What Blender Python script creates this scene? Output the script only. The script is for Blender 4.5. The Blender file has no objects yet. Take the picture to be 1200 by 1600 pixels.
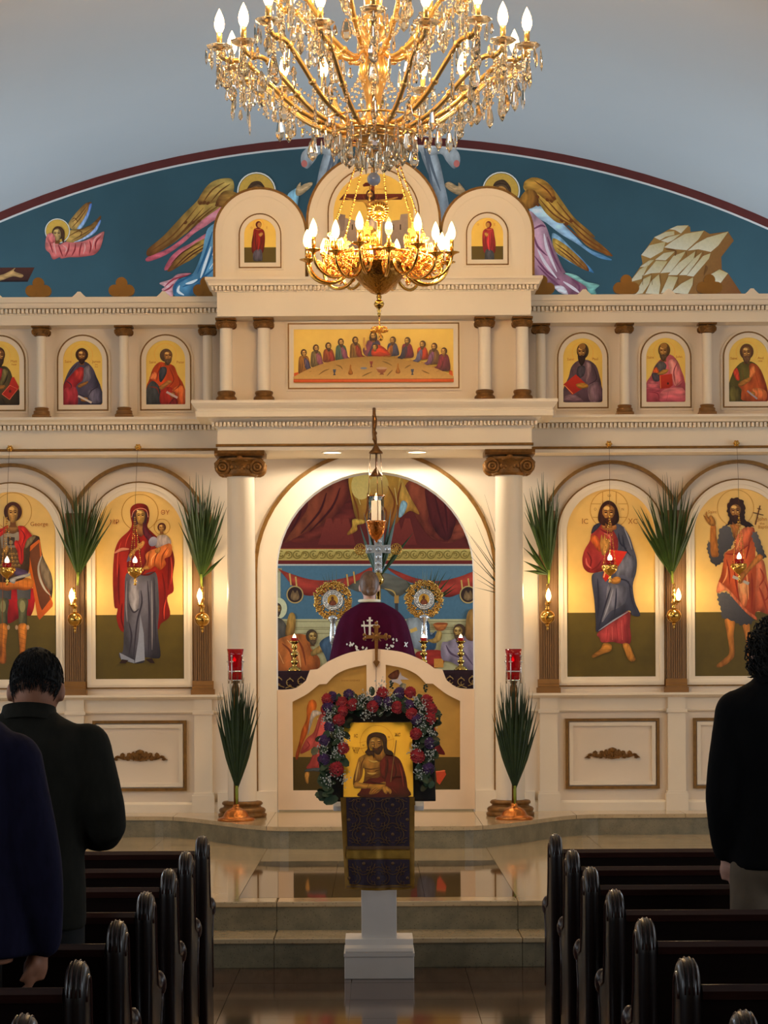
import bpy, bmesh, math, random
from mathutils import Vector, Matrix, Quaternion
from mathutils.geometry import tessellate_polygon, delaunay_2d_cdt
random.seed(7)
PI = math.pi
scene = bpy.context.scene
COL = scene.collection

# ---------------------------------------------------------------- camera
F = 3560.0            # focal length in pixels of the 1200x1600 frame
EYE = 1.65
VX, VY = 584.0, 1037.0
cam_d = bpy.data.cameras.new('camera')
cam = bpy.data.objects.new('camera', cam_d)
COL.objects.link(cam)
cam.location = (0, 0, EYE)
ROLL = math.radians(0.28)      # the photograph is very slightly tilted
cam.rotation_euler = (Matrix.Rotation(PI/2, 3, 'X') @ Matrix.Rotation(-ROLL, 3, 'Z')).to_euler()
cam_d.sensor_width = 36.0
cam_d.lens = F/1600*36.0
cam_d.shift_x = (600-VX)/1600
cam_d.shift_y = (VY-800)/1600
cam_d.clip_end = 200
scene.camera = cam

# ---------------------------------------------------------------- view and world
vs = scene.view_settings
vs.view_transform = 'Standard'
vs.look = 'None'
vs.exposure = 0.0
vs.gamma = 1.0
vs.use_curve_mapping = False
world = bpy.data.worlds.new('world')
scene.world = world
world.use_nodes = True
bg = world.node_tree.nodes['Background']
bg.inputs[0].default_value = (0.55, 0.72, 1.0, 1)
bg.inputs[1].default_value = 0.5

def area_light(name, loc, target, sx, sy, power, color):
    ld = bpy.data.lights.new(name, 'AREA')
    ld.shape = 'RECTANGLE'; ld.size = sx; ld.size_y = sy
    ld.energy = power; ld.color = color
    o = bpy.data.objects.new(name, ld); COL.objects.link(o)
    o.location = loc
    o.rotation_euler = (Vector(target)-Vector(loc)).to_track_quat('-Z', 'Y').to_euler()
    return o

# fill lamps added at unseen nave windows; window daylight behind the icon screen
DAY = (0.66, 0.82, 1.0)
for s in (-1, 1):
    for yw in (2.5, 6.5, 10.5, 14.2):
        area_light('nave_fill_light', (s*6.4, yw, 2.55), (0, yw+4.0, 2.2), 1.9, 1.8, 46 if yw < 8 else 31, (0.84, 0.93, 1.0))
    area_light('sanctuary_window_light', (s*6.42, 20.7, 2.55), (0, 21.0, 3.7), 1.5, 1.8, 235, DAY)

def point_light(name, loc, power, color, radius=0.03):
    ld = bpy.data.lights.new(name, 'POINT')
    ld.energy = power; ld.color = color; ld.shadow_soft_size = radius
    o = bpy.data.objects.new(name, ld); COL.objects.link(o)
    o.location = loc
    return o

# ---------------------------------------------------------------- helpers
def unroll(x, y):
    dx, dy = x-VX, y-VY
    return (dx*math.cos(ROLL)-dy*math.sin(ROLL), dx*math.sin(ROLL)+dy*math.cos(ROLL))
def px(x, y, Y):
    u, v = unroll(x, y)
    return Vector((u*Y/F, Y, EYE-v*Y/F))
def X_(x, Y): return (x-VX)*Y/F
def Z_(y, Y): return EYE-(y-VY)*Y/F

def s2l(c):
    return tuple(((v/255)/12.92 if v/255 <= 0.04045 else (((v/255)+0.055)/1.055)**2.4) for v in c)

MATS = {}
def mat(name, rgb, rough=0.5, metal=0.0, spec=0.5, var=0.0, vscale=8.0, bump=0.0, bscale=60.0,
        emit=None, estr=0.0, trans=0.0, ior=1.45, coat=0.0, stretch=None, sheen=0.0):
    if name in MATS: return MATS[name]
    m = bpy.data.materials.new(name); m.use_nodes = True
    nt = m.node_tree; b = nt.nodes['Principled BSDF']
    lin = s2l(rgb)
    b.inputs['Base Color'].default_value = (*lin, 1)
    b.inputs['Roughness'].default_value = rough
    b.inputs['Metallic'].default_value = metal
    b.inputs['Specular IOR Level'].default_value = spec
    b.inputs['Transmission Weight'].default_value = trans
    b.inputs['IOR'].default_value = ior
    b.inputs['Coat Weight'].default_value = coat
    if sheen: b.inputs['Sheen Weight'].default_value = sheen
    if emit:
        b.inputs['Emission Color'].default_value = (*s2l(emit), 1)
        b.inputs['Emission Strength'].default_value = estr
    if var or bump:
        tc = nt.nodes.new('ShaderNodeTexCoord'); mp = nt.nodes.new('ShaderNodeMapping')
        if stretch: mp.inputs['Scale'].default_value = stretch
        nt.links.new(tc.outputs['Object'], mp.inputs[0])
    if var:
        n = nt.nodes.new('ShaderNodeTexNoise'); n.inputs['Scale'].default_value = vscale
        n.inputs['Detail'].default_value = 5
        nt.links.new(mp.outputs[0], n.inputs['Vector'])
        r = nt.nodes.new('ShaderNodeValToRGB')
        r.color_ramp.elements[0].position = 0.3; r.color_ramp.elements[1].position = 0.7
        r.color_ramp.elements[0].color = (*[max(0, v*(1-var)) for v in lin], 1)
        r.color_ramp.elements[1].color = (*[min(1, v*(1+var)) for v in lin], 1)
        nt.links.new(n.outputs[0], r.inputs[0]); nt.links.new(r.outputs[0], b.inputs['Base Color'])
    if bump:
        n2 = nt.nodes.new('ShaderNodeTexNoise'); n2.inputs['Scale'].default_value = bscale
        n2.inputs['Detail'].default_value = 3
        nt.links.new(mp.outputs[0], n2.inputs['Vector'])
        bp = nt.nodes.new('ShaderNodeBump'); bp.inputs['Strength'].default_value = bump
        bp.inputs['Distance'].default_value = 0.01
        nt.links.new(n2.outputs[0], bp.inputs['Height']); nt.links.new(bp.outputs[0], b.inputs['Normal'])
    MATS[name] = m
    return m

# the paint of icons and murals: brush colour stored per corner, with a faint brush grain
def paint_material(name, rough, metal=0.0):
    m = bpy.data.materials.new(name); m.use_nodes = True
    nt = m.node_tree; b = nt.nodes['Principled BSDF']
    at = nt.nodes.new('ShaderNodeVertexColor'); at.layer_name = 'Col'
    tc = nt.nodes.new('ShaderNodeTexCoord')
    n = nt.nodes.new('ShaderNodeTexNoise'); n.inputs['Scale'].default_value = 45; n.inputs['Detail'].default_value = 4
    nt.links.new(tc.outputs['Object'], n.inputs['Vector'])
    mr = nt.nodes.new('ShaderNodeMapRange'); mr.inputs[3].default_value = 0.86; mr.inputs[4].default_value = 1.14
    nt.links.new(n.outputs[0], mr.inputs[0])
    mx = nt.nodes.new('ShaderNodeVectorMath'); mx.operation = 'SCALE'
    nt.links.new(at.outputs[0], mx.inputs[0]); nt.links.new(mr.outputs[0], mx.inputs['Scale'])
    nt.links.new(mx.outputs[0], b.inputs['Base Color'])
    b.inputs['Roughness'].default_value = rough; b.inputs['Metallic'].default_value = metal
    b.inputs['Specular IOR Level'].default_value = 0.3
    MATS[name] = m
    return m

M_WHITE = mat('cream_paint', (238, 223, 200), 0.45, var=0.03, vscale=2.0, bump=0.02)
M_WALLW = mat('warm_white_plaster', (233, 216, 194), 0.6, var=0.03, vscale=1.5, bump=0.03)
M_GILT = mat('antique_gilt', (134, 96, 44), 0.42, metal=0.35, var=0.2, vscale=30)
M_GILTC = mat('carved_gilt', (124, 84, 36), 0.4, metal=0.45, var=0.3, vscale=25, bump=0.3, bscale=120)
M_PILAST = mat('brown_pilaster', (132, 98, 62), 0.5, var=0.12, vscale=6, stretch=(8, 8, 0.6))
M_BRASS = mat('polished_brass', (212, 166, 84), 0.16, metal=1.0)
M_BRASS2 = mat('rich_gold_brass', (236, 176, 84), 0.22, metal=1.0, bump=0.2, bscale=90)
M_COPPER = mat('copper_brass', (196, 122, 62), 0.18, metal=1.0, var=0.2, vscale=20, bump=0.4, bscale=70)
M_BRONZE = mat('aged_bronze', (120, 84, 48), 0.3, metal=0.9, var=0.2, vscale=30)
M_SILVER = mat('polished_silver', (214, 214, 216), 0.2, metal=1.0, bump=0.35, bscale=150)
M_GOLDLEAF = mat('gold_leaf_ground', (252, 210, 100), 0.42, metal=0.04, var=0.07, vscale=7)
M_PAINT = paint_material('icon_paint', 0.42)
M_FRESCO = paint_material('fresco_paint', 0.7)
M_WOOD = mat('dark_pew_wood', (24, 13, 11), 0.33, var=0.35, vscale=6, stretch=(1, 12, 12), coat=0.15)
M_WOODLIT = mat('pew_highlight_wood', (52, 27, 22), 0.28, var=0.25, vscale=6, stretch=(1, 12, 12), coat=0.15)  # lighter, redder wood: highlight on rails and arms put into the colour
M_CANDLE = mat('ivory_candle_sleeve', (238, 222, 190), 0.5)
M_BULB = mat('lit_flame_bulb', (255, 225, 170), 0.3, emit=(255, 196, 120), estr=26.0)
M_FLAME = mat('candle_flame', (255, 220, 150), 0.4, emit=(255, 200, 130), estr=14.0)
M_REDGLASS = mat('ruby_glass', (150, 10, 20), 0.08, trans=0.55, emit=(200, 8, 20), estr=0.10)
M_GLASS = mat('clear_glass', (255, 252, 245), 0.01, trans=1.0, ior=1.03)
M_CRYSTAL = mat('cut_crystal', (255, 250, 238), 0.015, trans=0.96, ior=1.52, spec=0.9)
M_PALM = mat('palm_green', (46, 64, 18), 0.45, var=0.3, vscale=12)
M_PALMD = mat('palm_dark_green', (34, 50, 18), 0.45, var=0.3, vscale=12)
M_PALMST = mat('palm_stem', (128, 140, 44), 0.5, var=0.2)

class B:
    """collects geometry of one mesh, world coordinates"""
    def __init__(s): s.v = []; s.f = []; s.c = {}; s.sm = set()
    def add(s, vs, fs, smooth=False, cols=None):
        o = len(s.v); s.v += [tuple(v) for v in vs]
        for i, f in enumerate(fs):
            if smooth: s.sm.add(len(s.f))
            if cols: s.c[len(s.f)] = [cols[k] for k in f]
            s.f.append(tuple(o+k for k in f))
        return s
    def box(s, x0, x1, y0, y1, z0, z1):
        if x0 > x1: x0, x1 = x1, x0
        if z0 > z1: z0, z1 = z1, z0
        if y0 > y1: y0, y1 = y1, y0
        v = [(x0,y0,z0),(x1,y0,z0),(x1,y1,z0),(x0,y1,z0),(x0,y0,z1),(x1,y0,z1),(x1,y1,z1),(x0,y1,z1)]
        return s.add(v, [(0,3,2,1),(4,5,6,7),(0,1,5,4),(1,2,6,5),(2,3,7,6),(3,0,4,7)])
    def lathe(s, prof, cx=0, cy=0, n=24, smooth=True, flute=0.0, sx=1.0):
        """prof: list of (r, z), bottom to top"""
        vs = []; fs = []
        for r, z in prof:
            for k in range(n):
                a = 2*PI*k/n
                rr = r*(1-flute) if (flute and k % 2) else r
                vs.append((cx+rr*math.cos(a)*sx, cy+rr*math.sin(a), z))
        m = len(prof)
        for i in range(m-1):
            for k in range(n):
                k2 = (k+1) % n
                fs.append((i*n+k, i*n+k2, (i+1)*n+k2, (i+1)*n+k))
        if prof[0][0] > 1e-5: fs.append(tuple(reversed(range(n))))
        if prof[-1][0] > 1e-5: fs.append(tuple(range((m-1)*n, m*n)))
        return s.add(vs, fs, smooth)
    def tube(s, pts, r, n=8, smooth=True, caps=True):
        pts = [Vector(p) for p in pts]
        rs = r if isinstance(r, (list, tuple)) else [r]*len(pts)
        vs = []; fs = []
        t0 = (pts[1]-pts[0]).normalized()
        up = Vector((0,0,1)) if abs(t0.z) < 0.9 else Vector((1,0,0))
        nrm = (up - t0*up.dot(t0)).normalized()
        prev = t0
        for i, p in enumerate(pts):
            if i == 0: t = t0
            elif i == len(pts)-1: t = (pts[i]-pts[i-1]).normalized()
            else: t = (pts[i+1]-pts[i-1]).normalized()
            q = prev.rotation_difference(t); nrm = q @ nrm; prev = t
            nrm = (nrm - t*nrm.dot(t)).normalized(); bn = t.cross(nrm)
            for k in range(n):
                a = 2*PI*k/n
                vs.append(p + (nrm*math.cos(a)+bn*math.sin(a))*rs[i])
        m = len(pts)
        for i in range(m-1):
            for k in range(n):
                k2 = (k+1) % n
                fs.append((i*n+k, i*n+k2, (i+1)*n+k2, (i+1)*n+k))
        if caps:
            fs.append(tuple(reversed(range(n)))); fs.append(tuple(range((m-1)*n, m*n)))
        return s.add(vs, fs, smooth)
    def prism(s, poly, y0, y1, smooth=False):
        """poly in XZ extruded along Y (y0 nearer the camera)"""
        n = len(poly)
        a2 = sum(poly[i][0]*poly[(i+1)%n][1]-poly[(i+1)%n][0]*poly[i][1] for i in range(n))
        if a2 < 0: poly = poly[::-1]
        tris = tessellate_polygon([[Vector((p[0], p[1], 0)) for p in poly]])
        vs = [(p[0], y0, p[1]) for p in poly]+[(p[0], y1, p[1]) for p in poly]
        s.add(vs, [])
        o = len(s.v)-2*n
        for t in tris:
            a, b, c = t
            ar = (poly[b][0]-poly[a][0])*(poly[c][1]-poly[a][1])-(poly[c][0]-poly[a][0])*(poly[b][1]-poly[a][1])
            if ar < 0: b, c = c, b
            s.f.append((o+a, o+b, o+c)); s.f.append((o+n+a, o+n+c, o+n+b))
        for i in range(n):
            j = (i+1) % n
            if smooth: s.sm.add(len(s.f))
            s.f.append((o+j, o+i, o+n+i, o+n+j))
        return s
    def band(s, outer, inner, y0, y1, closed=False, smooth=False):
        """strip between two XZ polylines of equal length, extruded along Y"""
        n = len(outer)
        vs = []
        for p, q in zip(outer, inner):
            vs += [(p[0],y0,p[1]), (q[0],y0,q[1]), (p[0],y1,p[1]), (q[0],y1,q[1])]
        fs = []
        for i in range(n if closed else n-1):
            a = i*4; b = ((i+1) % n)*4
            fs += [(a, a+1, b+1, b), (a+2, b+2, b+3, a+3), (a, b, b+2, a+2), (a+1, a+3, b+3, b+1)]
        if not closed:
            e = (n-1)*4
            fs += [(0, 2, 3, 1), (e, e+1, e+3, e+2)]
        return s.add(vs, fs, smooth)
    def ball(s, c, r, nu=12, nv=8, sc=(1,1,1)):
        vs = [(c[0], c[1], c[2]-r*sc[2])]; fs = []
        for j in range(1, nv):
            t = -PI/2+PI*j/nv
            for k in range(nu):
                a = 2*PI*k/nu
                vs.append((c[0]+r*sc[0]*math.cos(t)*math.cos(a), c[1]+r*sc[1]*math.cos(t)*math.sin(a), c[2]+r*sc[2]*math.sin(t)))
        vs.append((c[0], c[1], c[2]+r*sc[2])); top = len(vs)-1
        for k in range(nu):
            k2 = (k+1) % nu
            fs.append((0, 1+k2, 1+k))
            for j in range(nv-2):
                fs.append((1+j*nu+k, 1+j*nu+k2, 1+(j+1)*nu+k2, 1+(j+1)*nu+k))
            fs.append((1+(nv-2)*nu+k, 1+(nv-2)*nu+k2, top))
        return s.add(vs, fs, True)
    def torus(s, c, R, r, axis='z', nu=20, nv=8, a0=0, a1=2*PI):
        full = abs(a1-a0-2*PI) < 1e-4
        m = nu if full else nu+1
        vs = []; fs = []
        for i in range(m):
            a = a0+(a1-a0)*i/nu
            for k in range(nv):
                t = 2*PI*k/nv
                u = (R+r*math.cos(t))*math.cos(a); w = (R+r*math.cos(t))*math.sin(a); h = r*math.sin(t)
                if axis == 'z': p = (c[0]+u, c[1]+w, c[2]+h)
                elif axis == 'y': p = (c[0]+u, c[1]+h, c[2]+w)
                else: p = (c[0]+h, c[1]+u, c[2]+w)
                vs.append(p)
        for i in range(nu):
            i2 = (i+1) % m
            for k in range(nv):
                k2 = (k+1) % nv
                fs.append((i*nv+k, i2*nv+k, i2*nv+k2, i*nv+k2))
        return s.add(vs, fs, True)
    def extr_x(s, prof, x0, x1):
        """profile of (y, z) points swept along X"""
        n = len(prof)
        a2 = sum(prof[i][0]*prof[(i+1)%n][1]-prof[(i+1)%n][0]*prof[i][1] for i in range(n))
        if a2 < 0: prof = prof[::-1]
        vs = [(x0, p[0], p[1]) for p in prof]+[(x1, p[0], p[1]) for p in prof]
        fs = [(i, n+i, n+(i+1)%n, (i+1)%n) for i in range(n)]
        s.add(vs, [f[::-1] for f in fs])
        o = len(s.v)-2*n
        for a, b, c in tessellate_polygon([[Vector((p[0], p[1], 0)) for p in prof]]):
            ar = (prof[b][0]-prof[a][0])*(prof[c][1]-prof[a][1])-(prof[c][0]-prof[a][0])*(prof[b][1]-prof[a][1])
            if ar < 0: b, c = c, b
            s.f.append((o+n+a, o+n+b, o+n+c)); s.f.append((o+a, o+c, o+b))
        return s
    def build(s, name, material, parent=None):
        off = Vector((0,0,0))
        me = bpy.data.meshes.new(name)
        if parent is not None: off = ORIGIN.get(parent.name, Vector((0,0,0)))
        me.from_pydata([(v[0]-off[0], v[1]-off[1], v[2]-off[2]) for v in s.v], [], s.f)
        for i in s.sm: me.polygons[i].use_smooth = True
        if s.c:
            at = me.color_attributes.new('Col', 'FLOAT_COLOR', 'CORNER')
            for p in me.polygons:
                cs = s.c.get(p.index)
                for li, k in enumerate(p.loop_indices):
                    at.data[k].color = (*cs[li], 1) if cs else (1,1,1,1)
        me.update()
        o = bpy.data.objects.new(name, me); COL.objects.link(o)
        if material: me.materials.append(material)
        if parent is not None:
            o.parent = parent; ORIGIN[o.name] = off
        return o

ORIGIN = {}
def fix_normals(o):
    bm = bmesh.new(); bm.from_mesh(o.data)
    bmesh.ops.recalc_face_normals(bm, faces=bm.faces); bm.to_mesh(o.data); bm.free()
    return o
def bevel(o, w, seg=2):
    m = o.modifiers.new('bevel', 'BEVEL'); m.width = w; m.segments = seg; m.limit_method = 'ANGLE'
    return o

def thing(name, label, cat, loc=(0,0,0), group=None):
    o = bpy.data.objects.new(name, None); COL.objects.link(o)
    o.empty_display_size = 0.1
    o.location = loc; ORIGIN[o.name] = Vector(loc)
    o['label'] = label; o['category'] = cat
    if group: o['group'] = group
    return o
def tag(o, label, cat, group=None):
    o['label'] = label; o['category'] = cat
    if group: o['group'] = group
    return o
def struct(o, label=None, cat='structure'):
    o['kind'] = 'structure'
    if label: o['label'] = label; o['category'] = cat
    return o
def copy_tree(src, parent=None):
    c = src.copy(); COL.objects.link(c)
    if parent is not None: c.parent = parent
    for ch in list(src.children): copy_tree(ch, c)
    return c

def spline(pts, closed=True, n=5):
    """Catmull-Rom through the points"""
    out = []; m = len(pts)
    rng = range(m) if closed else range(m-1)
    for i in rng:
        if closed: p0, p1, p2, p3 = pts[i-1], pts[i], pts[(i+1) % m], pts[(i+2) % m]
        else: p0, p1, p2, p3 = pts[max(i-1, 0)], pts[i], pts[i+1], pts[min(i+2, m-1)]
        for k in range(n):
            t = k/n
            out.append(tuple(0.5*((2*p1[d])+(-p0[d]+p2[d])*t+(2*p0[d]-5*p1[d]+4*p2[d]-p3[d])*t*t
                                  + (-p0[d]+3*p1[d]-3*p2[d]+p3[d])*t**3) for d in range(len(p1))))
    if not closed: out.append(tuple(pts[-1]))
    return out

class Art:
    """flat painting on a wall or panel: every brush patch is a thin polygon laid over the ground.
    ox, oy, sc convert sketch units to the photograph's pixels, Y is the true distance of the wall"""
    def __init__(s, Y, ox=0, oy=0, sc=1.0, step=0.00015, gain=1.42):
        s.Y = Y; s.ox = ox; s.oy = oy; s.sc = sc; s.k = 0; s.step = step; s.b = B(); s.gain = gain; s.minarea = 14.0
    def P(s, p):
        u = px(s.ox+p[0]/s.sc, s.oy+p[1]/s.sc, s.Y); return (u.x, u.z)
    def fill(s, pts, c, c2=None, d=(0, 1), sm=True, n=4, model=True):
        smooth = sm and len(pts) > 3
        if smooth: pts = spline(pts, True, n)
        s.k += 1; y = s.Y-0.0008-s.k*s.step
        c = tuple(min(1, v*s.gain) for v in s2l(c))
        c2 = tuple(min(1, v*s.gain) for v in s2l(c2)) if c2 is not None else None
        pr = [p[0]*d[0]+p[1]*d[1] for p in pts]; lo, hi = min(pr), max(pr); hi = hi if hi > lo else lo+1
        def grad(p):
            if c2 is None: return c
            t = min(1, max(0, (p[0]*d[0]+p[1]*d[1]-lo)/(hi-lo))); return tuple(c[i]+(c2[i]-c[i])*t for i in range(3))
        ar2 = abs(sum(pts[i][0]*pts[(i+1) % len(pts)][1]-pts[(i+1) % len(pts)][0]*pts[i][1] for i in range(len(pts))))/2
        if smooth and model and ar2/s.sc**2 > s.minarea:
            return s.modelled(pts, grad, ar2, y)
        q = [s.P(p) for p in pts]; cols = [grad(p) for p in pts]
        tr = tessellate_polygon([[Vector((u[0], u[1], 0)) for u in q]])
        fs = []
        for a, b_, e in tr:
            ar = (q[b_][0]-q[a][0])*(q[e][1]-q[a][1])-(q[e][0]-q[a][0])*(q[b_][1]-q[a][1])
            fs.append((a, b_, e) if ar > 0 else (a, e, b_))
        s.b.add([(u[0], y, u[1]) for u in q], fs, False, cols)
        return s
    def modelled(s, pts, grad, area, y):
        """brush patch shaded as icon painters do: dark contour, light middle, soft folds"""
        x0, x1 = min(p[0] for p in pts), max(p[0] for p in pts); y0, y1 = min(p[1] for p in pts), max(p[1] for p in pts)
        m = len(pts); g = math.sqrt(area)/13.0
        def edge_dist(p):
            best = 1e9; inside = False
            for i in range(m):
                ax, ay = pts[i]; bx, by = pts[(i+1) % m]
                if (ay > p[1]) != (by > p[1]) and p[0] < (bx-ax)*(p[1]-ay)/(by-ay)+ax: inside = not inside
                dx, dy = bx-ax, by-ay; l2 = dx*dx+dy*dy or 1e-9
                t = max(0, min(1, ((p[0]-ax)*dx+(p[1]-ay)*dy)/l2)); qx, qy = ax+dx*t-p[0], ay+dy*t-p[1]
                best = min(best, qx*qx+qy*qy)
            return math.sqrt(best), inside
        ins = []
        ny = int((y1-y0)/g)+1; nx = int((x1-x0)/g)+1
        for j in range(ny+1):
            for i in range(nx+1):
                p = (x0+(i+(0.5 if j % 2 else 0))*g, y0+j*g); dd, inside = edge_dist(p)
                if inside and dd > g*0.3: ins.append((p, dd))
        vs = [Vector(p) for p in pts]+[Vector(p) for p, _ in ins]
        out = delaunay_2d_cdt(vs, [], [list(range(m))], 1, 1e-5)
        dmax = max([dd for _, dd in ins] or [1])
        ph = (x0*0.37+y0*0.21) % 6.28; fr = 13.0/max(math.sqrt(area), 1)
        tall = (y1-y0) > (x1-x0)*0.8
        orig = out[3]
        co = [(v[0], v[1]) for v in out[0]]; cols = []
        for i, p in enumerate(co):
            o = orig[i][0] if orig[i] else -1
            if o >= m: e = min(1, ins[o-m][1]/(dmax*0.75))
            elif o >= 0: e = 0.0
            else: e = 0.0
            u = p[0] if tall else p[1]; w = p[1] if tall else p[0]
            f = 0.70+0.50*(e*e*(3-2*e))+0.17*math.sin(u*fr+1.3*math.sin(w*fr*0.45+ph)+ph)+0.12*math.sin(u*fr*2.3+0.9*math.sin(w*fr*0.7)+1.7*ph)
            cols.append(tuple(min(1, v*f) for v in grad(p)))
        q = [s.P(p) for p in co]; fs = []
        for face in out[2]:
            if len(face) < 3: continue
            a, b_, e = face[:3]
            ar = (q[b_][0]-q[a][0])*(q[e][1]-q[a][1])-(q[e][0]-q[a][0])*(q[b_][1]-q[a][1])
            fs.append(tuple(face) if ar > 0 else tuple(reversed(face)))
        s.b.add([(u[0], y, u[1]) for u in q], fs, False, cols)
        return s
    def stroke(s, pts, w, c, taper=True, c2=None, sm=True):
        if sm and len(pts) > 2: pts = spline(pts, False, 4)
        m = len(pts); L = []; R = []
        for i, p in enumerate(pts):
            a = pts[max(i-1, 0)]; b_ = pts[min(i+1, m-1)]
            dx, dy = b_[0]-a[0], b_[1]-a[1]; l = math.hypot(dx, dy) or 1
            t = i/(m-1)
            ww = w*0.5*((0.25+0.75*math.sin(PI*min(1, max(0, t)))) if taper else 1)
            L.append((p[0]-dy/l*ww, p[1]+dx/l*ww)); R.append((p[0]+dy/l*ww, p[1]-dx/l*ww))
        return s.fill(L+R[::-1], c, c2, sm=False)
    def ell(s, cx, cy, rx, ry, c, c2=None, d=(0, 1), rot=0, n=28):
        cr, sr = math.cos(rot), math.sin(rot)
        return s.fill([(cx+rx*math.cos(2*PI*k/n)*cr-ry*math.sin(2*PI*k/n)*sr,
                        cy+rx*math.cos(2*PI*k/n)*sr+ry*math.sin(2*PI*k/n)*cr) for k in range(n)], c, c2, d, sm=False)
    def ring(s, cx, cy, r, w, c, a0=0, a1=2*PI, n=40):
        o = [(cx+(r+w/2)*math.cos(a0+(a1-a0)*k/n), cy+(r+w/2)*math.sin(a0+(a1-a0)*k/n)) for k in range(n+1)]
        i = [(cx+(r-w/2)*math.cos(a0+(a1-a0)*k/n), cy+(r-w/2)*math.sin(a0+(a1-a0)*k/n)) for k in range(n+1)]
        s.k += 1; y = s.Y-0.0008-s.k*s.step; col = tuple(min(1, v*s.gain) for v in s2l(c))
        vs = [(*s.P(p),) for p in o]+[(*s.P(p),) for p in i]
        s.b.add([(v[0], y, v[1]) for v in vs], [(k+n+1, k+1+n+1, k+1, k) for k in range(n)], False, [col]*len(vs))
        return s
    def rect(s, x0, y0, x1, y1, c, c2=None, d=(0, 1)):
        return s.fill([(x0,y0),(x1,y0),(x1,y1),(x0,y1)], c, c2, d, sm=False)
    def build(s, name, parent, material=None): return s.b.build(name, material or M_PAINT, parent)

def text(body, x, y, Y, h, rgb, name, parent, rot=0):
    """painted inscription, cap height h pixels, centred at pixel x, y"""
    cu = bpy.data.curves.new(name, 'FONT'); cu.body = body; cu.align_x = 'CENTER'; cu.align_y = 'CENTER'
    cu.size = h*Y/F*1.4; cu.resolution_u = 2; cu.extrude = 0.0004
    t = bpy.data.objects.new(name, cu); COL.objects.link(t)
    dg = bpy.context.evaluated_depsgraph_get()
    me = bpy.data.meshes.new_from_object(t.evaluated_get(dg))
    bpy.data.objects.remove(t); bpy.data.curves.remove(cu)
    p = px(x, y, Y-0.02)
    mm = Matrix.Translation(p) @ Matrix.Rotation(PI/2, 4, 'X') @ Matrix.Rotation(rot, 4, 'Z')
    off = ORIGIN.get(parent.name, Vector((0,0,0)))
    me.transform(Matrix.Translation(-off) @ mm)
    me.materials.clear(); me.materials.append(mat('ink_%d_%d_%d' % rgb, rgb, 0.6))
    o = bpy.data.objects.new(name, me); COL.objects.link(o); o.parent = parent
    return o

def arch_pts(x0, x1, zspring, zbot, n=20, grow=0.0, ry=None):
    """XZ outline: bottom left, up, over the semicircle, down to bottom right"""
    cx = (x0+x1)/2; r = (x1-x0)/2+grow
    h = (ry+grow) if ry else r
    pts = [(cx-r, zbot)]
    for k in range(n+1):
        a = PI-PI*k/n
        pts.append((cx+r*math.cos(a), zspring+h*math.sin(a)))
    pts.append((cx+r, zbot))
    return pts
# ================================================================ the room
CX = 0.015
Y_BACK = 22.5
VR, VZ = 9.55, -2.69          # radius and centre height of the vault
HALFW = 6.5
def vault_z(x): return VZ+math.sqrt(VR*VR-x*x)
ZS = vault_z(HALFW)
Z1, Z2, Z3 = 0.16, 0.32, 0.48
Y_S1, Y_S2 = 12.37, 12.75

M_VAULT = mat('vault_plaster', (188, 190, 191), 0.75, var=0.02, vscale=0.7)
def stone(name, a, b, rough, scale=6.0, speck=(60, 56, 48)):
    m = bpy.data.materials.new(name); m.use_nodes = True
    nt = m.node_tree; p = nt.nodes['Principled BSDF']
    tc = nt.nodes.new('ShaderNodeTexCoord')
    n = nt.nodes.new('ShaderNodeTexNoise'); n.inputs['Scale'].default_value = scale; n.inputs['Detail'].default_value = 8
    n.inputs['Roughness'].default_value = 0.65
    v = nt.nodes.new('ShaderNodeTexVoronoi'); v.inputs['Scale'].default_value = scale*9
    nt.links.new(tc.outputs['Object'], n.inputs['Vector']); nt.links.new(tc.outputs['Object'], v.inputs['Vector'])
    r = nt.nodes.new('ShaderNodeValToRGB')
    r.color_ramp.elements[0].position = 0.32; r.color_ramp.elements[1].position = 0.68
    r.color_ramp.elements[0].color = (*s2l(a), 1); r.color_ramp.elements[1].color = (*s2l(b), 1)
    nt.links.new(n.outputs[0], r.inputs[0])
    lt = nt.nodes.new('ShaderNodeMath'); lt.operation = 'LESS_THAN'; lt.inputs[1].default_value = 0.2
    nt.links.new(v.outputs['Distance'], lt.inputs[0])
    sc = nt.nodes.new('ShaderNodeMath'); sc.operation = 'MULTIPLY'; sc.inputs[1].default_value = 0.5
    nt.links.new(lt.outputs[0], sc.inputs[0])
    mx = nt.nodes.new('ShaderNodeMix'); mx.data_type = 'RGBA'
    nt.links.new(sc.outputs[0], mx.inputs[0]); nt.links.new(r.outputs[0], mx.inputs[6])
    mx.inputs[7].default_value = (*s2l(speck), 1)
    nt.links.new(mx.outputs[2], p.inputs['Base Color'])
    p.inputs['Roughness'].default_value = rough
    p.inputs['Specular IOR Level'].default_value = 0.5
    MATS[name] = m
    return m
M_BROWNST = stone('polished_brown_granite', (56, 35, 27), (76, 50, 38), 0.09, 7, (40, 26, 22))
M_RISER = stone('grey_green_granite', (108, 102, 82), (142, 132, 106), 0.35, 7, (70, 64, 52))
M_TREAD = stone('pale_polished_marble', (178, 156, 120), (200, 178, 142), 0.10, 5, (140, 120, 92))
M_INLAY = stone('dark_polished_inlay', (78, 62, 44), (92, 74, 54), 0.04, 5, (84, 68, 50))
M_JOINT = mat('dark_joint', (70, 56, 42), 0.8)

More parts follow.
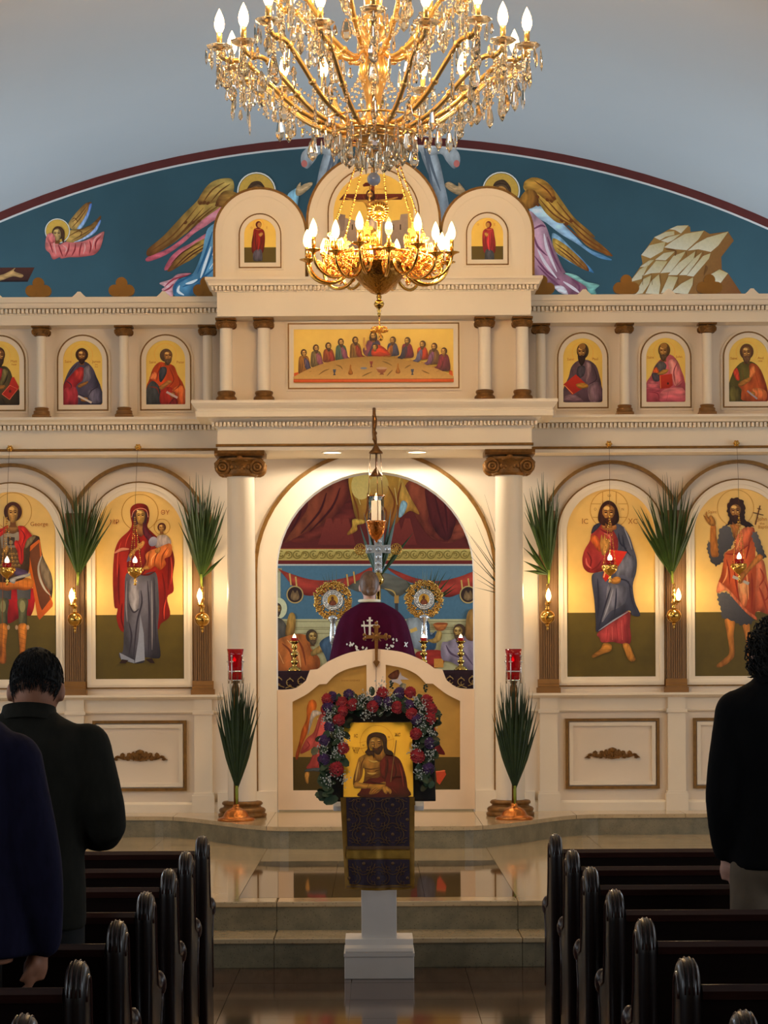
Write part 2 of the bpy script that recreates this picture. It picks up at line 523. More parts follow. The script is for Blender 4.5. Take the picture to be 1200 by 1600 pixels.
# nave floor with single granite tiles where the aisle shows them
b = B()
b.box(-HALFW, -2.0, -3, Y_S1, -0.3, 0); b.box(2.0, HALFW, -3, Y_S1, -0.3, 0)
b.box(-2.0, 2.0, -3, 8.24, -0.3, 0); b.box(-2.0, 2.0, 8.24, Y_S1, -0.3, -0.008)
floor = struct(b.build('floor', M_BROWNST))
def tiles(parent, xs, ys, z, t, material, gap=0.004, name='tile'):
    shared = {}
    for i in range(len(xs)-1):
        for j in range(len(ys)-1):
            w, d = round(xs[i+1]-xs[i], 4), round(ys[j+1]-ys[j], 4)
            cx, cy = (xs[i]+xs[i+1])/2, (ys[j]+ys[j+1])/2
            if (w, d) not in shared:
                o = B().box(-w/2+gap/2, w/2-gap/2, -d/2+gap/2, d/2-gap/2, -t, 0).build(name, material)
                shared[(w, d)] = o.data
            else:
                o = bpy.data.objects.new(name, shared[(w, d)]); COL.objects.link(o)
            o.parent = parent; o.location = (cx, cy, z+random.uniform(-0.0004, 0.0004))
xs = [-2.0]+[-1.953+0.61*k for k in range(1, 7)]+[2.0]
xs = [-2.0, -1.343, -0.733, -0.123, 0.487, 1.097, 2.0]
tiles(floor, xs, [8.24, 8.83, 9.42, 10.01, 10.60, 11.19, 11.78, Y_S1], 0, 0.0085, M_BROWNST)

# the two steps and the solea
b = B(); b.box(-HALFW, HALFW, Y_S1+0.02, Y_S2+0.3, -0.3, Z1-0.03); st = struct(b.build('floor_step', M_JOINT))
b = B(); b.box(-HALFW, HALFW, Y_S2+0.02, 23.2, -0.3, Z2-0.03); sol = struct(b.build('floor_solea', M_JOINT))
segs = [-6.5, -4.9, -3.3, -1.9, -0.55, 0.8, 2.1, 3.4, 4.9, 6.5]
for k in range(len(segs)-1):
    a, c = segs[k]+0.0015, segs[k+1]-0.0015
    B().box(a, c, Y_S1+0.012, Y_S1+0.04, 0, Z1-0.03).build('riser_slab', M_RISER, st)
    bevel(B().box(a, c, Y_S1, Y_S2+0.04, Z1-0.03, Z1).build('tread_slab', M_TREAD, st), 0.006)
    B().box(a, c, Y_S2+0.012, Y_S2+0.04, Z1, Z2-0.03).build('riser_slab', M_RISER, sol)
    bevel(B().box(a, c, Y_S2, Y_S2+0.22, Z2-0.03, Z2).build('nosing_slab', M_TREAD, sol), 0.006)
IX = 0.79
B().box(-HALFW, -2.43, Y_S2+0.22, 18.6, Z2-0.03, Z2).build('marble_field', M_TREAD, sol)
B().box(2.45, HALFW, Y_S2+0.22, 18.6, Z2-0.03, Z2).build('marble_field', M_TREAD, sol)
B().box(-2.43, 2.45, 17.85, 18.6, Z2-0.03, Z2).build('marble_field', M_TREAD, sol)
ys = [Y_S2+0.22, 13.57, 14.17, 14.77, 15.37]
tiles(sol, [-2.43, -1.61, CX-IX], ys, Z2, 0.02, M_TREAD, 0.003)
tiles(sol, [CX+IX, 1.63, 2.45], ys, Z2, 0.02, M_TREAD, 0.003)
tiles(sol, [CX-IX, CX-0.26, CX+0.27, CX+IX], [Y_S2+0.22, 13.8, 14.6, 15.37], Z2, 0.02, M_INLAY, 0.002, 'inlay_slab')
tiles(sol, [-2.43, -1.61, CX-IX, 0.0, CX+IX, 1.63, 2.45], [15.37, 15.99, 16.61, 17.23, 17.85], Z2, 0.02, M_TREAD, 0.003)

# the raised curved platform the icon screen stands on
def plat_y(x):
    x = abs(x-CX)
    if x < 0.62: return 16.36
    if x > 1.72: return 17.58
    t = (x-0.62)/1.1
    return 16.36+1.22*(0.5-0.5*math.cos(PI*t))
pl = []
n = 60
edge = [(-HALFW, 17.58)]+[(CX-1.9+3.8*k/n, plat_y(CX-1.9+3.8*k/n)) for k in range(n+1)]+[(HALFW, 17.58)]
def plan_prism(poly, z0, z1, name, material, parent=None):
    b = B(); n = len(poly)
    a2 = sum(poly[i][0]*poly[(i+1)%n][1]-poly[(i+1)%n][0]*poly[i][1] for i in range(n))
    if a2 < 0: poly = poly[::-1]
    vs = [(p[0], p[1], z0) for p in poly]+[(p[0], p[1], z1) for p in poly]; fs = []
    for a, c, d in tessellate_polygon([[Vector((p[0], p[1], 0)) for p in poly]]):
        ar = (poly[c][0]-poly[a][0])*(poly[d][1]-poly[a][1])-(poly[d][0]-poly[a][0])*(poly[c][1]-poly[a][1])
        if ar < 0: c, d = d, c
        fs.append((n+a, n+c, n+d)); fs.append((a, d, c))
    for i in range(n): fs.append((i, (i+1) % n, n+(i+1) % n, n+i))
    b.add(vs, fs)
    return b.build(name, material, parent)
plat = struct(plan_prism([(x, y+0.012) for x, y in edge]+[(HALFW, 23.2), (-HALFW, 23.2)], Z2, Z3-0.03, 'floor_platform', M_RISER))
# marble paving of the platform, cut in slabs
cuts = [-6.5, -5.0, -3.6, -2.4, -1.55, -0.78, 0.0, 0.78, 1.55, 2.4, 3.6, 5.0, 6.5]
for k in range(len(cuts)-1):
    a, c = cuts[k], cuts[k+1]
    pts = [(a+0.0015, plat_y(a))]+[(x, y) for x, y in edge if a+0.01 < x < c-0.01]+[(c-0.0015, plat_y(c))]
    plan_prism(pts+[(c-0.0015, 18.6), (a+0.0015, 18.6)], Z3-0.03, Z3, 'paving_slab', M_TREAD, plat)
B().box(-HALFW, HALFW, 18.6, 23.2, Z3-0.03, Z3).build('sanctuary_paving', M_TREAD, plat)

# vault, side walls, back wall
b = B(); n = 48; vs = []; fs = []
for Yy in (-3.0, Y_BACK):
    for k in range(n+1):
        x = -HALFW+2*HALFW*k/n
        vs.append((x, Yy, vault_z(x)))
for Yy in (-3.0, Y_BACK):
    for k in range(n+1):
        x = (-HALFW+2*HALFW*k/n)*1.03
        vs.append((x, Yy, vault_z(x/1.03)+0.2))
m = n+1
for k in range(n):
    fs += [(k, k+1, m+k+1, m+k), (2*m+k+1, 2*m+k, 3*m+k, 3*m+k+1)]
b.add(vs, fs, True)
struct(b.build('ceiling', M_VAULT))
# side walls with window openings that let the daylight in
M_SIDE = mat('side_wall_paint', (226, 216, 200), 0.7, var=0.02)
for s, nm in ((-1, 'wall_left'), (1, 'wall_right')):
    b = B(); xa, xb = s*HALFW, s*(HALFW+0.2)
    wins = [(1.5, 3.5), (5.5, 7.5), (9.5, 11.5), (13.2, 15.2), (19.9, 21.5)]
    y = -3.0
    b.box(xa, xb, -3, Y_BACK, -0.3, 1.6); b.box(xa, xb, -3, Y_BACK, 3.5, ZS+0.1)
    for w0, w1 in wins:
        b.box(xa, xb, y, w0, 1.6, 3.5); y = w1
    b.box(xa, xb, y, Y_BACK, 1.6, 3.5)
    struct(b.build(nm, M_SIDE))
struct(B().box(-HALFW, HALFW, -3.2, -3.0, -0.3, 7.0).build('wall_rear', M_SIDE))
# back wall: blue mural field with maroon and white border under the vault
M_BLUE = mat('mural_blue', (54, 88, 99), 0.75, var=0.10, vscale=1.6)
M_MAROON = mat('maroon_border', (98, 36, 30), 0.7, var=0.1)
M_LINE = mat('white_border_line', (226, 222, 218), 0.7)
b = B()
top = [(-HALFW+2*HALFW*k/48, vault_z(-HALFW+2*HALFW*k/48)+0.05) for k in range(49)]
b.prism([(-HALFW, 0.3)]+top+[(HALFW, 0.3)], Y_BACK, Y_BACK+0.2)
wall_back = struct(b.build('wall_back', M_BLUE))
def arc(r, n=64, half=6.3):
    a = math.asin(half/VR); return [(r*math.sin(-a+2*a*k/n), VZ+r*math.cos(-a+2*a*k/n)) for k in range(n+1)]
B().band(arc(VR+0.01), arc(VR-0.080), Y_BACK-0.012, Y_BACK+0.01).build('border_band', M_MAROON, wall_back)
B().band(arc(VR-0.080), arc(VR-0.097), Y_BACK-0.010, Y_BACK+0.01).build('border_line', M_LINE, wall_back)

# ================================================================ the icon screen
YW = 18.05                    # face of the side walls of the screen
SC = bpy.data.objects.new('wall_iconostasis', None); COL.objects.link(SC)
SC['kind'] = 'structure'
ORIGIN[SC.name] = Vector((0, 0, 0))
def zW(y, Y=YW): return Z_(y, Y)
XO = 5.2                      # outer end of the screen
ZTOP = 4.50
OPR = 0.783                   # half width of the royal door opening
Z_SPR = zW(892)
def opening(grow=0.0, n=28, zb=Z3): return arch_pts(CX-OPR, CX+OPR, Z_SPR, zb, n, grow)
# wall slab pierced by the arch
b = B()
op = opening()
b.prism([(-XO, Z3)]+op+[(XO, Z3), (XO, ZTOP), (-XO, ZTOP)], YW, YW+0.22)
fix_normals(b.build('screen_wall', M_WALLW, SC))
# flat band round the opening and its gilt line
zb = zW(1235)
B().band(opening(0.150, zb=Z3), opening(0.0, zb=Z3), YW-0.025, YW).build('arch_band', M_WHITE, SC)
B().band(opening(0.180, zb=zb), opening(0.150, zb=zb), YW-0.038, YW).build('gilt_arch_line', M_GILT, SC)
for s in (-1, 1):
    B().box(CX+s*OPR, CX+s*(OPR+0.20), YW-0.045, YW, Z3, zb).build('plinth_block', M_WHITE, SC)
    B().box(CX+s*(OPR+0.18), CX+s*(OPR+0.47), YW-0.06, YW, Z3, zb-0.01).build('plinth_block', M_WHITE, SC)
    # side doors jamb ledges that run on from the dado
    B().box(CX+s*(OPR+0.185), CX+s*(OPR+0.30), YW-0.05, YW, 1.385, 1.41).build('ledge', M_WHITE, SC)

def cornice(x0, x1, prof, name='cornice', material=None): return B().extr_x(prof, x0, x1).build(name, material or M_WHITE, SC)
def dentils(x0, x1, y0, y1, z0, z1, pitch, name='dentil_course'):
    b = B(); n = int((x1-x0)/pitch)
    for k in range(n+1):
        c = x0+(x1-x0)*(k+0.5)/(n+1); w = (x1-x0)/(n+1)*0.33
        b.box(c-w*0.95, c+w*0.95, y0, y1, z0, z1)
    o = b.build(name, M_WHITE, SC); o['kind'] = 'stuff'; return o

# ---- side wings
HB = 1.193                    # half width of the projecting centre
for s in (-1, 1):
    xi = CX+s*(HB-0.02); xo = s*XO
    a, c = min(xi, xo), max(xi, xo)
    # lower entablature
    cornice(a, c, [(YW, 3.286), (17.74, 3.286), (17.74, 3.313), (17.75, 3.313), (17.75, 3.475), (YW, 3.475)], 'frieze')
    cornice(a, c, [(17.745, 3.313), (17.725, 3.316), (17.722, 3.325), (17.727, 3.333), (17.745, 3.333)], 'gilt_line', M_GILT)
    cornice(a, c, [(YW, 3.472), (17.72, 3.472), (17.72, 3.512), (17.665, 3.516), (17.65, 3.532), (17.60, 3.548), (17.60, 3.566), (YW, 3.566)], 'cornice')
    dentils(a, c, 17.675, 17.73, 3.476, 3.510, 0.0325)
    # upper entablature
    cornice(a, c, [(YW, 4.313), (17.84, 4.313), (17.84, 4.395), (YW, 4.395)], 'frieze')
    cornice(a, c, [(YW, 4.392), (17.82, 4.392), (17.82, 4.432), (17.77, 4.436), (17.76, 4.45), (17.755, 4.47), (17.74, 4.475), (17.74, 4.517), (YW, 4.517)], 'cornice')
    dentils(a, c, 17.775, 17.83, 4.398, 4.430, 0.0325)
    # dado ledge and frieze
    xa2, xc2 = (a, c) if False else (min(CX+s*1.20, xo), max(CX+s*1.20, xo))
    cornice(xa2, xc2, [(YW, 1.375), (17.99, 1.375), (17.97, 1.392), (17.945, 1.394), (17.945, 1.412), (YW, 1.412)], 'ledge')
    cornice(xa2, xc2, [(YW, 1.262), (18.03, 1.262), (18.022, 1.272), (18.03, 1.282), (18.03, 1.375), (YW, 1.375)], 'dado_frieze')
    cornice(xa2, xc2, [(YW, Z3), (18.0, Z3), (18.0, 0.545), (18.02, 0.562), (YW, 0.562)], 'baseboard')
    for k in range(4):
        xp = CX+s*(1.366+1.011*k)
        # white dado pilaster strip
        B().box(xp-0.07, xp+0.07, 18.0, YW, 0.63, 1.378).box(xp-0.088, xp+0.088, 17.982, YW, Z3, 0.615).box(xp-0.08, xp+0.08, 17.99, YW, 0.615, 0.635)\
           .box(xp-0.082, xp+0.082, 17.985, YW, 1.255, 1.285).build('dado_pilaster', M_WHITE, SC)
        # brown fluted pilaster
        zt = zW(800)
        pb = B(); w = 0.072
        pb.box(xp-w, xp+w, 18.012, YW, 1.50, zt)
        for j in range(7):
            fx = xp-w+0.012+(2*w-0.024)*(j+0.5)/7
            pb.box(fx-0.0052, fx+0.0052, 18.004, 18.012, 1.53, zt)
        pil = pb.build('pilaster', M_PILAST, SC)
        ba = B(); ba.box(xp-0.094, xp+0.094, 17.975, YW, 1.412, 1.455)
        ba.extr_x([(YW, 1.455), (17.985, 1.455), (17.985, 1.468), (17.995, 1.476), (17.995, 1.49), (18.006, 1.52), (YW, 1.52)], xp-0.084, xp+0.084)
        ba.build('pilaster_base', mat('gilt_brown_base', (140, 98, 50), 0.45, metal=0.2, var=0.12), pil)
        # bay between this pilaster and the next
        xc = xp+s*0.5055
        # gilt hood arch
        R = 0.558; zc = zW(722)-R; aa = math.asin(0.5055/R)
        ho = [(xc+R*math.sin(-aa+2*aa*j/24), zc+R*math.cos(-aa+2*aa*j/24)) for j in range(25)]
        aw = math.asin(0.5055/(R-0.026))
        hi = [(xc+(R-0.026)*math.sin(-aw+2*aw*j/24), zc+(R-0.026)*math.cos(-aw+2*aw*j/24)) for j in range(25)]
        B().band(ho, hi, 17.985, YW).build('hood_moulding', M_GILT, SC)
        # raised field of the arch between hood and frame
        if k > 2: continue
        # lower panel: gilt frame, bevel, carved ornament
        z0, z1 = zW(1234), zW(1124); hw = 0.372
        g = B().band([(xc-hw, z0), (xc-hw, z1), (xc+hw, z1), (xc+hw, z0)], [(xc-hw+.022, z0+.022), (xc-hw+.022, z1-.022), (xc+hw-.022, z1-.022), (xc+hw-.022, z0+.022)], 18.02, YW, True)
        pf = g.build('panel_frame', M_GILT, SC)
        h2 = hw-0.03
        B().band([(xc-h2, z0+.03), (xc-h2, z1-.03), (xc+h2, z1-.03), (xc+h2, z0+.03)], [(xc-h2+.03, z0+.06), (xc-h2+.03, z1-.06), (xc+h2-.03, z1-.06), (xc+h2-.03, z0+.06)], 18.03, YW, True).build('panel_bevel', M_WHITE, pf)
        zo = zW(1179)
        orn = B(); q_ = 1/10.909/197.2
        half = [(525, 135), (560, 145), (592, 160), (604, 200), (628, 166), (655, 178), (668, 205), (700, 188), (738, 196), (745, 240), (768, 258), (782, 246), (780, 214), (812, 186), (848, 204), (866, 246), (900, 234), (940, 247), (958, 290), (1002, 310), (962, 314), (930, 327), (897, 316), (908, 290), (882, 276), (850, 296), (800, 312), (752, 310), (742, 326), (702, 324), (690, 297), (644, 300), (640, 332), (618, 314), (580, 322), (525, 336)]
        full = half+[(1050-x_, y_) for x_, y_ in half[::-1]][1:-1]
        orn.prism([(xc+(x_-525)*q_, zo-(y_-240)*q_) for x_, y_ in full], 18.034, YW)
        for m_ in (-1, 1):   # carved ridges of the leaves and scroll
            for ln in ([(525, 325), (600, 310), (690, 285), (780, 290), (850, 270), (905, 255), (940, 275), (930, 310)], [(620, 290), (640, 240), (645, 190)], [(690, 280), (700, 240), (715, 205)], [(790, 285), (815, 250), (815, 210)], [(540, 300), (555, 230), (580, 175)], [(880, 260), (930, 262), (985, 308)]):
                orn.tube([(xc+m_*(x_-525)*q_, 18.032, zo-(y_-240)*q_) for x_, y_ in ln], [0.005]*(len(ln)-1)+[0.003], 6)
            orn.ball((xc+m_*60*q_, 18.036, zo-(255-240)*q_), 0.008, 8, 6)
        orn.ball((xc, 18.034, zo+60*q_), 0.020, 10, 8, (1.2, 0.5, 1))
        orn.build('carved_ornament', M_GILTC, pf)

# trefoils and little crests along the upper cornice of the wings
M_TREF = mat('gilt_trefoil', (150, 104, 38), 0.5, metal=0.2, var=0.1)
for s in (-1, 1):
    for xk in (1.31, 1.968, 2.617, 3.27, 3.92):
        x = CX+s*xk; z = 4.517; t = B()
        for j, (cx_, cz_, r) in enumerate(((-0.056, 0.053, 0.045), (0.056, 0.053, 0.045), (0, 0.112, 0.045))):
            t.prism([(x+cx_+r*math.cos(2*PI*k/20), z+cz_+r*math.sin(2*PI*k/20)) for k in range(20)], 17.76+0.001*j, 17.80)
        t.prism([(x-0.06, z), (x+0.06, z), (x+0.045, z+0.03), (x+0.03, z+0.08), (x-0.03, z+0.08), (x-0.045, z+0.03)], 17.763, 17.80)
        t.build('trefoil', M_TREF, SC)
        xm = x+s*0.329
        B().prism([(xm-0.055, z), (xm-0.04, z+0.012), (xm-0.022, z+0.03), (xm-0.012, z+0.042), (xm+0.012, z+0.042), (xm+0.022, z+0.03), (xm+0.04, z+0.012), (xm+0.055, z)], 17.745, 17.80).build('crest', M_WHITE, SC)

# ---- projecting centre
YC = 17.30
xa, xb = CX-HB, CX+HB
b = B(); b.box(xa, xb, YC, YW+0.05, 3.273, 3.45)
cf = b.build('frieze', M_WHITE, SC)
cornice(xa-0.012, xb+0.012, [(YC+.01, 3.300), (YC-.016, 3.303), (YC-.018, 3.312), (YC-.014, 3.322), (YC+.01, 3.322)], 'gilt_line', M_GILT)
def ring_cornice(levels, name):
    """rectangular mitred cornice round the projecting block; levels = (offset, z)"""
    b = B(); vs = []; fs = []
    for off, z in levels:
        vs += [(xa-off, YW, z), (xa-off, YC-off, z), (xb+off, YC-off, z), (xb+off, YW, z)]
    m = len(levels)
    for i in range(m-1):
        for k in range(3):
            p, q = i*4+k, i*4+k+1
            fs.append((p, q, q+4, p+4))
    fs.append((0, 3, 2, 1)); e = (m-1)*4; fs.append((e, e+1, e+2, e+3))
    b.add(vs, fs); return b.build(name, M_WHITE, SC)
ring_cornice([(0.0, 3.445), (0.02, 3.445), (0.02, 3.485), (0.05, 3.50), (0.07, 3.512), (0.155, 3.514), (0.155, 3.553), (0.145, 3.56), (0.15, 3.575), (0.175, 3.60), (0.185, 3.615), (0.185, 3.636)], 'cornice')
dentils(xa-0.045, xb+0.045, YC-0.06, YC-0.02, 3.452, 3.484, 0.030)
# upper centre tier
YT = 17.55
B().box(xa+0.03, xb-0.03, YT, YW+0.05, 3.60, 4.32).build('upper_wall', M_WALLW, SC)
B().box(xa, xb, YC, YW+0.05, 4.293, 4.48).build('frieze', M_WHITE, SC)
ring_cornice([(0.0, 4.475), (0.018, 4.475), (0.018, 4.515), (0.058, 4.518), (0.062, 4.535), (0.072, 4.55), (0.085, 4.56), (0.085, 4.578)], 'cornice')
dentils(xa-0.045, xb+0.045, YC-0.058, YC-0.018, 4.482, 4.514, 0.030)
# the three round-topped crests
def crest_arch(cx, hw, ztop, nm):
    zs = ztop-hw; y0 = 17.36
    o = arch_pts(cx-hw, cx+hw, zs, 4.578, 28)
    B().prism(o, y0, y0+0.12).build(nm, M_WHITE, SC)
    e = B().band(arch_pts(cx-hw, cx+hw, zs, 4.578, 28, 0.018), o, y0-0.004, y0+0.125).build('gilt_edge', M_GILT, SC)
    B().band(arch_pts(cx-hw, cx+hw, zs, 4.578, 28, -0.045), arch_pts(cx-hw, cx+hw, zs, 4.578, 28, -0.052), y0-0.006, y0).build('raised_bead', M_WHITE, SC)
XSA = 0.865
crest_arch(CX-XSA, 0.342, Z_(293, 17.36)-0.01, 'crest_arch')
crest_arch(CX+XSA, 0.342, Z_(293, 17.36)-0.01, 'crest_arch')
crest_arch(CX, 0.497, Z_(243, 17.36), 'crest_arch')

# recessed downlights in the soffit
for s in (-1, 1):
    x, y = CX+s*0.325, 17.46
    dl = thing('downlight', 'recessed round downlight above the door arch, toward the %s' % ('mother icon' if s < 0 else 'blue-mantled icon'), 'light', (x, y, 3.273), 'downlights above the royal doors')
    B().torus((x, y, 3.272), 0.075, 0.008, 'z', 24, 6).build('trim_ring', M_WHITE, dl)
    B().lathe([(0.0, 3.2685), (0.07, 3.2685), (0.07, 3.272)], x, y, 24, False).build('lens', mat('lit_downlight', (255, 244, 220), 0.4, emit=(255, 226, 180), estr=9.0), dl)
    ld = bpy.data.lights.new('downlight_lamp', 'SPOT'); ld.energy = 42; ld.color = (1.0, 0.86, 0.64); ld.spot_size = 3.08; ld.spot_blend = 0.15; ld.shadow_soft_size = 0.06
    lo = bpy.data.objects.new('downlight_lamp', ld); COL.objects.link(lo); lo.location = (x, y, 3.26)

# ---- columns
def ionic_capital(parent, cx, cy, z0, w, h, name='capital'):
    """carved capital with corner volutes; w half width, z0 foot, h height"""
    b = B()
    b.lathe([(w*0.62, z0), (w*0.70, z0+h*0.12), (w*0.66, z0+h*0.3), (w*0.78, z0+h*0.62), (w*0.9, z0+h*0.72)], cx, cy, 16)
    for sx in (-1, 1):
        for sy in (-1, 1):
            vx, vy = cx+sx*w*0.66, cy+sy*w*0.55
            b.torus((vx, vy, z0+h*0.36), w*0.24, w*0.075, 'y', 14, 6)
            b.torus((vx, vy-0.2*w*0.3*(1 if sy < 0 else -1), z0+h*0.36), w*0.12, w*0.06, 'y', 12, 6)
            b.ball((vx, vy, z0+h*0.36), w*0.09, 8, 6)
            b.tube([(vx+sx*w*0.22, vy, z0+h*0.30), (vx+sx*w*0.26, vy, z0+h*0.5), (vx+sx*w*0.1, vy, z0+h*0.68), (cx+sx*w*0.2, vy, z0+h*0.66)], w*0.07, 6)
    for k in range(5):
        u = -0.32+0.16*k
        for sy in (-1, 1): b.ball((cx+u*w, cy+sy*w*0.62, z0+h*0.36), w*0.075, 8, 6, (1, 0.8, 1.4))
    for sy in (-1, 1): b.ball((cx, cy+sy*w*0.74, z0+h*0.72), w*0.13, 8, 6, (1, 0.6, 1)); b.tube([(cx-w*0.3, cy+sy*w*0.7, z0+h*0.6), (cx, cy+sy*w*0.74, z0+h*0.68), (cx+w*0.3, cy+sy*w*0.7, z0+h*0.6)], w*0.05, 6)
    b.extr_x([(cy-w*0.80, z0+h*0.80), (cy+w*0.80, z0+h*0.80), (cy+w*0.92, z0+h*0.88), (cy+w*0.95, z0+h), (cy-w*0.95, z0+h), (cy-w*0.92, z0+h*0.88)], cx-w*0.95, cx+w*0.95)
    return b.build(name, M_GILTC, parent)
def base_prof(r, z, h):
    return [(r*1.0, z), (r*1.62, z), (r*1.66, z+h*0.10), (r*1.66, z+h*0.20), (r*1.52, z+h*0.26), (r*1.58, z+h*0.34), (r*1.60, z+h*0.46), (r*1.50, z+h*0.56), (r*1.30, z+h*0.62),
            (r*1.26, z+h*0.72), (r*1.38, z+h*0.78), (r*1.40, z+h*0.88), (r*1.30, z+h*0.97), (r*1.05, z+h)]
def column(x, y, z0, z1, r, capw, caph, bh, label, group, name='column', plinth=False):
    t = thing(name, label, 'column', (x, y, z0), group)
    pb = B()
    zb_ = z0
    if plinth:
        pb.box(x-r*1.65, x+r*1.65, y-r*1.65, y+r*1.65, z0, z0+bh*0.45); zb_ = z0+bh*0.45; bh2 = bh*0.55
    else: bh2 = bh
    pb.lathe(base_prof(r, zb_, bh2), x, y, 28)
    pb.build('base', M_GILTC if not plinth else mat('gilt_brown_base', (140, 98, 50)), t)
    n = 40
    B().lathe([(r, z0+bh*0.9), (r*1.0, z0+bh), (r*0.99, z0+(z1-z0)*0.45), (r*0.93, z1-caph*1.05), (r*0.99, z1-caph*0.98), (r*0.9, z1-caph*0.7)], x, y, n, True, 0.035).build('shaft', M_WHITE, t)
    ionic_capital(t, x, y, z1-caph, capw, caph)
    return t
for s in (-1, 1):
    column(CX+s*1.027, 17.46, Z3, 3.273, 0.112, 0.200, 0.19, 0.125,
           'tall white fluted column with gilt capital %s' % ('beside the icon of a robed mother holding a child' if s < 0 else 'beside the icon of a bearded figure blessing with a book'), 'tall columns flanking the royal doors')
    for i, xk in enumerate((0.845, 1.133)):
        column(CX+s*xk, 17.44, 3.636, 4.293, 0.050, 0.082, 0.075, 0.105,
               'small white column, %s of the pair %s the banquet icon' % ('inner' if i == 0 else 'outer', 'on the orange-robed apostle side of' if s < 0 else 'on the purple-robed apostle side of'), 'small columns beside the banquet icon', 'small_column')
    nm = (('against the projecting centre block', 'between icons of %s'), )
    who = {-1: ('the orange-robed apostle', 'the blue-robed apostle', 'the apostle in olive with a red book'), 1: ('the purple-robed apostle', 'the pink-robed apostle', 'the apostle in olive and orange')}[s]
    for i, xk in enumerate((1.31, 1.968, 2.617)):
        lab = ('small white column between the centre block and the icon of %s' % who[0]) if i == 0 else 'small white column between icons of %s and %s' % (who[i-1].replace('the ', '', 1), who[i].replace('the ', '', 1))
        column(CX+s*xk, 17.92, 3.566, 4.313, 0.040, 0.074, 0.078, 0.11, lab, 'small columns of the upper tier', 'small_column', True)

# ---- royal doors
YD = 18.12
M_DOOR = mat('royal_door_white', (240, 216, 190), 0.5, var=0.02)
M_DGOLD = mat('door_gold_ground', (190, 148, 72), 0.5, metal=0.1, var=0.1, vscale=6)
def dp(cx_, cy_, sc=3.4286, ox=420, oy=1000): 
    p = px(ox+cx_/sc, oy+cy_/sc, YD); return (p.x, p.z)
topo = spline([(40, 266), (90, 266), (150, 255), (200, 218)], False, 5)+[(222, 160), (262, 156)]+spline([(262, 156), (330, 110), (440, 66), (574, 47)], False, 6)[1:]
pan = [(128, 331)]+spline([(128, 331), (205, 290), (272, 237)], False, 5)[1:]+[(310, 236)]+spline([(310, 236), (360, 186), (430, 153), (524, 133)], False, 5)[1:]
DOORS = {}
xm = dp(574, 0)[0]
for s, nm in ((-1, 'door_1'), (1, 'door_2')):
    D = bpy.data.objects.new(nm, None); COL.objects.link(D); D['kind'] = 'structure'; DOORS[s] = D
    D.location = (0, 0, 0); ORIGIN[D.name] = Vector((0, 0, 0))
    f = (lambda p: p) if s < 0 else (lambda p: (2*xm-p[0], p[1]))
    g = 0.0015*s
    zbot = Z3+0.012
    out = [(CX-OPR+0.004, zbot)]+[dp(*p) for p in topo]+[(xm, zbot)]
    out[1] = (CX-OPR+0.004, out[1][1])
    z_in = dp(0, 806)[1]
    hole = [(dp(128, 0)[0], z_in)]+[dp(*p) for p in pan]+[(dp(525, 0)[0], z_in)]
    # frame = outline with hole, bridged at the bottom
    left = out[:]
    poly = [f(p) for p in left]; hol = [f(p) for p in hole]
    # build as polygon with a keyhole slit
    B_ = B(); tri = tessellate_polygon([[Vector((*p, 0)) for p in poly], [Vector((*p, 0)) for p in hol]])
    allp = poly+hol
    vs = [(p[0]+g, YD-0.03, p[1]) for p in allp]+[(p[0]+g, YD+0.02, p[1]) for p in allp]
    m = len(allp); fs = [t for t in tri]+[(t[0]+m, t[2]+m, t[1]+m) for t in tri]
    for loop, st_ in ((poly, 0), (hol, len(poly))):
        L = len(loop)
        for k in range(L): fs.append((st_+k, st_+(k+1) % L, m+st_+(k+1) % L, m+st_+k))
    B_.add(vs, fs); fr = B_.build('door_frame', M_DOOR, D); fix_normals(fr); bevel(fr, 0.006)
    inner = [(p[0]+g, p[1]) for p in hol]
    B().prism(inner, YD-0.004, YD+0.01).build('gold_panel', M_DGOLD, D)
# gilt cross on the meeting stile
b = B(); c = px(588, 995, YD-0.045)
b.prism([(c.x-0.011, c.z-0.20), (c.x+0.011, c.z-0.20), (c.x+0.016, c.z+0.09), (c.x-0.016, c.z+0.09)], YD-0.06, YD-0.035)
b.prism([(c.x-0.085, c.z-0.014), (c.x+0.085, c.z-0.014), (c.x+0.085, c.z+0.014), (c.x-0.085, c.z+0.014)], YD-0.06, YD-0.035)
b.prism([(c.x, c.z-0.245), (c.x+0.028, c.z-0.20), (c.x, c.z-0.175), (c.x-0.028, c.z-0.20)], YD-0.062, YD-0.035)
for u, v in ((0.085, 0), (-0.085, 0), (0, 0.09)):
    for q in range(3):
        a = q*2*PI/3+(PI/2 if v else 0)
        b.ball((c.x+u+0.018*math.cos(a), YD-0.048, c.z+v+0.018*math.sin(a)), 0.014, 8, 6, (1, 0.6, 1))
for q in range(4):
    a = PI/4+q*PI/2; b.tube([(c.x, YD-0.048, c.z), (c.x+0.05*math.cos(a), YD-0.048, c.z+0.05*math.sin(a))], [0.014, 0.004], 6)
b.ball((c.x, YD-0.05, c.z), 0.028, 10, 6, (1, 0.5, 1))
tag(b.build('door_cross', M_GILTC), 'small gilt budded cross at the meeting of the royal doors', 'cross')
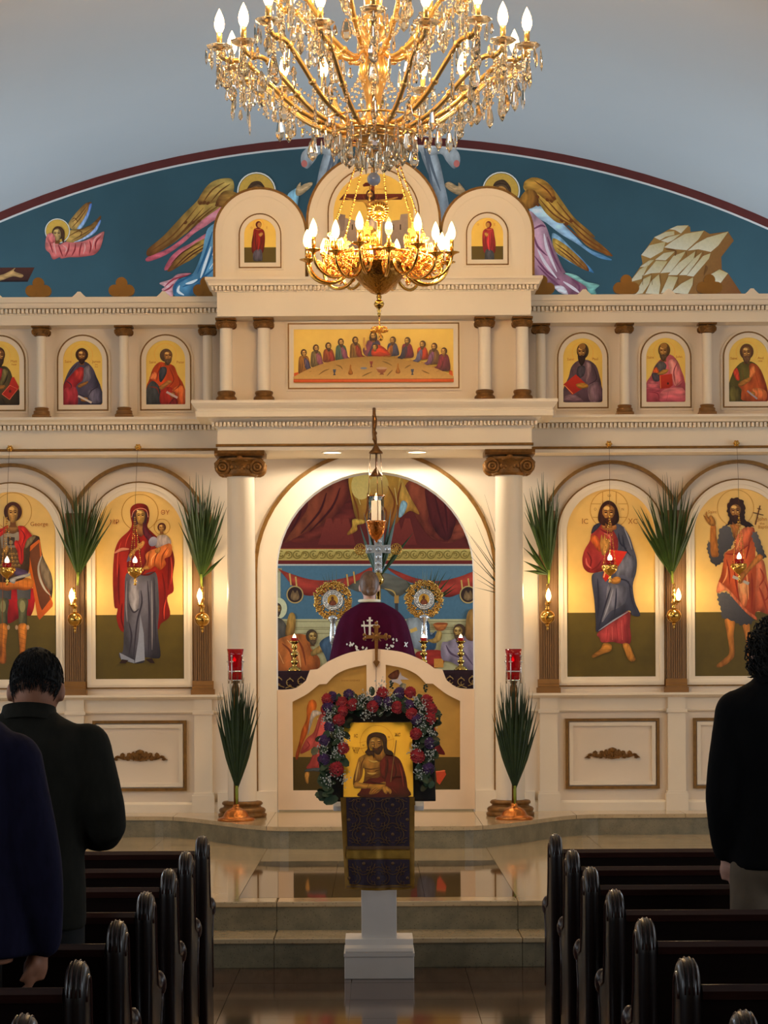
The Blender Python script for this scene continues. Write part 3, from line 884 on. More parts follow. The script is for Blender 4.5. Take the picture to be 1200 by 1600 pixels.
# ================================================================ icons
SK = (176, 128, 62); SKD = (110, 66, 28); SKL = (214, 172, 98)
def face(a, cx, cy, rx, ry, hair=(70, 32, 18), beard=None, turn=0.0, skin=SK, long_hair=False, beard_len=1.0, halo=None, halo_col=(150, 100, 34), hw=1.35, bald=False):
    """painted head: hair, face, beard, brow, eyes, nose, mouth"""
    if halo: a.ring(cx, cy-ry*0.1, halo, max(1.2, rx*0.05), halo_col)
    if long_hair: a.fill([(cx-rx*hw, cy-ry*0.2), (cx-rx*0.9, cy-ry*1.0), (cx, cy-ry*1.32), (cx+rx*0.9, cy-ry*1.0), (cx+rx*hw, cy-ry*0.2), (cx+rx*hw*1.05, cy+ry*0.7), (cx+rx*0.7, cy+ry*1.2), (cx-rx*0.7, cy+ry*1.2), (cx-rx*hw*1.05, cy+ry*0.7)], hair, tuple(int(v*0.6) for v in hair), (1, 0.3))
    else: a.ell(cx-turn*rx*0.25, cy-ry*0.22, rx*hw*0.98, ry*1.08, hair, tuple(int(v*0.7) for v in hair))
    a.fill([(cx-rx*0.45, cy+ry*0.6), (cx+rx*0.45, cy+ry*0.6), (cx+rx*0.55, cy+ry*1.45), (cx-rx*0.55, cy+ry*1.45)], SKD, sm=False)
    fx = cx+turn*rx*0.22
    a.fill([(fx-rx*0.82, cy-ry*0.55), (fx, cy-ry*0.92), (fx+rx*0.82, cy-ry*0.55), (fx+rx*0.86, cy+ry*0.1), (fx+rx*0.55, cy+ry*0.72), (fx, cy+ry*0.98), (fx-rx*0.55, cy+ry*0.72), (fx-rx*0.86, cy+ry*0.1)], skin, tuple(int(v*0.72) for v in skin), (1, 0.2))
    a.ell(fx-rx*0.25, cy-ry*0.55, rx*0.45, ry*0.2, SKL)
    if bald: a.ell(cx, cy-ry*0.85, rx*0.75, ry*0.42, tuple(int(v*0.95) for v in skin))
    if beard:
        L = beard_len
        a.fill([(fx-rx*0.88, cy+ry*0.05), (fx-rx*0.5, cy+ry*0.42), (fx, cy+ry*0.36), (fx+rx*0.5, cy+ry*0.42), (fx+rx*0.88, cy+ry*0.05), (fx+rx*0.75, cy+ry*0.8*L), (fx+rx*0.3, cy+ry*1.25*L), (fx, cy+ry*1.35*L), (fx-rx*0.3, cy+ry*1.25*L), (fx-rx*0.75, cy+ry*0.8*L)], beard, tuple(int(v*0.65) for v in beard))
    dk = (58, 28, 14)
    for q in (-1, 1):
        ex = fx+q*rx*0.40+turn*rx*0.1
        a.stroke([(ex-rx*0.28, cy-ry*0.26), (ex, cy-ry*0.36), (ex+rx*0.28, cy-ry*0.26)], ry*0.09, dk)
        a.ell(ex, cy-ry*0.14, rx*0.20, ry*0.07, dk)
        a.ell(ex, cy+ry*0.02, rx*0.2, ry*0.06, SKL)
    a.stroke([(fx+turn*rx*0.2, cy-ry*0.2), (fx+turn*rx*0.3+rx*0.02, cy+ry*0.26)], rx*0.16, SKL, sm=False)
    a.stroke([(fx-rx*0.16+turn*rx*0.25, cy+ry*0.3), (fx+rx*0.16+turn*rx*0.25, cy+ry*0.3)], ry*0.06, dk, sm=False)
    a.stroke([(fx-rx*0.26+turn*rx*0.2, cy+ry*0.50), (fx+rx*0.26+turn*rx*0.2, cy+ry*0.50)], ry*0.09, (120, 48, 30), sm=False)
def folds(a, lines, w, c):
    for l in lines: a.stroke(l, w*1.35, c)
def hand(a, pts, c=SK): a.fill(pts, c, tuple(int(v*0.75) for v in c)); 

def icon_big(side, k, label, arts, texts=(), ground=True):
    xc = CX+side*(1.866+1.011*k); hw = 0.350
    zt, zbm = zW(766), zW(1059); zs = zt-hw
    t = thing('icon_painting', label, 'icon', (xc, YW, zbm), 'large icons of the lower tier')
    out = arch_pts(xc-hw, xc+hw, zs, zbm, 28)
    M_ = mat('gold_leaf_large', (248, 204, 118), 0.42, metal=0.06, var=0.06, vscale=6)
    B().prism(out, YW-0.010, YW).build('gold_ground', M_, t)
    def ring_(g0, g1, y, nm, m_, dz0=0.0, dz1=0.0):
        o = arch_pts(xc-hw, xc+hw, zs, zbm-g0, 28, g0); i = arch_pts(xc-hw, xc+hw, zs, zbm-g1, 28, g1)
        # closed frame incl. bottom rail
        B().band(o, i, y, YW, True).build(nm, m_, t)
    ring_(0.030, 0.0, YW-0.026, 'frame', M_WHITE)
    ring_(0.052, 0.030, YW-0.036, 'frame', M_WHITE)
    ring_(0.066, 0.052, YW-0.028, 'frame', M_WHITE)
    ring_(0.078, 0.066, YW-0.020, 'gilt_line', M_GILT)
    if ground:
        zg = zW(959)
        g = mat('olive_ground', (92, 76, 16), 0.5, var=0.10, vscale=10)
        B().box(xc-hw, xc+hw, YW-0.0112, YW, zbm, zg).build('olive_ground', g, t)
    arts(t, YW-0.0115)
    return t

def art_mother(t, Y):
    a = Art(Y, 0, 680, 3.4286)
    R1, R2 = (150, 32, 20), (104, 18, 14)
    a.ring(750, 415, 98, 3, (168, 116, 40)); a.ring(868, 492, 42, 2.5, (168, 116, 40))
    a.fill([(700, 440), (698, 398), (715, 374), (748, 365), (785, 375), (800, 410), (798, 455), (790, 490), (815, 520), (862, 560), (905, 585), (925, 620), (935, 680), (925, 760), (930, 835), (895, 870), (912, 965), (862, 1010), (845, 1040), (760, 1010), (660, 1055), (625, 985), (630, 930), (613, 918), (605, 800), (607, 700), (615, 620), (640, 560), (690, 512), (706, 480)], R1, R2, (1, 0.4))
    a.fill([(690, 512), (720, 500), (790, 500), (815, 540), (800, 640), (770, 740), (700, 745), (680, 700), (690, 620), (700, 560)], (142, 26, 16), (92, 14, 12), (0.3, 1))
    # dress
    a.fill([(672, 755), (700, 738), (760, 750), (800, 735), (838, 742), (850, 850), (852, 950), (845, 1050), (860, 1180), (830, 1195), (775, 1190), (772, 1216), (720, 1222), (650, 1202), (638, 1166), (660, 1150), (664, 1000), (668, 880)], (98, 96, 108), (44, 42, 52), (0.5, 0.6))
    a.fill([(700, 770), (735, 765), (745, 850), (738, 925), (712, 945), (695, 900), (690, 830)], (122, 118, 126), (140, 136, 142))
    a.fill([(752, 960), (770, 1060), (776, 1205), (722, 1220), (742, 1090)], (112, 116, 132), (136, 142, 160), sm=False)
    a.fill([(640, 1165), (690, 1190), (720, 1205), (720, 1222), (650, 1202)], (122, 128, 146), sm=False)
    folds(a, [[(690, 1000), (705, 1080), (690, 1180)], [(790, 780), (800, 950), (795, 1180)], [(825, 760), (830, 950), (838, 1170)], [(755, 830), (760, 900), (735, 1000), (715, 1190)], [(690, 900), (715, 948), (745, 930)]], 7, (46, 42, 54))
    folds(a, [[(812, 780), (815, 950), (815, 1150)], [(680, 780), (676, 900), (682, 1000)]], 6, (118, 114, 122))
    folds(a, [[(640, 690), (635, 800), (640, 910)], [(870, 740), (885, 850), (870, 960)], [(905, 640), (905, 740), (900, 830)], [(655, 900), (650, 980), (665, 1040)], [(720, 520), (745, 560), (752, 640)], [(740, 745), (790, 748), (835, 728)]], 6, (84, 10, 10))
    folds(a, [[(650, 570), (632, 640), (628, 760)], [(915, 650), (922, 720), (915, 800)], [(700, 520), (680, 560), (672, 600)], [(890, 880), (880, 930), (880, 985)]], 4, (190, 62, 44))
    a.stroke([(614, 632), (650, 612), (692, 610)], 16, (190, 120, 92)); a.stroke([(616, 640), (650, 622), (692, 620)], 3, (110, 40, 30))
    # sleeve, hand
    a.fill([(678, 680), (690, 640), (708, 640), (705, 668)], (92, 86, 110), sm=False)
    hand(a, [(690, 645), (712, 615), (735, 598), (735, 572), (746, 580), (768, 565), (776, 578), (758, 606), (728, 622), (704, 655)], (190, 132, 66))
    folds(a, [[(740, 590), (765, 578)], [(742, 600), (765, 590)]], 2.5, (110, 60, 30))
    # veil interior and face
    a.fill([(712, 455), (708, 415), (722, 395), (752, 388), (782, 398), (790, 430), (786, 470), (770, 520), (745, 500), (725, 480)], (70, 36, 44))
    face(a, 753, 436, 27, 42, (80, 30, 30), None, 0.15, (186, 140, 66), hw=1.0)
    a.fill([(712, 425), (716, 398), (750, 382), (786, 396), (796, 430), (786, 416), (752, 398), (722, 410)], R1, R2, (1, 0))
    a.stroke([(706, 440), (718, 405), (752, 392), (784, 402), (794, 440)], 3, (214, 150, 120), taper=False)
    a.ell(738, 404, 5, 4, (240, 200, 150))
    a.fill([(735, 478), (765, 490), (775, 520), (755, 545), (735, 520)], (160, 112, 60), (96, 50, 30))
    a.fill([(772, 470), (800, 520), (835, 556), (820, 590), (790, 560), (765, 520)], (84, 26, 40))
    # child
    a.fill([(842, 545), (832, 578), (838, 602), (905, 602), (917, 566), (892, 538), (865, 535)], (170, 156, 148), (136, 120, 120))
    a.ell(820, 570, 22, 27, (158, 158, 176), (110, 108, 128), (0, 1), 0.5)
    a.fill([(780, 642), (805, 618), (850, 602), (905, 580), (922, 600), (915, 645), (882, 662), (890, 692), (858, 722), (830, 702), (802, 720), (768, 716), (785, 680)], (206, 116, 56), (150, 66, 24), (0.4, 1))
    folds(a, [[(860, 610), (835, 650), (825, 700)], [(900, 600), (870, 650), (866, 710)], [(800, 630), (795, 670), (790, 710)]], 5, (122, 50, 18))
    folds(a, [[(845, 625), (815, 660), (810, 700)], [(905, 615), (890, 645)]], 4, (236, 160, 96))
    hand(a, [(830, 625), (850, 600), (862, 606), (850, 632)], (176, 120, 56)); hand(a, [(766, 712), (790, 700), (800, 716), (776, 722)], (176, 120, 56))
    face(a, 867, 498, 17, 22, (74, 26, 22), None, 0, (170, 120, 62))
    # shoes
    a.fill([(640, 1222), (655, 1200), (690, 1206), (672, 1222)], (40, 24, 22), sm=False); a.fill([(780, 1200), (815, 1195), (830, 1222), (805, 1220)], (40, 24, 22), sm=False)
    # hanging palm-thin hair lines of the background
    a.build('painted_figure', t)
    for body, x, y, h in (('\u039c\u03a1', 179, 816, 7), ('\u0398\u03a5', 258, 801, 7)): text(body, x, y, Y, h, (170, 66, 26), 'inscription', t)

def art_warrior(t, Y):
    a = Art(Y, 0, 760, 6.4)
    a.ring(130, 250, 186, 5, (168, 116, 40))
    # cloak behind
    a.fill([(20, 1020), (330, 1020), (345, 1180), (310, 1290), (270, 1290), (200, 1310), (80, 1370), (60, 1230), (-40, 1200)], (166, 24, 26), (120, 14, 18))
    # shield
    a.fill([(310, 500), (385, 500), (400, 540), (430, 700), (520, 900), (520, 1100), (460, 1200), (330, 800), (270, 640)], (66, 44, 32), (40, 26, 20))
    a.fill([(245, 640), (390, 530), (400, 545), (420, 720), (500, 1080), (530, 1170), (525, 1200), (395, 1335), (375, 1300), (310, 900)], (190, 92, 30), (150, 66, 20), (0.3, 1), sm=False)
    a.fill([(290, 660), (392, 560), (402, 700), (480, 1000), (505, 1130), (420, 1240), (395, 1180), (330, 880)], (104, 58, 28), (70, 36, 18), sm=False)
    a.fill([(410, 700), (470, 790), (520, 900), (515, 1040), (470, 1010), (420, 920), (400, 800)], (112, 98, 80), (80, 68, 56))
    a.stroke([(420, 690), (385, 800), (400, 920), (450, 1030), (505, 1090)], 22, (150, 144, 134))
    # legs, trousers, boots
    for q in (30, 225):
        a.fill([(q-55, 1030), (q+85, 1030), (q+80, 1130), (q-50, 1130)], (84, 84, 84), (54, 54, 58), (1, 0), sm=False)
        a.fill([(q-45, 1130), (q+55, 1130), (q+45, 1260), (q+40, 1400), (q-25, 1400), (q-40, 1250)], (100, 98, 66), (56, 56, 40), (1, 0.2))
        a.ell(q, 1200, 28, 60, (128, 124, 84))
        a.fill([(q-40, 1390), (q+45, 1390), (q+30, 1600), (q+28, 1760), (q-40, 1765), (q-62, 1745), (q-28, 1700), (q-32, 1560)], (190, 116, 40), (140, 76, 26))
        for v in range(6): a.stroke([(q-32, 1420+v*45), (q+34, 1445+v*45)], 8, (96, 52, 18), sm=False)
        a.ell(q+55, 1410, 14, 24, (160, 130, 100)); a.ell(q-58, 1410, 14, 24, (160, 130, 100))
    # skirt and armour
    a.fill([(-120, 920), (300, 920), (325, 1010), (250, 1040), (160, 1030), (80, 1045), (0, 1030), (-100, 1020)], (200, 118, 40), (138, 70, 20))
    for v in range(9): a.stroke([(-90+v*46, 930), (-96+v*47, 1025)], 9, (116, 60, 18), sm=False)
    a.fill([(-90, 440), (60, 450), (230, 450), (300, 520), (300, 640), (270, 900), (60, 960), (-80, 900), (-90, 600)], (96, 72, 40), (58, 40, 24), (0.3, 1))
    for r_ in range(4):
        for v in range(6): a.ell(30+v*36-(r_ % 2)*18, 680+r_*38, 15, 17, (150, 116, 58), (70, 48, 22))
    a.fill([(0, 470), (200, 455), (195, 610), (20, 620)], (150, 138, 118), (118, 106, 92), sm=False)
    a.fill([(75, 505), (150, 510), (150, 590), (78, 590)], (60, 46, 36), sm=False); a.ell(112, 560, 20, 22, (130, 112, 84))
    a.fill([(130, 815), (280, 850), (250, 905), (160, 890)], (70, 54, 84)); a.fill([(110, 920), (290, 870), (290, 900), (170, 930), (150, 970), (110, 960)], (150, 146, 140))
    # cloak over shoulders with knot
    a.fill([(180, 400), (240, 400), (290, 450), (330, 510), (300, 560), (240, 620), (240, 720), (220, 780), (195, 760), (175, 650), (145, 580), (160, 540), (190, 540), (190, 450)], (206, 46, 30), (150, 22, 18), (1, 0.2))
    a.fill([(80, 385), (20, 420), (-60, 440), (-120, 500), (-130, 650), (-80, 640), (-40, 540), (60, 460)], (196, 40, 28), (140, 22, 18))
    folds(a, [[(210, 430), (250, 500), (220, 600)], [(185, 560), (215, 640), (215, 750)], [(40, 430), (-30, 480), (-70, 560)]], 9, (120, 14, 16))
    a.fill([(270, 540), (320, 500), (360, 505), (300, 590), (250, 620)], (110, 96, 66))
    # arms
    a.fill([(-110, 560), (-60, 560), (-30, 660), (30, 690), (80, 620), (90, 640), (60, 710), (0, 730), (-90, 700)], (120, 92, 50), (78, 54, 28))
    hand(a, [(30, 640), (60, 600), (85, 600), (85, 640), (55, 670)])
    a.stroke([(40, 300), (20, 1700)], 6, (120, 70, 40), taper=False, sm=False)
    a.fill([(100, 390), (175, 400), (180, 450), (130, 475), (75, 450)], (150, 106, 54), (96, 60, 30))
    face(a, 132, 275, 56, 92, (72, 34, 20), None, 0.05, (190, 138, 64), hw=1.65)
    a.build('painted_figure', t)
    text('George', 61, 819, Y, 6.5, (160, 72, 20), 'inscription', t); text('Saint', -28, 819, Y, 6.5, (160, 72, 20), 'inscription', t)

def art_christ(t, Y):
    a = Art(Y, 810, 680, 3.0769)
    HL = (176, 122, 44)
    a.ring(437, 358, 92, 2.6, HL)
    for x0, y0, x1, y1 in ((405, 272, 405, 330), (470, 272, 470, 330), (350, 330, 395, 330), (480, 330, 525, 330), (358, 395, 395, 395), (480, 395, 520, 395)): a.stroke([(x0, y0), (x1, y1)], 2.6, HL, False, sm=False)
    BL, BD = (86, 88, 108), (42, 44, 62)
    a.fill([(386, 945), (525, 845), (536, 920), (538, 1000), (482, 1000), (452, 994), (402, 996), (390, 975)], (164, 62, 62), (120, 36, 40), (1, 0.2))
    folds(a, [[(430, 930), (425, 990)], [(470, 900), (478, 990)], [(505, 880), (515, 990)]], 6, (104, 24, 30)); folds(a, [[(450, 920), (452, 985)], [(495, 890), (500, 985)]], 6, (190, 92, 86))
    a.fill([(352, 470), (385, 430), (410, 425), (462, 440), (475, 470), (475, 560), (425, 640), (385, 658), (345, 662), (316, 642), (307, 600), (318, 552), (342, 510)], (164, 52, 48), (116, 30, 32), (0.6, 0.8))
    a.fill([(345, 500), (360, 480), (380, 490), (402, 530), (392, 562), (370, 540)], (200, 96, 40), (150, 62, 24))
    folds(a, [[(330, 560), (350, 600), (340, 650)], [(390, 450), (430, 470), (465, 455)], [(400, 600), (380, 630), (350, 650)]], 6, (100, 22, 26)); folds(a, [[(325, 590), (330, 620), (350, 640)], [(410, 470), (440, 490), (440, 530)]], 7, (192, 90, 84))
    a.fill([(445, 432), (490, 430), (530, 478), (552, 540), (569, 600), (566, 660), (550, 722), (560, 800), (586, 866), (548, 866), (530, 842), (460, 890), (380, 946), (372, 900), (365, 800), (352, 700), (360, 665), (400, 656), (425, 640), (452, 600), (475, 560), (478, 500)], BL, BD, (0.4, 1))
    a.fill([(362, 435), (400, 420), (385, 445), (350, 475)], BD)
    a.fill([(480, 600), (530, 570), (566, 600), (560, 660), (540, 690), (500, 670), (470, 680)], (104, 106, 122), (64, 66, 84), (1, 0.3))
    a.fill([(430, 720), (470, 720), (520, 735), (515, 800), (480, 830), (440, 850), (400, 900), (420, 800)], (108, 108, 124), (66, 68, 86), (1, 0.2))
    folds(a, [[(445, 730), (420, 810), (385, 930)], [(470, 735), (468, 800), (460, 870)], [(500, 480), (510, 540), (540, 580)], [(530, 700), (545, 790), (565, 850)], [(470, 690), (520, 700), (545, 740)], [(380, 690), (385, 790), (380, 880)], [(480, 470), (490, 520), (520, 545)]], 6, (34, 36, 54))
    folds(a, [[(385, 940), (455, 892), (528, 848)], [(455, 740), (435, 810), (410, 880)], [(505, 440), (530, 500), (545, 550)]], 5, (132, 134, 150))
    a.fill([(440, 550), (522, 560), (492, 612), (442, 682), (418, 706), (404, 682), (428, 600)], (196, 44, 28), (160, 30, 20), sm=False)
    a.stroke([(440, 556), (428, 610), (410, 684)], 5, (220, 170, 110), False)
    hand(a, [(392, 515), (400, 478), (408, 500), (414, 474), (422, 500), (436, 500), (436, 535), (428, 560), (405, 578), (396, 548)], (200, 140, 66))
    folds(a, [[(406, 505), (410, 530)], [(420, 505), (422, 530)]], 2.5, (110, 60, 26))
    hand(a, [(448, 692), (470, 680), (490, 686), (488, 708), (465, 716), (446, 710)], (176, 118, 48))
    hand(a, [(410, 1000), (446, 1008), (442, 1038), (402, 1052), (362, 1070), (354, 1058), (394, 1028)], (176, 116, 46)); hand(a, [(500, 1004), (530, 1004), (550, 1048), (562, 1078), (546, 1090), (526, 1076), (512, 1040)], (176, 116, 46))
    a.fill([(408, 425), (462, 428), (470, 450), (435, 464), (402, 446)], (190, 128, 66), (110, 56, 30))
    face(a, 433, 378, 33, 48, (64, 28, 18), (70, 32, 18), 0, (168, 112, 52), True, 0.82, hw=1.42)
    a.build('painted_figure', t)
    for body, x, y, h in (('\u0399C', 914, 815, 8), ('\u03a7C', 989, 815, 8), ('\u039f', 930, 796, 4), ('\u03c9', 952, 774, 5), ('\u039d', 973, 796, 4)): text(body, x, y, Y, h, (168, 92, 30), 'inscription', t)

def art_hermit(t, Y):
    a = Art(Y, 1090, 760, 6.6667)
    a.ring(395, 225, 190, 4.5, (168, 116, 40))
    FU, FD = (84, 82, 84), (48, 46, 50)
    def fur(pts, spike):
        out = []; m = len(pts)
        for i, p in enumerate(pts):
            q = pts[(i+1) % m]; out.append(p)
            dx, dy = q[0]-p[0], q[1]-p[1]; l = math.hypot(dx, dy) or 1
            k = int(l/22)
            for j in range(1, k):
                s_ = spike if j % 2 else 0
                out.append((p[0]+dx*j/k+dy/l*s_, p[1]+dy*j/k-dx/l*s_))
        return out
    # right hanging mantle
    a.fill([(600, 760), (690, 780), (730, 1000), (800, 1200), (820, 1320), (760, 1340), (640, 1300), (590, 1280), (580, 900)], (206, 112, 70), (150, 60, 30))
    folds(a, [[(650, 850), (690, 950), (640, 1040)], [(700, 990), (740, 1130), (690, 1200)], [(640, 1050), (680, 1150), (720, 1300)]], 16, (150, 52, 28))
    # fur hem, legs
    hand(a, [(285, 1370), (385, 1390), (375, 1560), (385, 1750), (330, 1830), (250, 1880), (205, 1885), (200, 1860), (270, 1800), (330, 1730), (310, 1560)], (180, 112, 44))
    hand(a, [(470, 1430), (540, 1440), (545, 1600), (600, 1830), (640, 1900), (590, 1915), (530, 1860), (500, 1600)], (170, 104, 40))
    a.fill(fur([(205, 1110), (300, 1090), (400, 1180), (500, 1300), (600, 1390), (560, 1440), (440, 1450), (330, 1390), (240, 1380), (235, 1280), (200, 1180)], -14), FU, FD, (0.4, 1), sm=False)
    # orange mantle
    a.fill([(290, 690), (380, 640), (480, 480), (590, 440), (600, 700), (610, 900), (600, 1100), (600, 1300), (580, 1370), (470, 1260), (380, 1180), (300, 1080), (200, 1110), (215, 1000), (245, 920), (270, 780)], (196, 90, 40), (146, 52, 20), (0.3, 1))
    a.fill([(420, 1000), (500, 1000), (520, 1100), (510, 1230), (470, 1250), (440, 1180)], (222, 150, 96), (190, 100, 56))
    a.fill([(215, 1000), (260, 1020), (340, 1090), (420, 1180), (520, 1290), (610, 1360), (605, 1390), (500, 1310), (390, 1190), (300, 1085), (200, 1110)], (216, 128, 84), (180, 84, 48))
    a.fill([(385, 560), (470, 440), (530, 425), (590, 440), (560, 560), (490, 640), (400, 690)], (216, 116, 72), (170, 70, 36), (1, 0.6))
    folds(a, [[(300, 760), (330, 900), (330, 1020)], [(540, 560), (530, 640), (500, 760)], [(380, 880), (400, 1000), (430, 1180)], [(560, 900), (570, 1080), (560, 1300)], [(280, 700), (400, 700), (540, 600)]], 14, (134, 42, 16))
    folds(a, [[(310, 830), (300, 930), (260, 1010)], [(470, 500), (430, 590), (400, 660)], [(500, 850), (520, 1000), (530, 1180)]], 12, (226, 142, 86))
    # fur tunic and sleeves
    a.fill(fur([(225, 440), (300, 390), (350, 440), (385, 560), (350, 650), (280, 690), (270, 790), (190, 840), (130, 780), (90, 650), (105, 560), (150, 590), (140, 700), (215, 730), (205, 560)], -10), FU, FD, (0.4, 1), sm=False)
    a.fill(fur([(570, 470), (620, 470), (660, 580), (720, 740), (680, 760), (620, 720), (590, 620), (555, 520)], -10), (92, 88, 88), FD, (1, 0.5), sm=False)
    # arms
    hand(a, [(140, 400), (185, 400), (195, 520), (215, 700), (200, 735), (140, 720), (130, 560)], (180, 108, 40))
    hand(a, [(140, 410), (95, 370), (60, 300), (80, 310), (90, 260), (110, 320), (140, 300), (180, 350), (185, 405)], (180, 120, 48))
    folds(a, [[(100, 320), (130, 350), (120, 380)], [(80, 320), (105, 360)]], 6, (110, 60, 24))
    hand(a, [(620, 715), (680, 730), (660, 770), (570, 850), (480, 960), (455, 1010), (425, 1000), (430, 940), (500, 870)], (180, 112, 44))
    a.fill([(370, 925), (430, 950), (425, 980), (360, 955)], (170, 160, 148), sm=False); a.fill([(480, 975), (540, 1000), (525, 1030), (470, 1000)], (170, 160, 148), sm=False)
    # staff cross
    a.stroke([(650, 200), (600, 400)], 11, (74, 34, 14), False, sm=False); a.stroke([(575, 272), (685, 300)], 9, (74, 34, 14), False, sm=False); a.stroke([(620, 230), (662, 240)], 8, (74, 34, 14), False, sm=False)
    # hair and head
    a.fill(fur([(300, 260), (310, 180), (350, 120), (420, 115), (480, 150), (500, 230), (490, 340), (560, 390), (590, 420), (500, 430), (440, 390), (360, 400), (290, 410), (330, 350)], -8), (52, 26, 18), (34, 16, 12), sm=False)
    a.fill([(345, 400), (440, 400), (430, 440), (390, 560), (360, 450)], (170, 104, 46), (110, 60, 26))
    face(a, 393, 265, 62, 88, (52, 26, 18), (58, 30, 18), 0, (160, 106, 50), False, 1.05, hw=1.35)
    a.build('painted_figure', t)
    for body, x, y, h in (('Saint', 1113, 800, 5), ('John', 1191, 811, 6), ('the', 1191, 818, 4), ('Baptist', 1194, 823.5, 5)): text(body, x, y, Y, h, (178, 106, 30), 'inscription', t)

icon_big(-1, 0, 'tall arched icon of a red-veiled mother holding a child, gold ground', art_mother)
icon_big(-1, 1, 'tall arched icon of a young warrior in armour with shield and red cloak', art_warrior)
icon_big(1, 0, 'tall arched icon of a bearded man in blue mantle holding a red book', art_christ)
icon_big(1, 1, 'tall arched icon of a wild-haired hermit in fur and orange mantle', art_hermit)

# ---- upper tier half-length icons
def icon_small(xc, hw, Y, ytop, ybot, label, group, name='icon_painting', fr=0.052, ground=None):
    zt, zb_ = Z_(ytop, Y), Z_(ybot, Y); zs = zt-hw
    t = thing(name, label, 'icon', (xc, Y, zb_), group)
    B().prism(arch_pts(xc-hw, xc+hw, zs, zb_, 22), Y-0.008, Y).build('gold_ground', M_GOLDLEAF, t)
    def rg(g0, g1, y, nm, m_): B().band(arch_pts(xc-hw, xc+hw, zs, zb_-g0, 22, g0), arch_pts(xc-hw, xc+hw, zs, zb_-g1, 22, g1), y, Y, True).build(nm, m_, t)
    rg(fr*0.72, 0, Y-0.016, 'frame', M_WHITE); rg(fr*0.92, fr*0.72, Y-0.020, 'gilt_line', M_GILT); rg(fr*1.2, fr*0.92, Y-0.012, 'frame', M_WHITE)
    if ground:
        B().box(xc-hw, xc+hw, Y-0.0095, Y, zb_, Z_(ground, Y)).build('olive_ground', mat('olive_ground', (74, 58, 20)), t)
    return t
TX = (206, 112, 30)
def apostle(side, i, label, fn, texts):
    xc = CX+side*(1.651, 2.308, 2.963)[i]
    t = icon_small(xc, 0.155, YW, 530.5, 630.6, label, 'half-length icons of the upper tier')
    fn(t, YW-0.0085)
    for body, x, y, h in texts: text(body, x, y, YW-0.009, h, TX, 'inscription', t)
def ap_blue(t, Y):
    a = Art(Y, 80, 520, 5.2174)
    a.ring(250, 180, 88, 2.5, (222, 158, 60))
    a.fill([(97, 585), (97, 450), (112, 385), (150, 300), (200, 245), (235, 232), (290, 240), (340, 290), (370, 360), (408, 455), (408, 585)], (78, 72, 92), (50, 46, 66), (0.3, 1), n=3)
    a.fill([(97, 585), (97, 460), (115, 400), (175, 330), (230, 280), (272, 300), (262, 380), (215, 420), (200, 470), (215, 585)], (156, 34, 40), (116, 24, 36), (0.2, 1))
    a.fill([(185, 320), (225, 300), (262, 310), (255, 370), (210, 400)], (176, 56, 48), (150, 30, 34))
    a.fill([(100, 470), (160, 440), (210, 460), (215, 580), (160, 585), (100, 585)], (168, 52, 62), (122, 26, 40))
    a.fill([(270, 290), (310, 270), (325, 360), (300, 400), (255, 410), (265, 350)], (112, 106, 116), (84, 80, 96)); a.fill([(300, 480), (360, 450), (400, 470), (405, 560), (330, 570)], (104, 100, 120), (70, 66, 88), (1, 0))
    folds(a, [[(350, 340), (380, 430), (330, 470), (300, 520)], [(220, 500), (270, 520), (300, 570)], [(120, 390), (160, 420), (165, 450)], [(215, 250), (170, 310), (130, 370)]], 6, (44, 34, 52))
    hand(a, [(215, 430), (255, 410), (300, 395), (295, 415), (262, 435), (230, 450)], (150, 100, 44)); hand(a, [(240, 540), (270, 525), (300, 535), (290, 560), (250, 560)], (150, 100, 44))
    a.stroke([(220, 515), (330, 570)], 16, (186, 176, 168), False, sm=False)
    face(a, 250, 190, 34, 50, (58, 28, 16), (54, 26, 14), 0, (148, 96, 44), hw=1.55)
    a.build('painted_figure', t)
def ap_orange(t, Y):
    a = Art(Y, 80, 520, 5.2174)
    a.ring(930, 175, 88, 2.5, (222, 158, 60))
    a.fill([(775, 585), (775, 450), (800, 380), (830, 290), (880, 240), (930, 245), (1000, 270), (1030, 340), (1085, 440), (1088, 585)], (196, 74, 24), (150, 46, 16), (0.3, 1), n=3)
    a.fill([(885, 290), (935, 280), (940, 330), (900, 400), (880, 380)], (62, 66, 74), (38, 40, 50))
    a.fill([(775, 585), (775, 470), (800, 410), (840, 395), (890, 460), (890, 585)], (66, 70, 74), (34, 38, 44), (0.4, 1))
    a.fill([(895, 470), (960, 440), (1000, 470), (1030, 585), (895, 585)], (166, 40, 26), (122, 24, 22)); a.fill([(960, 585), (1000, 530), (1028, 545), (1025, 585)], (104, 20, 24))
    a.fill([(800, 370), (840, 320), (870, 350), (850, 380)], (222, 116, 66)); a.fill([(985, 470), (1040, 430), (1085, 450), (1088, 560), (1040, 585), (1030, 500)], (214, 110, 50), (180, 74, 30))
    folds(a, [[(900, 260), (870, 330), (860, 390)], [(960, 280), (1000, 380), (960, 440)], [(1030, 350), (1050, 420), (1000, 470)], [(920, 480), (925, 580)], [(800, 440), (860, 450), (880, 500)]], 6, (124, 34, 14))
    hand(a, [(880, 440), (920, 410), (960, 385), (985, 400), (960, 420), (900, 465)], (170, 112, 52)); hand(a, [(965, 500), (995, 485), (1010, 510), (985, 530)], (170, 112, 52)); a.stroke([(940, 482), (1030, 530)], 18, (184, 160, 160), False, sm=False)
    face(a, 945, 195, 36, 50, (92, 66, 46), (104, 78, 56), 0.9, (160, 106, 52), hw=1.45)
    a.build('painted_figure', t)
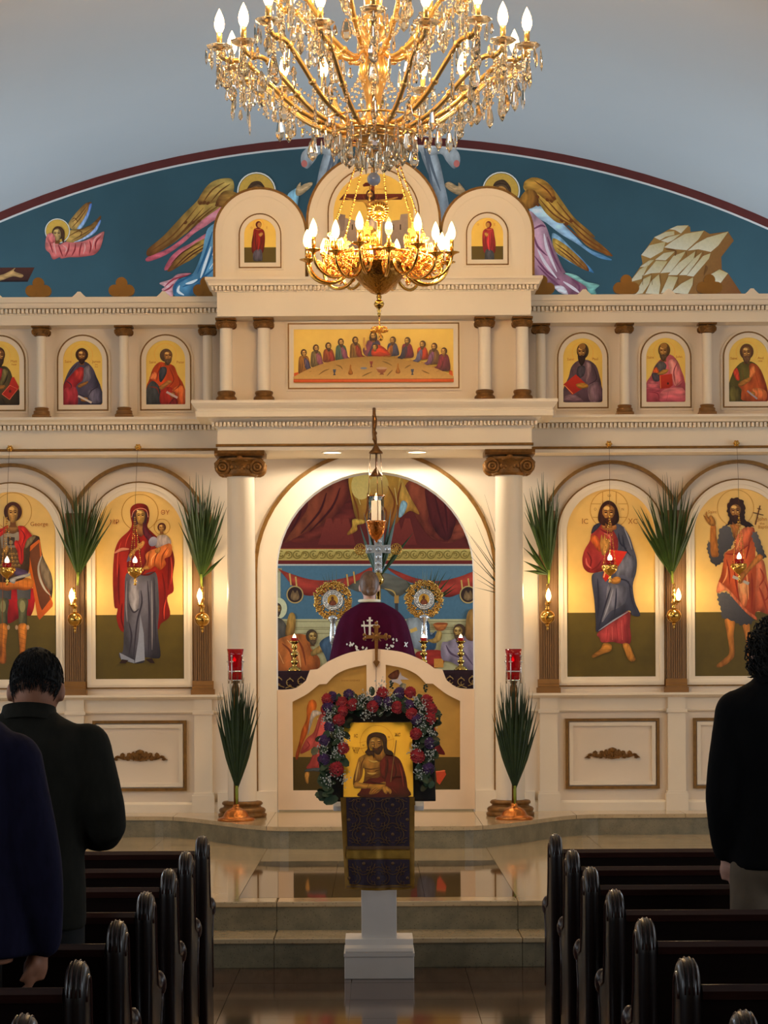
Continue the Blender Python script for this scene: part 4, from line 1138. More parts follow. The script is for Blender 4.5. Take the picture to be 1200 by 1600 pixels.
def ap_olive_book(t, Y):
    a = Art(Y, 0, 520, 12.3077)
    a.ring(-10, 440, 205, 5, (222, 158, 60))
    a.fill([(-375, 1390), (-370, 1150), (-330, 950), (-230, 750), (-120, 640), (0, 640), (120, 650), (200, 740), (250, 880), (360, 1080), (365, 1390)], (84, 72, 40), (44, 32, 18), (0.4, 1), n=3)
    a.fill([(-60, 700), (50, 690), (40, 830), (-20, 950), (-70, 850)], (166, 34, 40), (120, 20, 30))
    a.fill([(60, 700), (150, 740), (110, 860), (40, 1000), (-20, 1050), (30, 850)], (120, 108, 62), (84, 74, 40))
    a.fill([(-370, 1390), (-360, 1150), (-250, 1000), (-120, 1080), (-80, 1390)], (124, 112, 64), (56, 44, 24))
    folds(a, [[(150, 800), (110, 920), (60, 1000)], [(-200, 800), (-220, 950), (-150, 1050)], [(30, 1250), (80, 1330), (70, 1390)], [(250, 1250), (200, 1390)]], 16, (36, 26, 14))
    a.fill([(30, 1180), (180, 1000), (230, 860), (270, 850), (365, 1040), (350, 1090), (180, 1290)], (176, 44, 26), (150, 30, 18), sm=False)
    a.stroke([(40, 1180), (190, 1010), (340, 1080), (185, 1285), (40, 1180)], 9, (222, 120, 84), False, sm=False); a.ell(195, 1125, 26, 30, (90, 30, 16))
    hand(a, [(-80, 1060), (20, 1010), (100, 1020), (60, 1080), (-40, 1100)], (150, 100, 44))
    face(a, -12, 450, 92, 135, (66, 40, 26), (70, 46, 32), 0.5, (150, 98, 48), beard_len=1.15)
    a.build('painted_figure', t)
def ap_purple(t, Y):
    a = Art(Y, 860, 510, 3.5294)
    a.ring(178, 145, 58, 1.8, (222, 158, 60))
    a.fill([(70, 417), (70, 350), (100, 280), (115, 225), (150, 190), (205, 185), (250, 215), (270, 270), (282, 330), (282, 417)], (104, 78, 88), (62, 40, 56), (0.4, 1), n=3)
    a.fill([(150, 225), (190, 220), (185, 270), (150, 285)], (62, 56, 66))
    a.fill([(195, 200), (225, 210), (215, 280), (190, 320), (200, 250)], (142, 112, 116), (110, 80, 90)); a.fill([(210, 330), (270, 310), (280, 400), (220, 415)], (134, 106, 116), (84, 58, 76), (1, 0)); a.fill([(75, 410), (90, 380), (140, 380), (180, 415)], (128, 100, 112), (80, 54, 70))
    folds(a, [[(240, 230), (255, 290), (210, 320)], [(120, 240), (125, 270)], [(200, 350), (205, 410)], [(240, 340), (245, 410)]], 4, (52, 30, 46))
    a.fill([(72, 320), (140, 265), (205, 325), (120, 378)], (178, 40, 22), (150, 28, 16), sm=False); a.stroke([(78, 325), (124, 372)], 3, (220, 150, 90), False, sm=False)
    hand(a, [(140, 320), (175, 312), (205, 320), (205, 338), (160, 342)], (176, 124, 40))
    face(a, 175, 145, 25, 40, (66, 44, 24), (42, 20, 20), -0.5, (150, 104, 46), beard_len=1.35, bald=True)
    a.build('painted_figure', t)
def ap_pink(t, Y):
    a = Art(Y, 860, 510, 3.5294)
    a.ring(628, 140, 58, 1.8, (222, 158, 60))
    a.fill([(526, 415), (526, 320), (555, 270), (575, 220), (610, 180), (660, 155), (700, 190), (725, 250), (740, 300), (741, 415)], (186, 92, 96), (140, 48, 66), (0.3, 1), n=3)
    a.fill([(575, 225), (610, 190), (640, 215), (625, 250), (590, 265)], (86, 82, 78), (56, 54, 62)); a.fill([(565, 245), (585, 225), (600, 255), (580, 260)], (190, 80, 28)); a.fill([(560, 260), (600, 262), (600, 300), (570, 300)], (64, 58, 66))
    a.fill([(650, 195), (690, 185), (720, 250), (730, 300), (690, 330), (670, 280)], (214, 142, 132), (184, 84, 92), (1, 0)); a.fill([(605, 370), (640, 345), (730, 340), (740, 415), (610, 415)], (204, 116, 118), (166, 66, 84), (0, 1)); a.fill([(528, 330), (560, 300), (600, 330), (600, 360), (530, 350)], (200, 108, 112), (150, 56, 74))
    folds(a, [[(700, 200), (680, 250), (690, 320)], [(535, 360), (590, 370), (600, 410)], [(650, 360), (640, 410)], [(735, 290), (690, 330)]], 4, (126, 36, 54))
    a.fill([(600, 270), (670, 262), (675, 325), (655, 340), (605, 345)], (182, 50, 26), (146, 32, 18), sm=False); a.ell(648, 315, 5, 7, (60, 20, 16)); a.stroke([(605, 272), (608, 342)], 3, (220, 130, 80), False, sm=False)
    hand(a, [(590, 262), (620, 240), (650, 238), (640, 258), (610, 268)], (176, 124, 48))
    face(a, 625, 140, 25, 38, (92, 62, 26), (96, 72, 44), -0.4, (160, 112, 48), bald=True)
    a.build('painted_figure', t)
def ap_green(t, Y):
    a = Art(Y, 860, 510, 3.5294)
    a.ring(1082, 142, 58, 1.8, (222, 158, 60))
    a.fill([(982, 413), (982, 330), (1000, 270), (1020, 230), (1060, 195), (1110, 195), (1150, 225), (1175, 290), (1195, 350), (1195, 413)], (92, 84, 34), (56, 50, 20), (0.3, 1), n=3)
    a.fill([(1095, 215), (1120, 205), (1160, 240), (1195, 340), (1195, 413), (1100, 413), (1050, 400), (1055, 350), (1035, 320), (1095, 290)], (176, 84, 34), (134, 50, 20), (1, 0.4)); a.fill([(1008, 250), (1030, 230), (1045, 290), (1025, 295)], (178, 58, 34)); a.fill([(985, 345), (1020, 330), (1048, 350), (1045, 413), (985, 413)], (110, 100, 46), (60, 52, 22), (1, 0))
    a.fill([(1110, 350), (1150, 340), (1190, 360), (1185, 410), (1130, 400)], (206, 118, 62), (170, 78, 40)); a.fill([(1100, 240), (1120, 215), (1130, 250), (1100, 290)], (214, 120, 62))
    folds(a, [[(1130, 260), (1150, 330)], [(1060, 240), (1065, 300)], [(1075, 370), (1080, 410)]], 4, (110, 40, 16))
    hand(a, [(1035, 318), (1065, 295), (1105, 280), (1100, 300), (1055, 330)], (170, 112, 44)); hand(a, [(1095, 365), (1120, 360), (1130, 378), (1105, 385)], (170, 112, 44)); a.stroke([(1085, 355), (1140, 400)], 9, (150, 140, 150), False, sm=False)
    face(a, 1082, 148, 26, 40, (96, 62, 36), (120, 84, 54), 0, (160, 112, 56), beard_len=1.1, hw=1.5)
    a.build('painted_figure', t)
apostle(-1, 0, 'arched half-length icon of an apostle in an orange mantle', ap_orange, (('Saint', 104.5+134, 566, 4), ('Peter', 282, 566, 4)))
apostle(-1, 1, 'arched half-length icon of an apostle in blue mantle and red tunic', ap_blue, (('Saint', 106.5, 565, 4), ('James', 150.5, 565, 4), ('the', 150.5, 569.5, 2.4), ('less', 150.5, 573, 2.4)))
apostle(-1, 2, 'arched half-length icon of an olive-robed apostle holding a red book', ap_olive_book, (('Matt', 21.5, 564.5, 4), ('hew', 22, 569.5, 3.2)))
apostle(1, 0, 'arched half-length icon of a black-bearded apostle in purple with a red book', ap_purple, (('Saint', 891.5, 561.5, 4), ('Paul', 930, 561, 4)))
apostle(1, 1, 'arched half-length icon of a bald apostle in a pink mantle', ap_pink, (('Saint', 1016.5, 558.5, 4), ('John', 1061, 557.5, 4)))
apostle(1, 2, 'arched half-length icon of an apostle in olive and rust orange', ap_green, (('Saint', 1146.5, 560, 4), ('And', 1188.5, 559.5, 4), ('rew', 1188, 564, 3)))

# ---- small standing figures on the crests and the crucifixion
def art_stand(t, Y, cx, flip, robe, robe2, under):
    a = Art(Y, 0, 0, 1.0)
    k = -1 if flip else 1
    P = lambda pts: [(cx+k*u, v) for u, v in pts]
    a.fill(P([(-7, 358), (-2, 356), (4, 357), (9, 362), (10, 376), (8, 392), (4, 396), (-9, 396), (-11, 382), (-9, 368)]), robe, robe2, (0.4, 1))
    a.fill(P([(-7, 393), (4, 390), (6, 406), (2, 408), (-8, 407)]), under, tuple(int(v*0.7) for v in under))
    a.stroke(P([(-4, 362), (-5, 376), (-3, 392)]), 1.4, tuple(int(v*0.6) for v in robe)); a.stroke(P([(4, 364), (5, 376), (2, 390)]), 1.4, tuple(int(v*0.6) for v in robe))
    a.stroke(P([(0, 364), (1, 378), (-1, 392)]), 1.6, tuple(min(255, int(v*1.3)) for v in robe))
    a.fill(P([(0, 366), (5, 363), (7, 366), (3, 370)]), SK)
    a.ell(cx, 351, 4.6, 5.4, robe2); a.ell(cx+k*1.2, 351.6, 3, 4, SK); a.ring(cx, 351, 8, 0.5, (214, 150, 50))
    a.build('painted_figure', t)
YA = 17.36
t = icon_small(CX-XSA, 0.121, YA, 341.5, 410, 'little arched icon of a grieving figure in a wine-red robe', 'crest icons', fr=0.045, ground=386)
art_stand(t, YA-0.010, 404, False, (128, 26, 22), (84, 14, 16), (84, 80, 100))
for q, x in ((0, 393), (1, 417)): text('\u03a3' if q else 'O', x, 356, YA-0.009, 3, TX, 'inscription', t)
t = icon_small(CX+XSA, 0.121, YA, 341.5, 407, 'little arched icon of a young figure in a rose-red mantle', 'crest icons', fr=0.045, ground=386)
art_stand(t, YA-0.010, 763.5, True, (166, 48, 56), (110, 24, 34), (66, 72, 86))
for q, x in ((0, 747), (1, 773)): text('\u03a3' if q else 'O', x, 351, YA-0.009, 3, TX, 'inscription', t)

t = icon_small(CX, 0.305, YA, 271, 425, 'large arched crucifixion icon on the middle crest', 'crest icons', fr=0.05)
a = Art(YA-0.009, 500, 260, 7.0588)
a.fill([(190, 540), (390, 600), (420, 900), (400, 1150), (190, 1150)], (150, 132, 118), (118, 100, 90), sm=False); a.fill([(190, 520), (280, 535), (270, 700), (240, 720)], (120, 104, 98), sm=False)
a.fill([(690, 610), (880, 590), (890, 530), (970, 520), (972, 1150), (680, 1150)], (150, 132, 118), (112, 96, 88), sm=False)
for x_ in (300, 350, 735, 800, 880): a.fill([(x_, 640), (x_+14, 640), (x_+14, 700), (x_, 700)], (60, 44, 36), sm=False)
a.fill([(210, 372), (265, 305), (935, 302), (900, 368)], (96, 34, 22), (70, 22, 16), sm=False)
a.fill([(545, 190), (600, 190), (625, 1150), (540, 1150)], (104, 44, 26), (140, 66, 30), sm=False); a.fill([(470, 205), (500, 180), (655, 170), (640, 205), (480, 225)], (86, 28, 18), sm=False)
hand(a, [(260, 345), (330, 350), (420, 372), (500, 372), (540, 380), (610, 380), (660, 365), (750, 358), (850, 338), (850, 352), (750, 376), (660, 392), (630, 440), (610, 560), (600, 600), (540, 600), (520, 480), (480, 400), (400, 388), (320, 366)], (190, 142, 62))
a.fill([(535, 600), (610, 590), (620, 700), (530, 700)], (190, 170, 150)); hand(a, [(535, 700), (615, 700), (600, 860), (590, 980), (545, 980)], (176, 126, 56))
folds(a, [[(550, 420), (565, 470), (590, 420)], [(545, 520), (570, 540), (595, 520)]], 8, (120, 70, 30))
face(a, 555, 320, 36, 48, (66, 30, 18), (66, 30, 18), -0.3, (170, 116, 54), True, 0.8, halo=80)
a.build('painted_figure', t)
text('\u0397', 561, 296, YA-0.011, 3, TX, 'inscription', t); text('\u03a3\u03a4\u0391\u03a5\u03a1\u03a9\u03a3\u0399\u03a3', 594, 296, YA-0.011, 2.6, TX, 'inscription', t)

# ---- the long banquet icon
YL = YT
pA, pB = px(459, 515, YL), px(708.5, 598, YL)
x0, x1, z1, z0 = pA.x, pB.x, pA.z, pB.z
t = thing('icon_painting', 'long rectangular icon of a banquet at a half-round table', 'icon', ((x0+x1)/2, YL, z0))
B().box(x0, x1, YL-0.010, YL, z0, z1).build('gold_ground', M_GOLDLEAF, t)
def rrect(g): return [(x0-g, z0-g), (x0-g, z1+g), (x1+g, z1+g), (x1+g, z0-g)]
B().band(rrect(0.036), rrect(0), YL-0.02, YL, True).build('frame', M_WHITE, t)
B().band(rrect(0.046), rrect(0.036), YL-0.026, YL, True).build('gilt_line', M_GILT, t)
B().band(rrect(0.060), rrect(0.046), YL-0.016, YL, True).build('frame', M_WHITE, t)
a = Art(YL-0.0105, 440, 490, 4.1379)
a.fill([(80, 385), (108, 378), (112, 420), (80, 428)], (196, 84, 28), sm=False); a.fill([(1110, 425), (1085, 420), (1082, 362), (1104, 372)], (196, 84, 28), sm=False)
guests = [(145, 258, 118, 395, (150, 96, 36), (70, 66, 104), 1), (224, 228, 180, 345, (120, 100, 66), (150, 80, 104), 1), (304, 215, 275, 315, (150, 66, 36), (160, 50, 40), 1), (385, 190, 362, 312, (64, 96, 88), (136, 70, 104), 1), (478, 178, 440, 300, (140, 96, 44), (150, 46, 36), 1),
          (718, 178, 680, 278, (66, 66, 100), (190, 106, 30), -1), (812, 182, 770, 290, (128, 36, 60), (46, 44, 74), -1), (910, 205, 862, 300, (190, 56, 30), (98, 98, 140), -1), (985, 220, 945, 330, (118, 80, 50), (130, 80, 120), -1), (1048, 250, 1015, 375, (110, 40, 60), (140, 40, 60), -1)]
for hx, hy, bx, by, c1, c2, d in guests:
    a.fill([(hx-26, hy+18), (hx+20, hy+16), (hx+38, hy+60), (hx+40, by-8), (hx, by), (hx-34, by-2), (hx-36, hy+60)], c1, tuple(int(v*0.65) for v in c1), (0.4, 1))
    a.fill([(hx+d*2, hy+24), (hx+d*30, hy+50), (hx+d*46, hy+92), (hx+d*70, hy+100), (hx+d*40, hy+116), (hx+d*6, hy+90)], c2, tuple(int(v*0.65) for v in c2), (0.4, 1))
    a.stroke([(hx-14, hy+40), (hx-10, hy+80), (hx-16, by-12)], 5, tuple(int(v*0.55) for v in c1)); a.stroke([(hx+12, hy+40), (hx+6, hy+80)], 5, tuple(min(255, int(v*1.25)) for v in c1))
    hand(a, [(hx+d*62, hy+98), (hx+d*82, hy+96), (hx+d*80, hy+108), (hx+d*62, hy+110)], SK)
    face(a, hx, hy, 15, 22, (70, 38, 20), (84, 52, 30) if hx not in (145, 1048) else None, 0.5*d)
# host with the leaning guest
a.fill([(565, 175), (625, 175), (640, 215), (640, 280), (550, 280), (525, 240), (545, 205)], (130, 62, 84), (90, 40, 60), (0.3, 1)); a.fill([(595, 185), (630, 190), (640, 270), (560, 278), (575, 230)], (62, 58, 90), (44, 40, 66))
a.stroke([(545, 240), (534, 190), (534, 158)], 12, SK, False)
face(a, 593, 152, 18, 26, (62, 28, 18), (62, 28, 18), 0, SK, True, 0.8, halo=34, halo_col=(216, 150, 50))
a.fill([(590, 280), (585, 235), (620, 205), (665, 225), (700, 265), (690, 275)], (206, 64, 30), (160, 36, 20), (0, 1)); face(a, 604, 222, 14, 18, (66, 32, 18), None, -0.5)
# table
tab = [(78, 432)]+spline([(78, 412), (180, 360), (300, 318), (420, 294), (520, 284), (596, 280), (680, 284), (780, 298), (900, 324), (1010, 362), (1112, 410)], False, 4)+[(1112, 430)]
a.fill(tab, (150, 112, 50), (186, 144, 80), (0, 1), sm=False)
a.fill([(78, 428), (1112, 426), (1112, 445), (78, 448)], (206, 92, 30), (180, 64, 20), sm=False); a.stroke([(80, 428), (1112, 425)], 3, (110, 50, 18), False, sm=False)
for cx_, cy_, c in ((342, 382, (70, 76, 96)), (580, 330, (130, 50, 40)), (845, 380, (70, 76, 96))):
    a.fill([(cx_-11, cy_-18), (cx_+11, cy_-18), (cx_+7, cy_), (cx_+3, cy_+8), (cx_+9, cy_+20), (cx_-9, cy_+20), (cx_-3, cy_+8), (cx_-7, cy_)], c, tuple(int(v*0.7) for v in c), sm=False)
for cx_, cy_ in ((446, 368), (752, 360)): a.fill([(cx_-4, cy_-32), (cx_+4, cy_-32), (cx_+6, cy_-6), (cx_+15, cy_+18), (cx_+10, cy_+30), (cx_-10, cy_+30), (cx_-15, cy_+18), (cx_-6, cy_-6)], (176, 112, 30), (130, 76, 20))
a.fill([(610, 358), (684, 356), (668, 382), (655, 388), (664, 398), (632, 399), (640, 388), (624, 382)], (150, 84, 50), (110, 56, 34), sm=False); a.ell(647, 357, 36, 8, (176, 140, 110)); a.ell(531, 357, 22, 7, (110, 116, 130))
for l in ([(240, 400), (275, 375), (310, 362)], [(350, 335), (380, 345), (395, 365)], [(520, 410), (550, 395), (585, 380)], [(680, 408), (700, 385), (718, 368)], [(650, 312), (680, 322), (715, 340)], [(795, 358), (815, 345), (835, 335)], [(905, 370), (930, 382), (955, 392)], [(660, 300), (700, 306)], [(180, 380), (195, 376)], [(1000, 378), (1020, 374)]): a.stroke(l, 8, (112, 82, 34))
a.build('painted_scene', t)

# ---- painted figures on the royal doors
a = Art(YD-0.0045, 440, 1050, 7.6190)
D = DOORS[-1]
a.rect(130, 1012, 1016, 1410, (72, 60, 28), (58, 48, 22))
a.ring(560, 330, 105, 3, (150, 106, 44))
a.fill([(240, 690), (295, 560), (300, 430), (330, 345), (380, 330), (415, 370), (410, 440), (350, 560), (300, 740), (240, 880), (190, 1040), (165, 1000), (210, 830)], (186, 96, 34), (130, 54, 30), (0.2, 1)); a.fill([(370, 460), (480, 480), (470, 500), (390, 540), (350, 650), (310, 760), (330, 600)], (170, 160, 150), (130, 120, 120))
a.fill([(470, 500), (560, 520), (600, 700), (560, 900), (500, 1150), (300, 1150), (350, 1050), (380, 900), (330, 930), (220, 970), (290, 800), (380, 720), (430, 580)], (178, 82, 76), (140, 52, 50), (0.4, 1)); a.fill([(270, 1185), (320, 1150), (520, 1140), (520, 1190), (380, 1180)], (70, 78, 84), (48, 54, 60))
folds(a, [[(470, 540), (430, 700), (380, 860)], [(400, 880), (370, 1000), (320, 1120)], [(300, 820), (330, 880), (240, 950)], [(460, 900), (450, 1050), (420, 1140)]], 9, (120, 40, 44))
hand(a, [(280, 1200), (330, 1195), (325, 1260), (315, 1330), (285, 1300)], SK)
a.fill([(470, 470), (480, 400), (560, 380), (620, 420), (640, 560), (560, 600)], (140, 36, 36), (100, 20, 26)); face(a, 560, 340, 40, 54, (66, 30, 18), None, 0.4)
a.build('painted_messenger', D)
text('O \u0395\u03a5\u0391\u0393\u0393\u0395\u039b\u0399\u03a3\u039c\u039f\u03a3', 548, 1063.5, YD-0.006, 2.4, (120, 64, 26), 'inscription', D)
a = Art(YD-0.0045, 420, 1000, 3.4286); D = DOORS[1]
a.rect(626, 627, 1024, 804, (72, 60, 28), (58, 48, 22))
a.fill([(638, 195), (665, 170), (695, 160), (697, 190), (685, 208), (660, 212)], (92, 50, 30), (66, 36, 24)); a.fill([(655, 212), (690, 210), (705, 170), (712, 190), (752, 212), (705, 212), (738, 268), (690, 232), (668, 225), (652, 262), (645, 220)], (150, 146, 156), sm=False)
a.ring(800, 330, 55, 1.6, (150, 106, 44))
a.fill([(760, 400), (800, 380), (850, 400), (890, 470), (905, 540), (945, 612), (900, 615), (880, 680), (850, 700), (760, 700)], (120, 30, 34), (84, 18, 26), (0.3, 1)); a.fill([(800, 640), (880, 640), (880, 760), (800, 770)], (56, 60, 76))
face(a, 795, 350, 18, 26, (110, 26, 30), None, -0.4)
a.fill([(900, 760), (895, 705), (940, 695), (950, 720), (915, 775)], (176, 66, 40), sm=False); a.stroke([(895, 705), (945, 700)], 5, (212, 120, 80), False, sm=False)
a.build('painted_maiden', D)
# ================================================================ murals on the back wall
YM = Y_BACK
def gold_halo(a, cx, cy, r, w=6):
    a.ell(cx, cy, r, r, (222, 214, 200)); a.ell(cx, cy, r-w, r-w, (40, 30, 20)); a.ell(cx, cy, r-w*1.3, r-w*1.3, (204, 158, 66))
# weeping angel in a pink robe
a = Art(YM, 60, 300, 10.0, gain=1.35)
a.fill([(470, 500), (520, 410), (620, 290), (720, 190), (790, 160), (830, 165), (815, 260), (770, 380), (700, 490), (620, 575), (520, 580)], (120, 70, 26), (190, 150, 80), (-0.6, 1)); a.fill([(600, 575), (690, 450), (770, 300), (800, 190), (835, 190), (815, 290), (760, 430), (670, 570)], (150, 176, 206), (90, 120, 190), (0.2, -1))
a.fill([(420, 660), (520, 590), (700, 570), (820, 510), (900, 440), (975, 370), (960, 460), (880, 580), (760, 690), (560, 785), (440, 780)], (186, 146, 74), (110, 62, 22), (1, -0.5)); a.fill([(550, 785), (700, 715), (860, 590), (960, 440), (970, 480), (900, 620), (780, 710), (640, 770)], (190, 200, 216), (110, 140, 196), (1, -0.3))
folds(a, [[(530, 470), (620, 390), (760, 210)], [(520, 560), (640, 430), (760, 260)], [(460, 700), (600, 620), (860, 500)], [(520, 760), (700, 660), (860, 560)]], 10, (100, 58, 20)); folds(a, [[(530, 430), (570, 410), (620, 470)], [(600, 600), (680, 630), (640, 700)]], 9, (84, 44, 16))
gold_halo(a, 298, 610, 196, 14)
a.fill([(130, 680), (200, 650), (280, 700), (320, 820), (420, 780), (520, 790), (700, 770), (860, 700), (1010, 620), (1025, 660), (970, 870), (890, 970), (780, 1000), (620, 1020), (480, 1020), (360, 1040), (330, 1020), (230, 1055), (180, 960), (110, 880)], (222, 128, 120), (192, 88, 84), (0.2, 1))
folds(a, [[(160, 720), (190, 820), (230, 950)], [(310, 820), (340, 900), (380, 1010)], [(480, 800), (470, 900), (420, 1010)], [(580, 800), (570, 900), (520, 1000)], [(680, 790), (650, 900), (640, 1000)], [(800, 760), (820, 850), (800, 960)], [(980, 690), (900, 780), (890, 900)]], 16, (134, 36, 42)); folds(a, [[(240, 740), (250, 860), (280, 980)], [(380, 830), (440, 880), (420, 950)], [(720, 800), (730, 880), (700, 970)], [(990, 650), (880, 740), (840, 900)]], 18, (228, 150, 140))
face(a, 300, 665, 70, 100, (78, 48, 24), None, -0.3, (196, 156, 96)); a.fill([(330, 540), (400, 600), (410, 700), (390, 800), (360, 720), (350, 640)], (70, 42, 22)); a.fill([(130, 690), (200, 640), (260, 700), (250, 790), (170, 800)], (220, 124, 116), (190, 84, 80))
a.build('painted_weeping_angel', wall_back, M_FRESCO)
# arm and beam at the edge
a = Art(YM, 0, 220, 3.0, gain=1.35)
a.fill([(-330, 597), (162, 594), (130, 660), (-330, 664)], (74, 36, 24), (48, 22, 18), sm=False); a.stroke([(-330, 660), (130, 657)], 8, (30, 16, 16), False, sm=False)
hand(a, [(-100, 640), (0, 630), (45, 612), (72, 596), (66, 612), (108, 628), (100, 642), (60, 636), (0, 656), (-100, 676)], (196, 150, 92))
a.fill([(-170, 640), (-90, 636), (-80, 760), (-190, 760)], SK); face(a, -130, 590, 24, 34, (70, 34, 20), (70, 34, 20), 0.2, long_hair=True)
a.build('painted_crucified_figure', wall_back, M_FRESCO)
# large angels
def wing(a, pts, tip, c1, c2, lines, edge=(96, 54, 18)):
    a.fill(pts, c1, c2, tip); folds(a, lines, 7, edge)
a = Art(YM, 220, 250, 4.2857, gain=1.35)
a.fill([(330, 560), (440, 490), (500, 470), (640, 420), (640, 520), (430, 600), (300, 680), (160, 740), (200, 650), (270, 590)], (226, 132, 140), (196, 84, 96), (-0.4, 1))
a.fill([(180, 735), (260, 640), (360, 560), (440, 520), (500, 500), (500, 560), (420, 600), (350, 660), (260, 710), (200, 745)], (196, 152, 66), (110, 58, 22), (-0.6, 1)); folds(a, [[(220, 725), (320, 630), (450, 550)], [(260, 705), (350, 630), (470, 560)], [(200, 700), (280, 620), (400, 550)]], 7, (90, 46, 16))
a.fill([(45, 650), (190, 590), (330, 480), (480, 330), (560, 310), (640, 240), (640, 330), (500, 400), (440, 440), (360, 490), (280, 560), (170, 635), (50, 680)], (230, 138, 144), (206, 86, 100), (-0.5, 1))
a.fill([(45, 600), (150, 510), (290, 360), (380, 270), (430, 190), (490, 140), (570, 122), (615, 135), (625, 190), (600, 250), (540, 310), (440, 380), (330, 470), (200, 570), (60, 645)], (196, 158, 76), (120, 66, 24), (-0.7, 0.7))
a.fill([(380, 280), (430, 190), (490, 140), (570, 122), (615, 135), (622, 200), (580, 250), (500, 285), (410, 300)], (196, 162, 84), (150, 100, 40), (-0.5, 1)); a.fill([(500, 300), (540, 220), (600, 205), (650, 240), (560, 310)], (170, 128, 56), (120, 72, 28), (-1, 0))
folds(a, [[(70, 610), (220, 500), (380, 310)], [(70, 640), (240, 520), (420, 320)], [(210, 560), (350, 420), (480, 310)], [(300, 500), (420, 380), (530, 300)], [(420, 280), (480, 200), (560, 150)], [(470, 280), (530, 210), (600, 160)]], 7, (110, 66, 22))
for x_, y_ in ((400, 290), (425, 285), (450, 290), (300, 420), (325, 435), (350, 420), (510, 300), (390, 410)): a.ell(x_, y_, 14, 9, (104, 58, 20), None, (0, 1), -0.7)
a.fill([(470, 440), (640, 380), (640, 700), (520, 780), (440, 800), (380, 860), (330, 916), (240, 915), (210, 880), (220, 820), (280, 790), (350, 760), (410, 620), (430, 520)], (128, 176, 200), (66, 118, 150), (-0.3, 1))
folds(a, [[(480, 480), (430, 640), (380, 760)], [(520, 500), (470, 640), (410, 800)], [(500, 720), (400, 800), (280, 850)], [(350, 770), (240, 830), (230, 900)], [(330, 900), (360, 850), (430, 800)]], 12, (40, 90, 126)); folds(a, [[(470, 580), (430, 700), (400, 790)], [(520, 640), (460, 730)], [(300, 830), (340, 820), (380, 800)], [(260, 840), (250, 880), (290, 905)], [(500, 560), (480, 640)]], 14, (220, 238, 242))
a.fill([(340, 760), (250, 765), (200, 800), (125, 825), (160, 850), (140, 870), (180, 910), (215, 912), (215, 850), (260, 790)], (206, 108, 118), (226, 170, 170), (-1, 0.2)); folds(a, [[(320, 770), (220, 800), (160, 850)], [(150, 880), (190, 860), (220, 830)]], 9, (160, 50, 66))
gold_halo(a, 775, 212, 130, 9); a.ell(775, 230, 66, 88, (96, 70, 44)); a.ell(775, 250, 48, 70, SK); a.fill([(710, 200), (745, 150), (800, 145), (830, 190), (790, 165), (750, 180)], (70, 48, 30))
a.fill([(980, 240), (1040, 190), (1060, 200), (1045, 330), (1010, 420), (1000, 330)], (150, 196, 214), (90, 140, 170)); hand(a, [(1036, 215), (1045, 180), (1070, 150), (1072, 175), (1100, 160), (1145, 150), (1148, 168), (1120, 200), (1075, 235), (1045, 240)], (214, 178, 130)); folds(a, [[(1080, 190), (1135, 162)], [(1085, 205), (1135, 180)]], 5, (140, 96, 54))
a.build('painted_angel', wall_back, M_FRESCO)
a = Art(YM, 680, 240, 4.0, gain=1.35)
a.fill([(730, 500), (780, 520), (840, 580), (920, 660), (990, 740), (960, 735), (860, 690), (780, 640), (740, 600)], (150, 186, 206), (70, 130, 180), (1, 0.6)); a.fill([(735, 530), (800, 560), (860, 610), (940, 690), (960, 735), (900, 710), (820, 660), (750, 610)], (206, 160, 66), (130, 70, 30), (1, 0.5)); folds(a, [[(750, 560), (830, 620), (940, 720)], [(760, 590), (840, 650), (900, 705)]], 6, (110, 56, 20))
a.fill([(590, 340), (660, 330), (760, 400), (860, 500), (950, 590), (1060, 640), (1105, 665), (1050, 660), (980, 630), (880, 560), (780, 500), (690, 430), (610, 390)], (196, 214, 226), (90, 150, 196), (1, 0.7))
a.fill([(560, 230), (555, 190), (590, 155), (640, 152), (700, 180), (760, 250), (860, 390), (960, 480), (1000, 525), (960, 510), (1040, 570), (1110, 640), (1050, 625), (940, 570), (840, 450), (760, 430), (690, 370), (640, 300)], (206, 158, 64), (140, 78, 26), (0.7, 0.7))
a.fill([(555, 215), (560, 175), (600, 153), (650, 155), (720, 200), (750, 260), (740, 300), (690, 290), (640, 250), (600, 240)], (196, 142, 56), (150, 88, 28), (0.7, 0.7)); a.fill([(525, 290), (575, 225), (630, 240), (645, 310), (590, 345), (550, 330)], (180, 124, 46), (120, 66, 22), (1, 0.3))
folds(a, [[(620, 170), (700, 230), (740, 290)], [(650, 280), (740, 380), (840, 440)], [(690, 280), (780, 380), (860, 440)], [(760, 300), (860, 420), (1000, 540)], [(800, 440), (920, 540), (1080, 640)], [(860, 450), (960, 540), (1090, 620)]], 7, (120, 64, 20))
for x_, y_ in ((700, 290), (725, 298), (745, 280), (790, 420), (820, 440), (850, 420), (640, 270), (640, 320)): a.ell(x_, y_, 13, 9, (112, 58, 18), None, (0, 1), 0.7)
a.fill([(590, 360), (640, 400), (690, 450), (730, 560), (790, 700), (815, 745), (800, 750), (860, 770), (930, 810), (950, 860), (930, 880), (830, 880), (740, 830), (640, 770), (560, 700), (560, 420)], (206, 158, 170), (140, 84, 104), (0.5, 1))
folds(a, [[(600, 480), (660, 450), (690, 460)], [(620, 640), (700, 740), (780, 790)], [(700, 520), (740, 640), (790, 740)], [(640, 700), (730, 790), (830, 870)], [(620, 520), (640, 580), (700, 640)], [(850, 780), (900, 830), (890, 880)]], 10, (120, 64, 90)); folds(a, [[(680, 500), (700, 600), (760, 740)], [(640, 600), (690, 690), (760, 780)], [(800, 800), (860, 840), (900, 870)]], 14, (236, 204, 208))
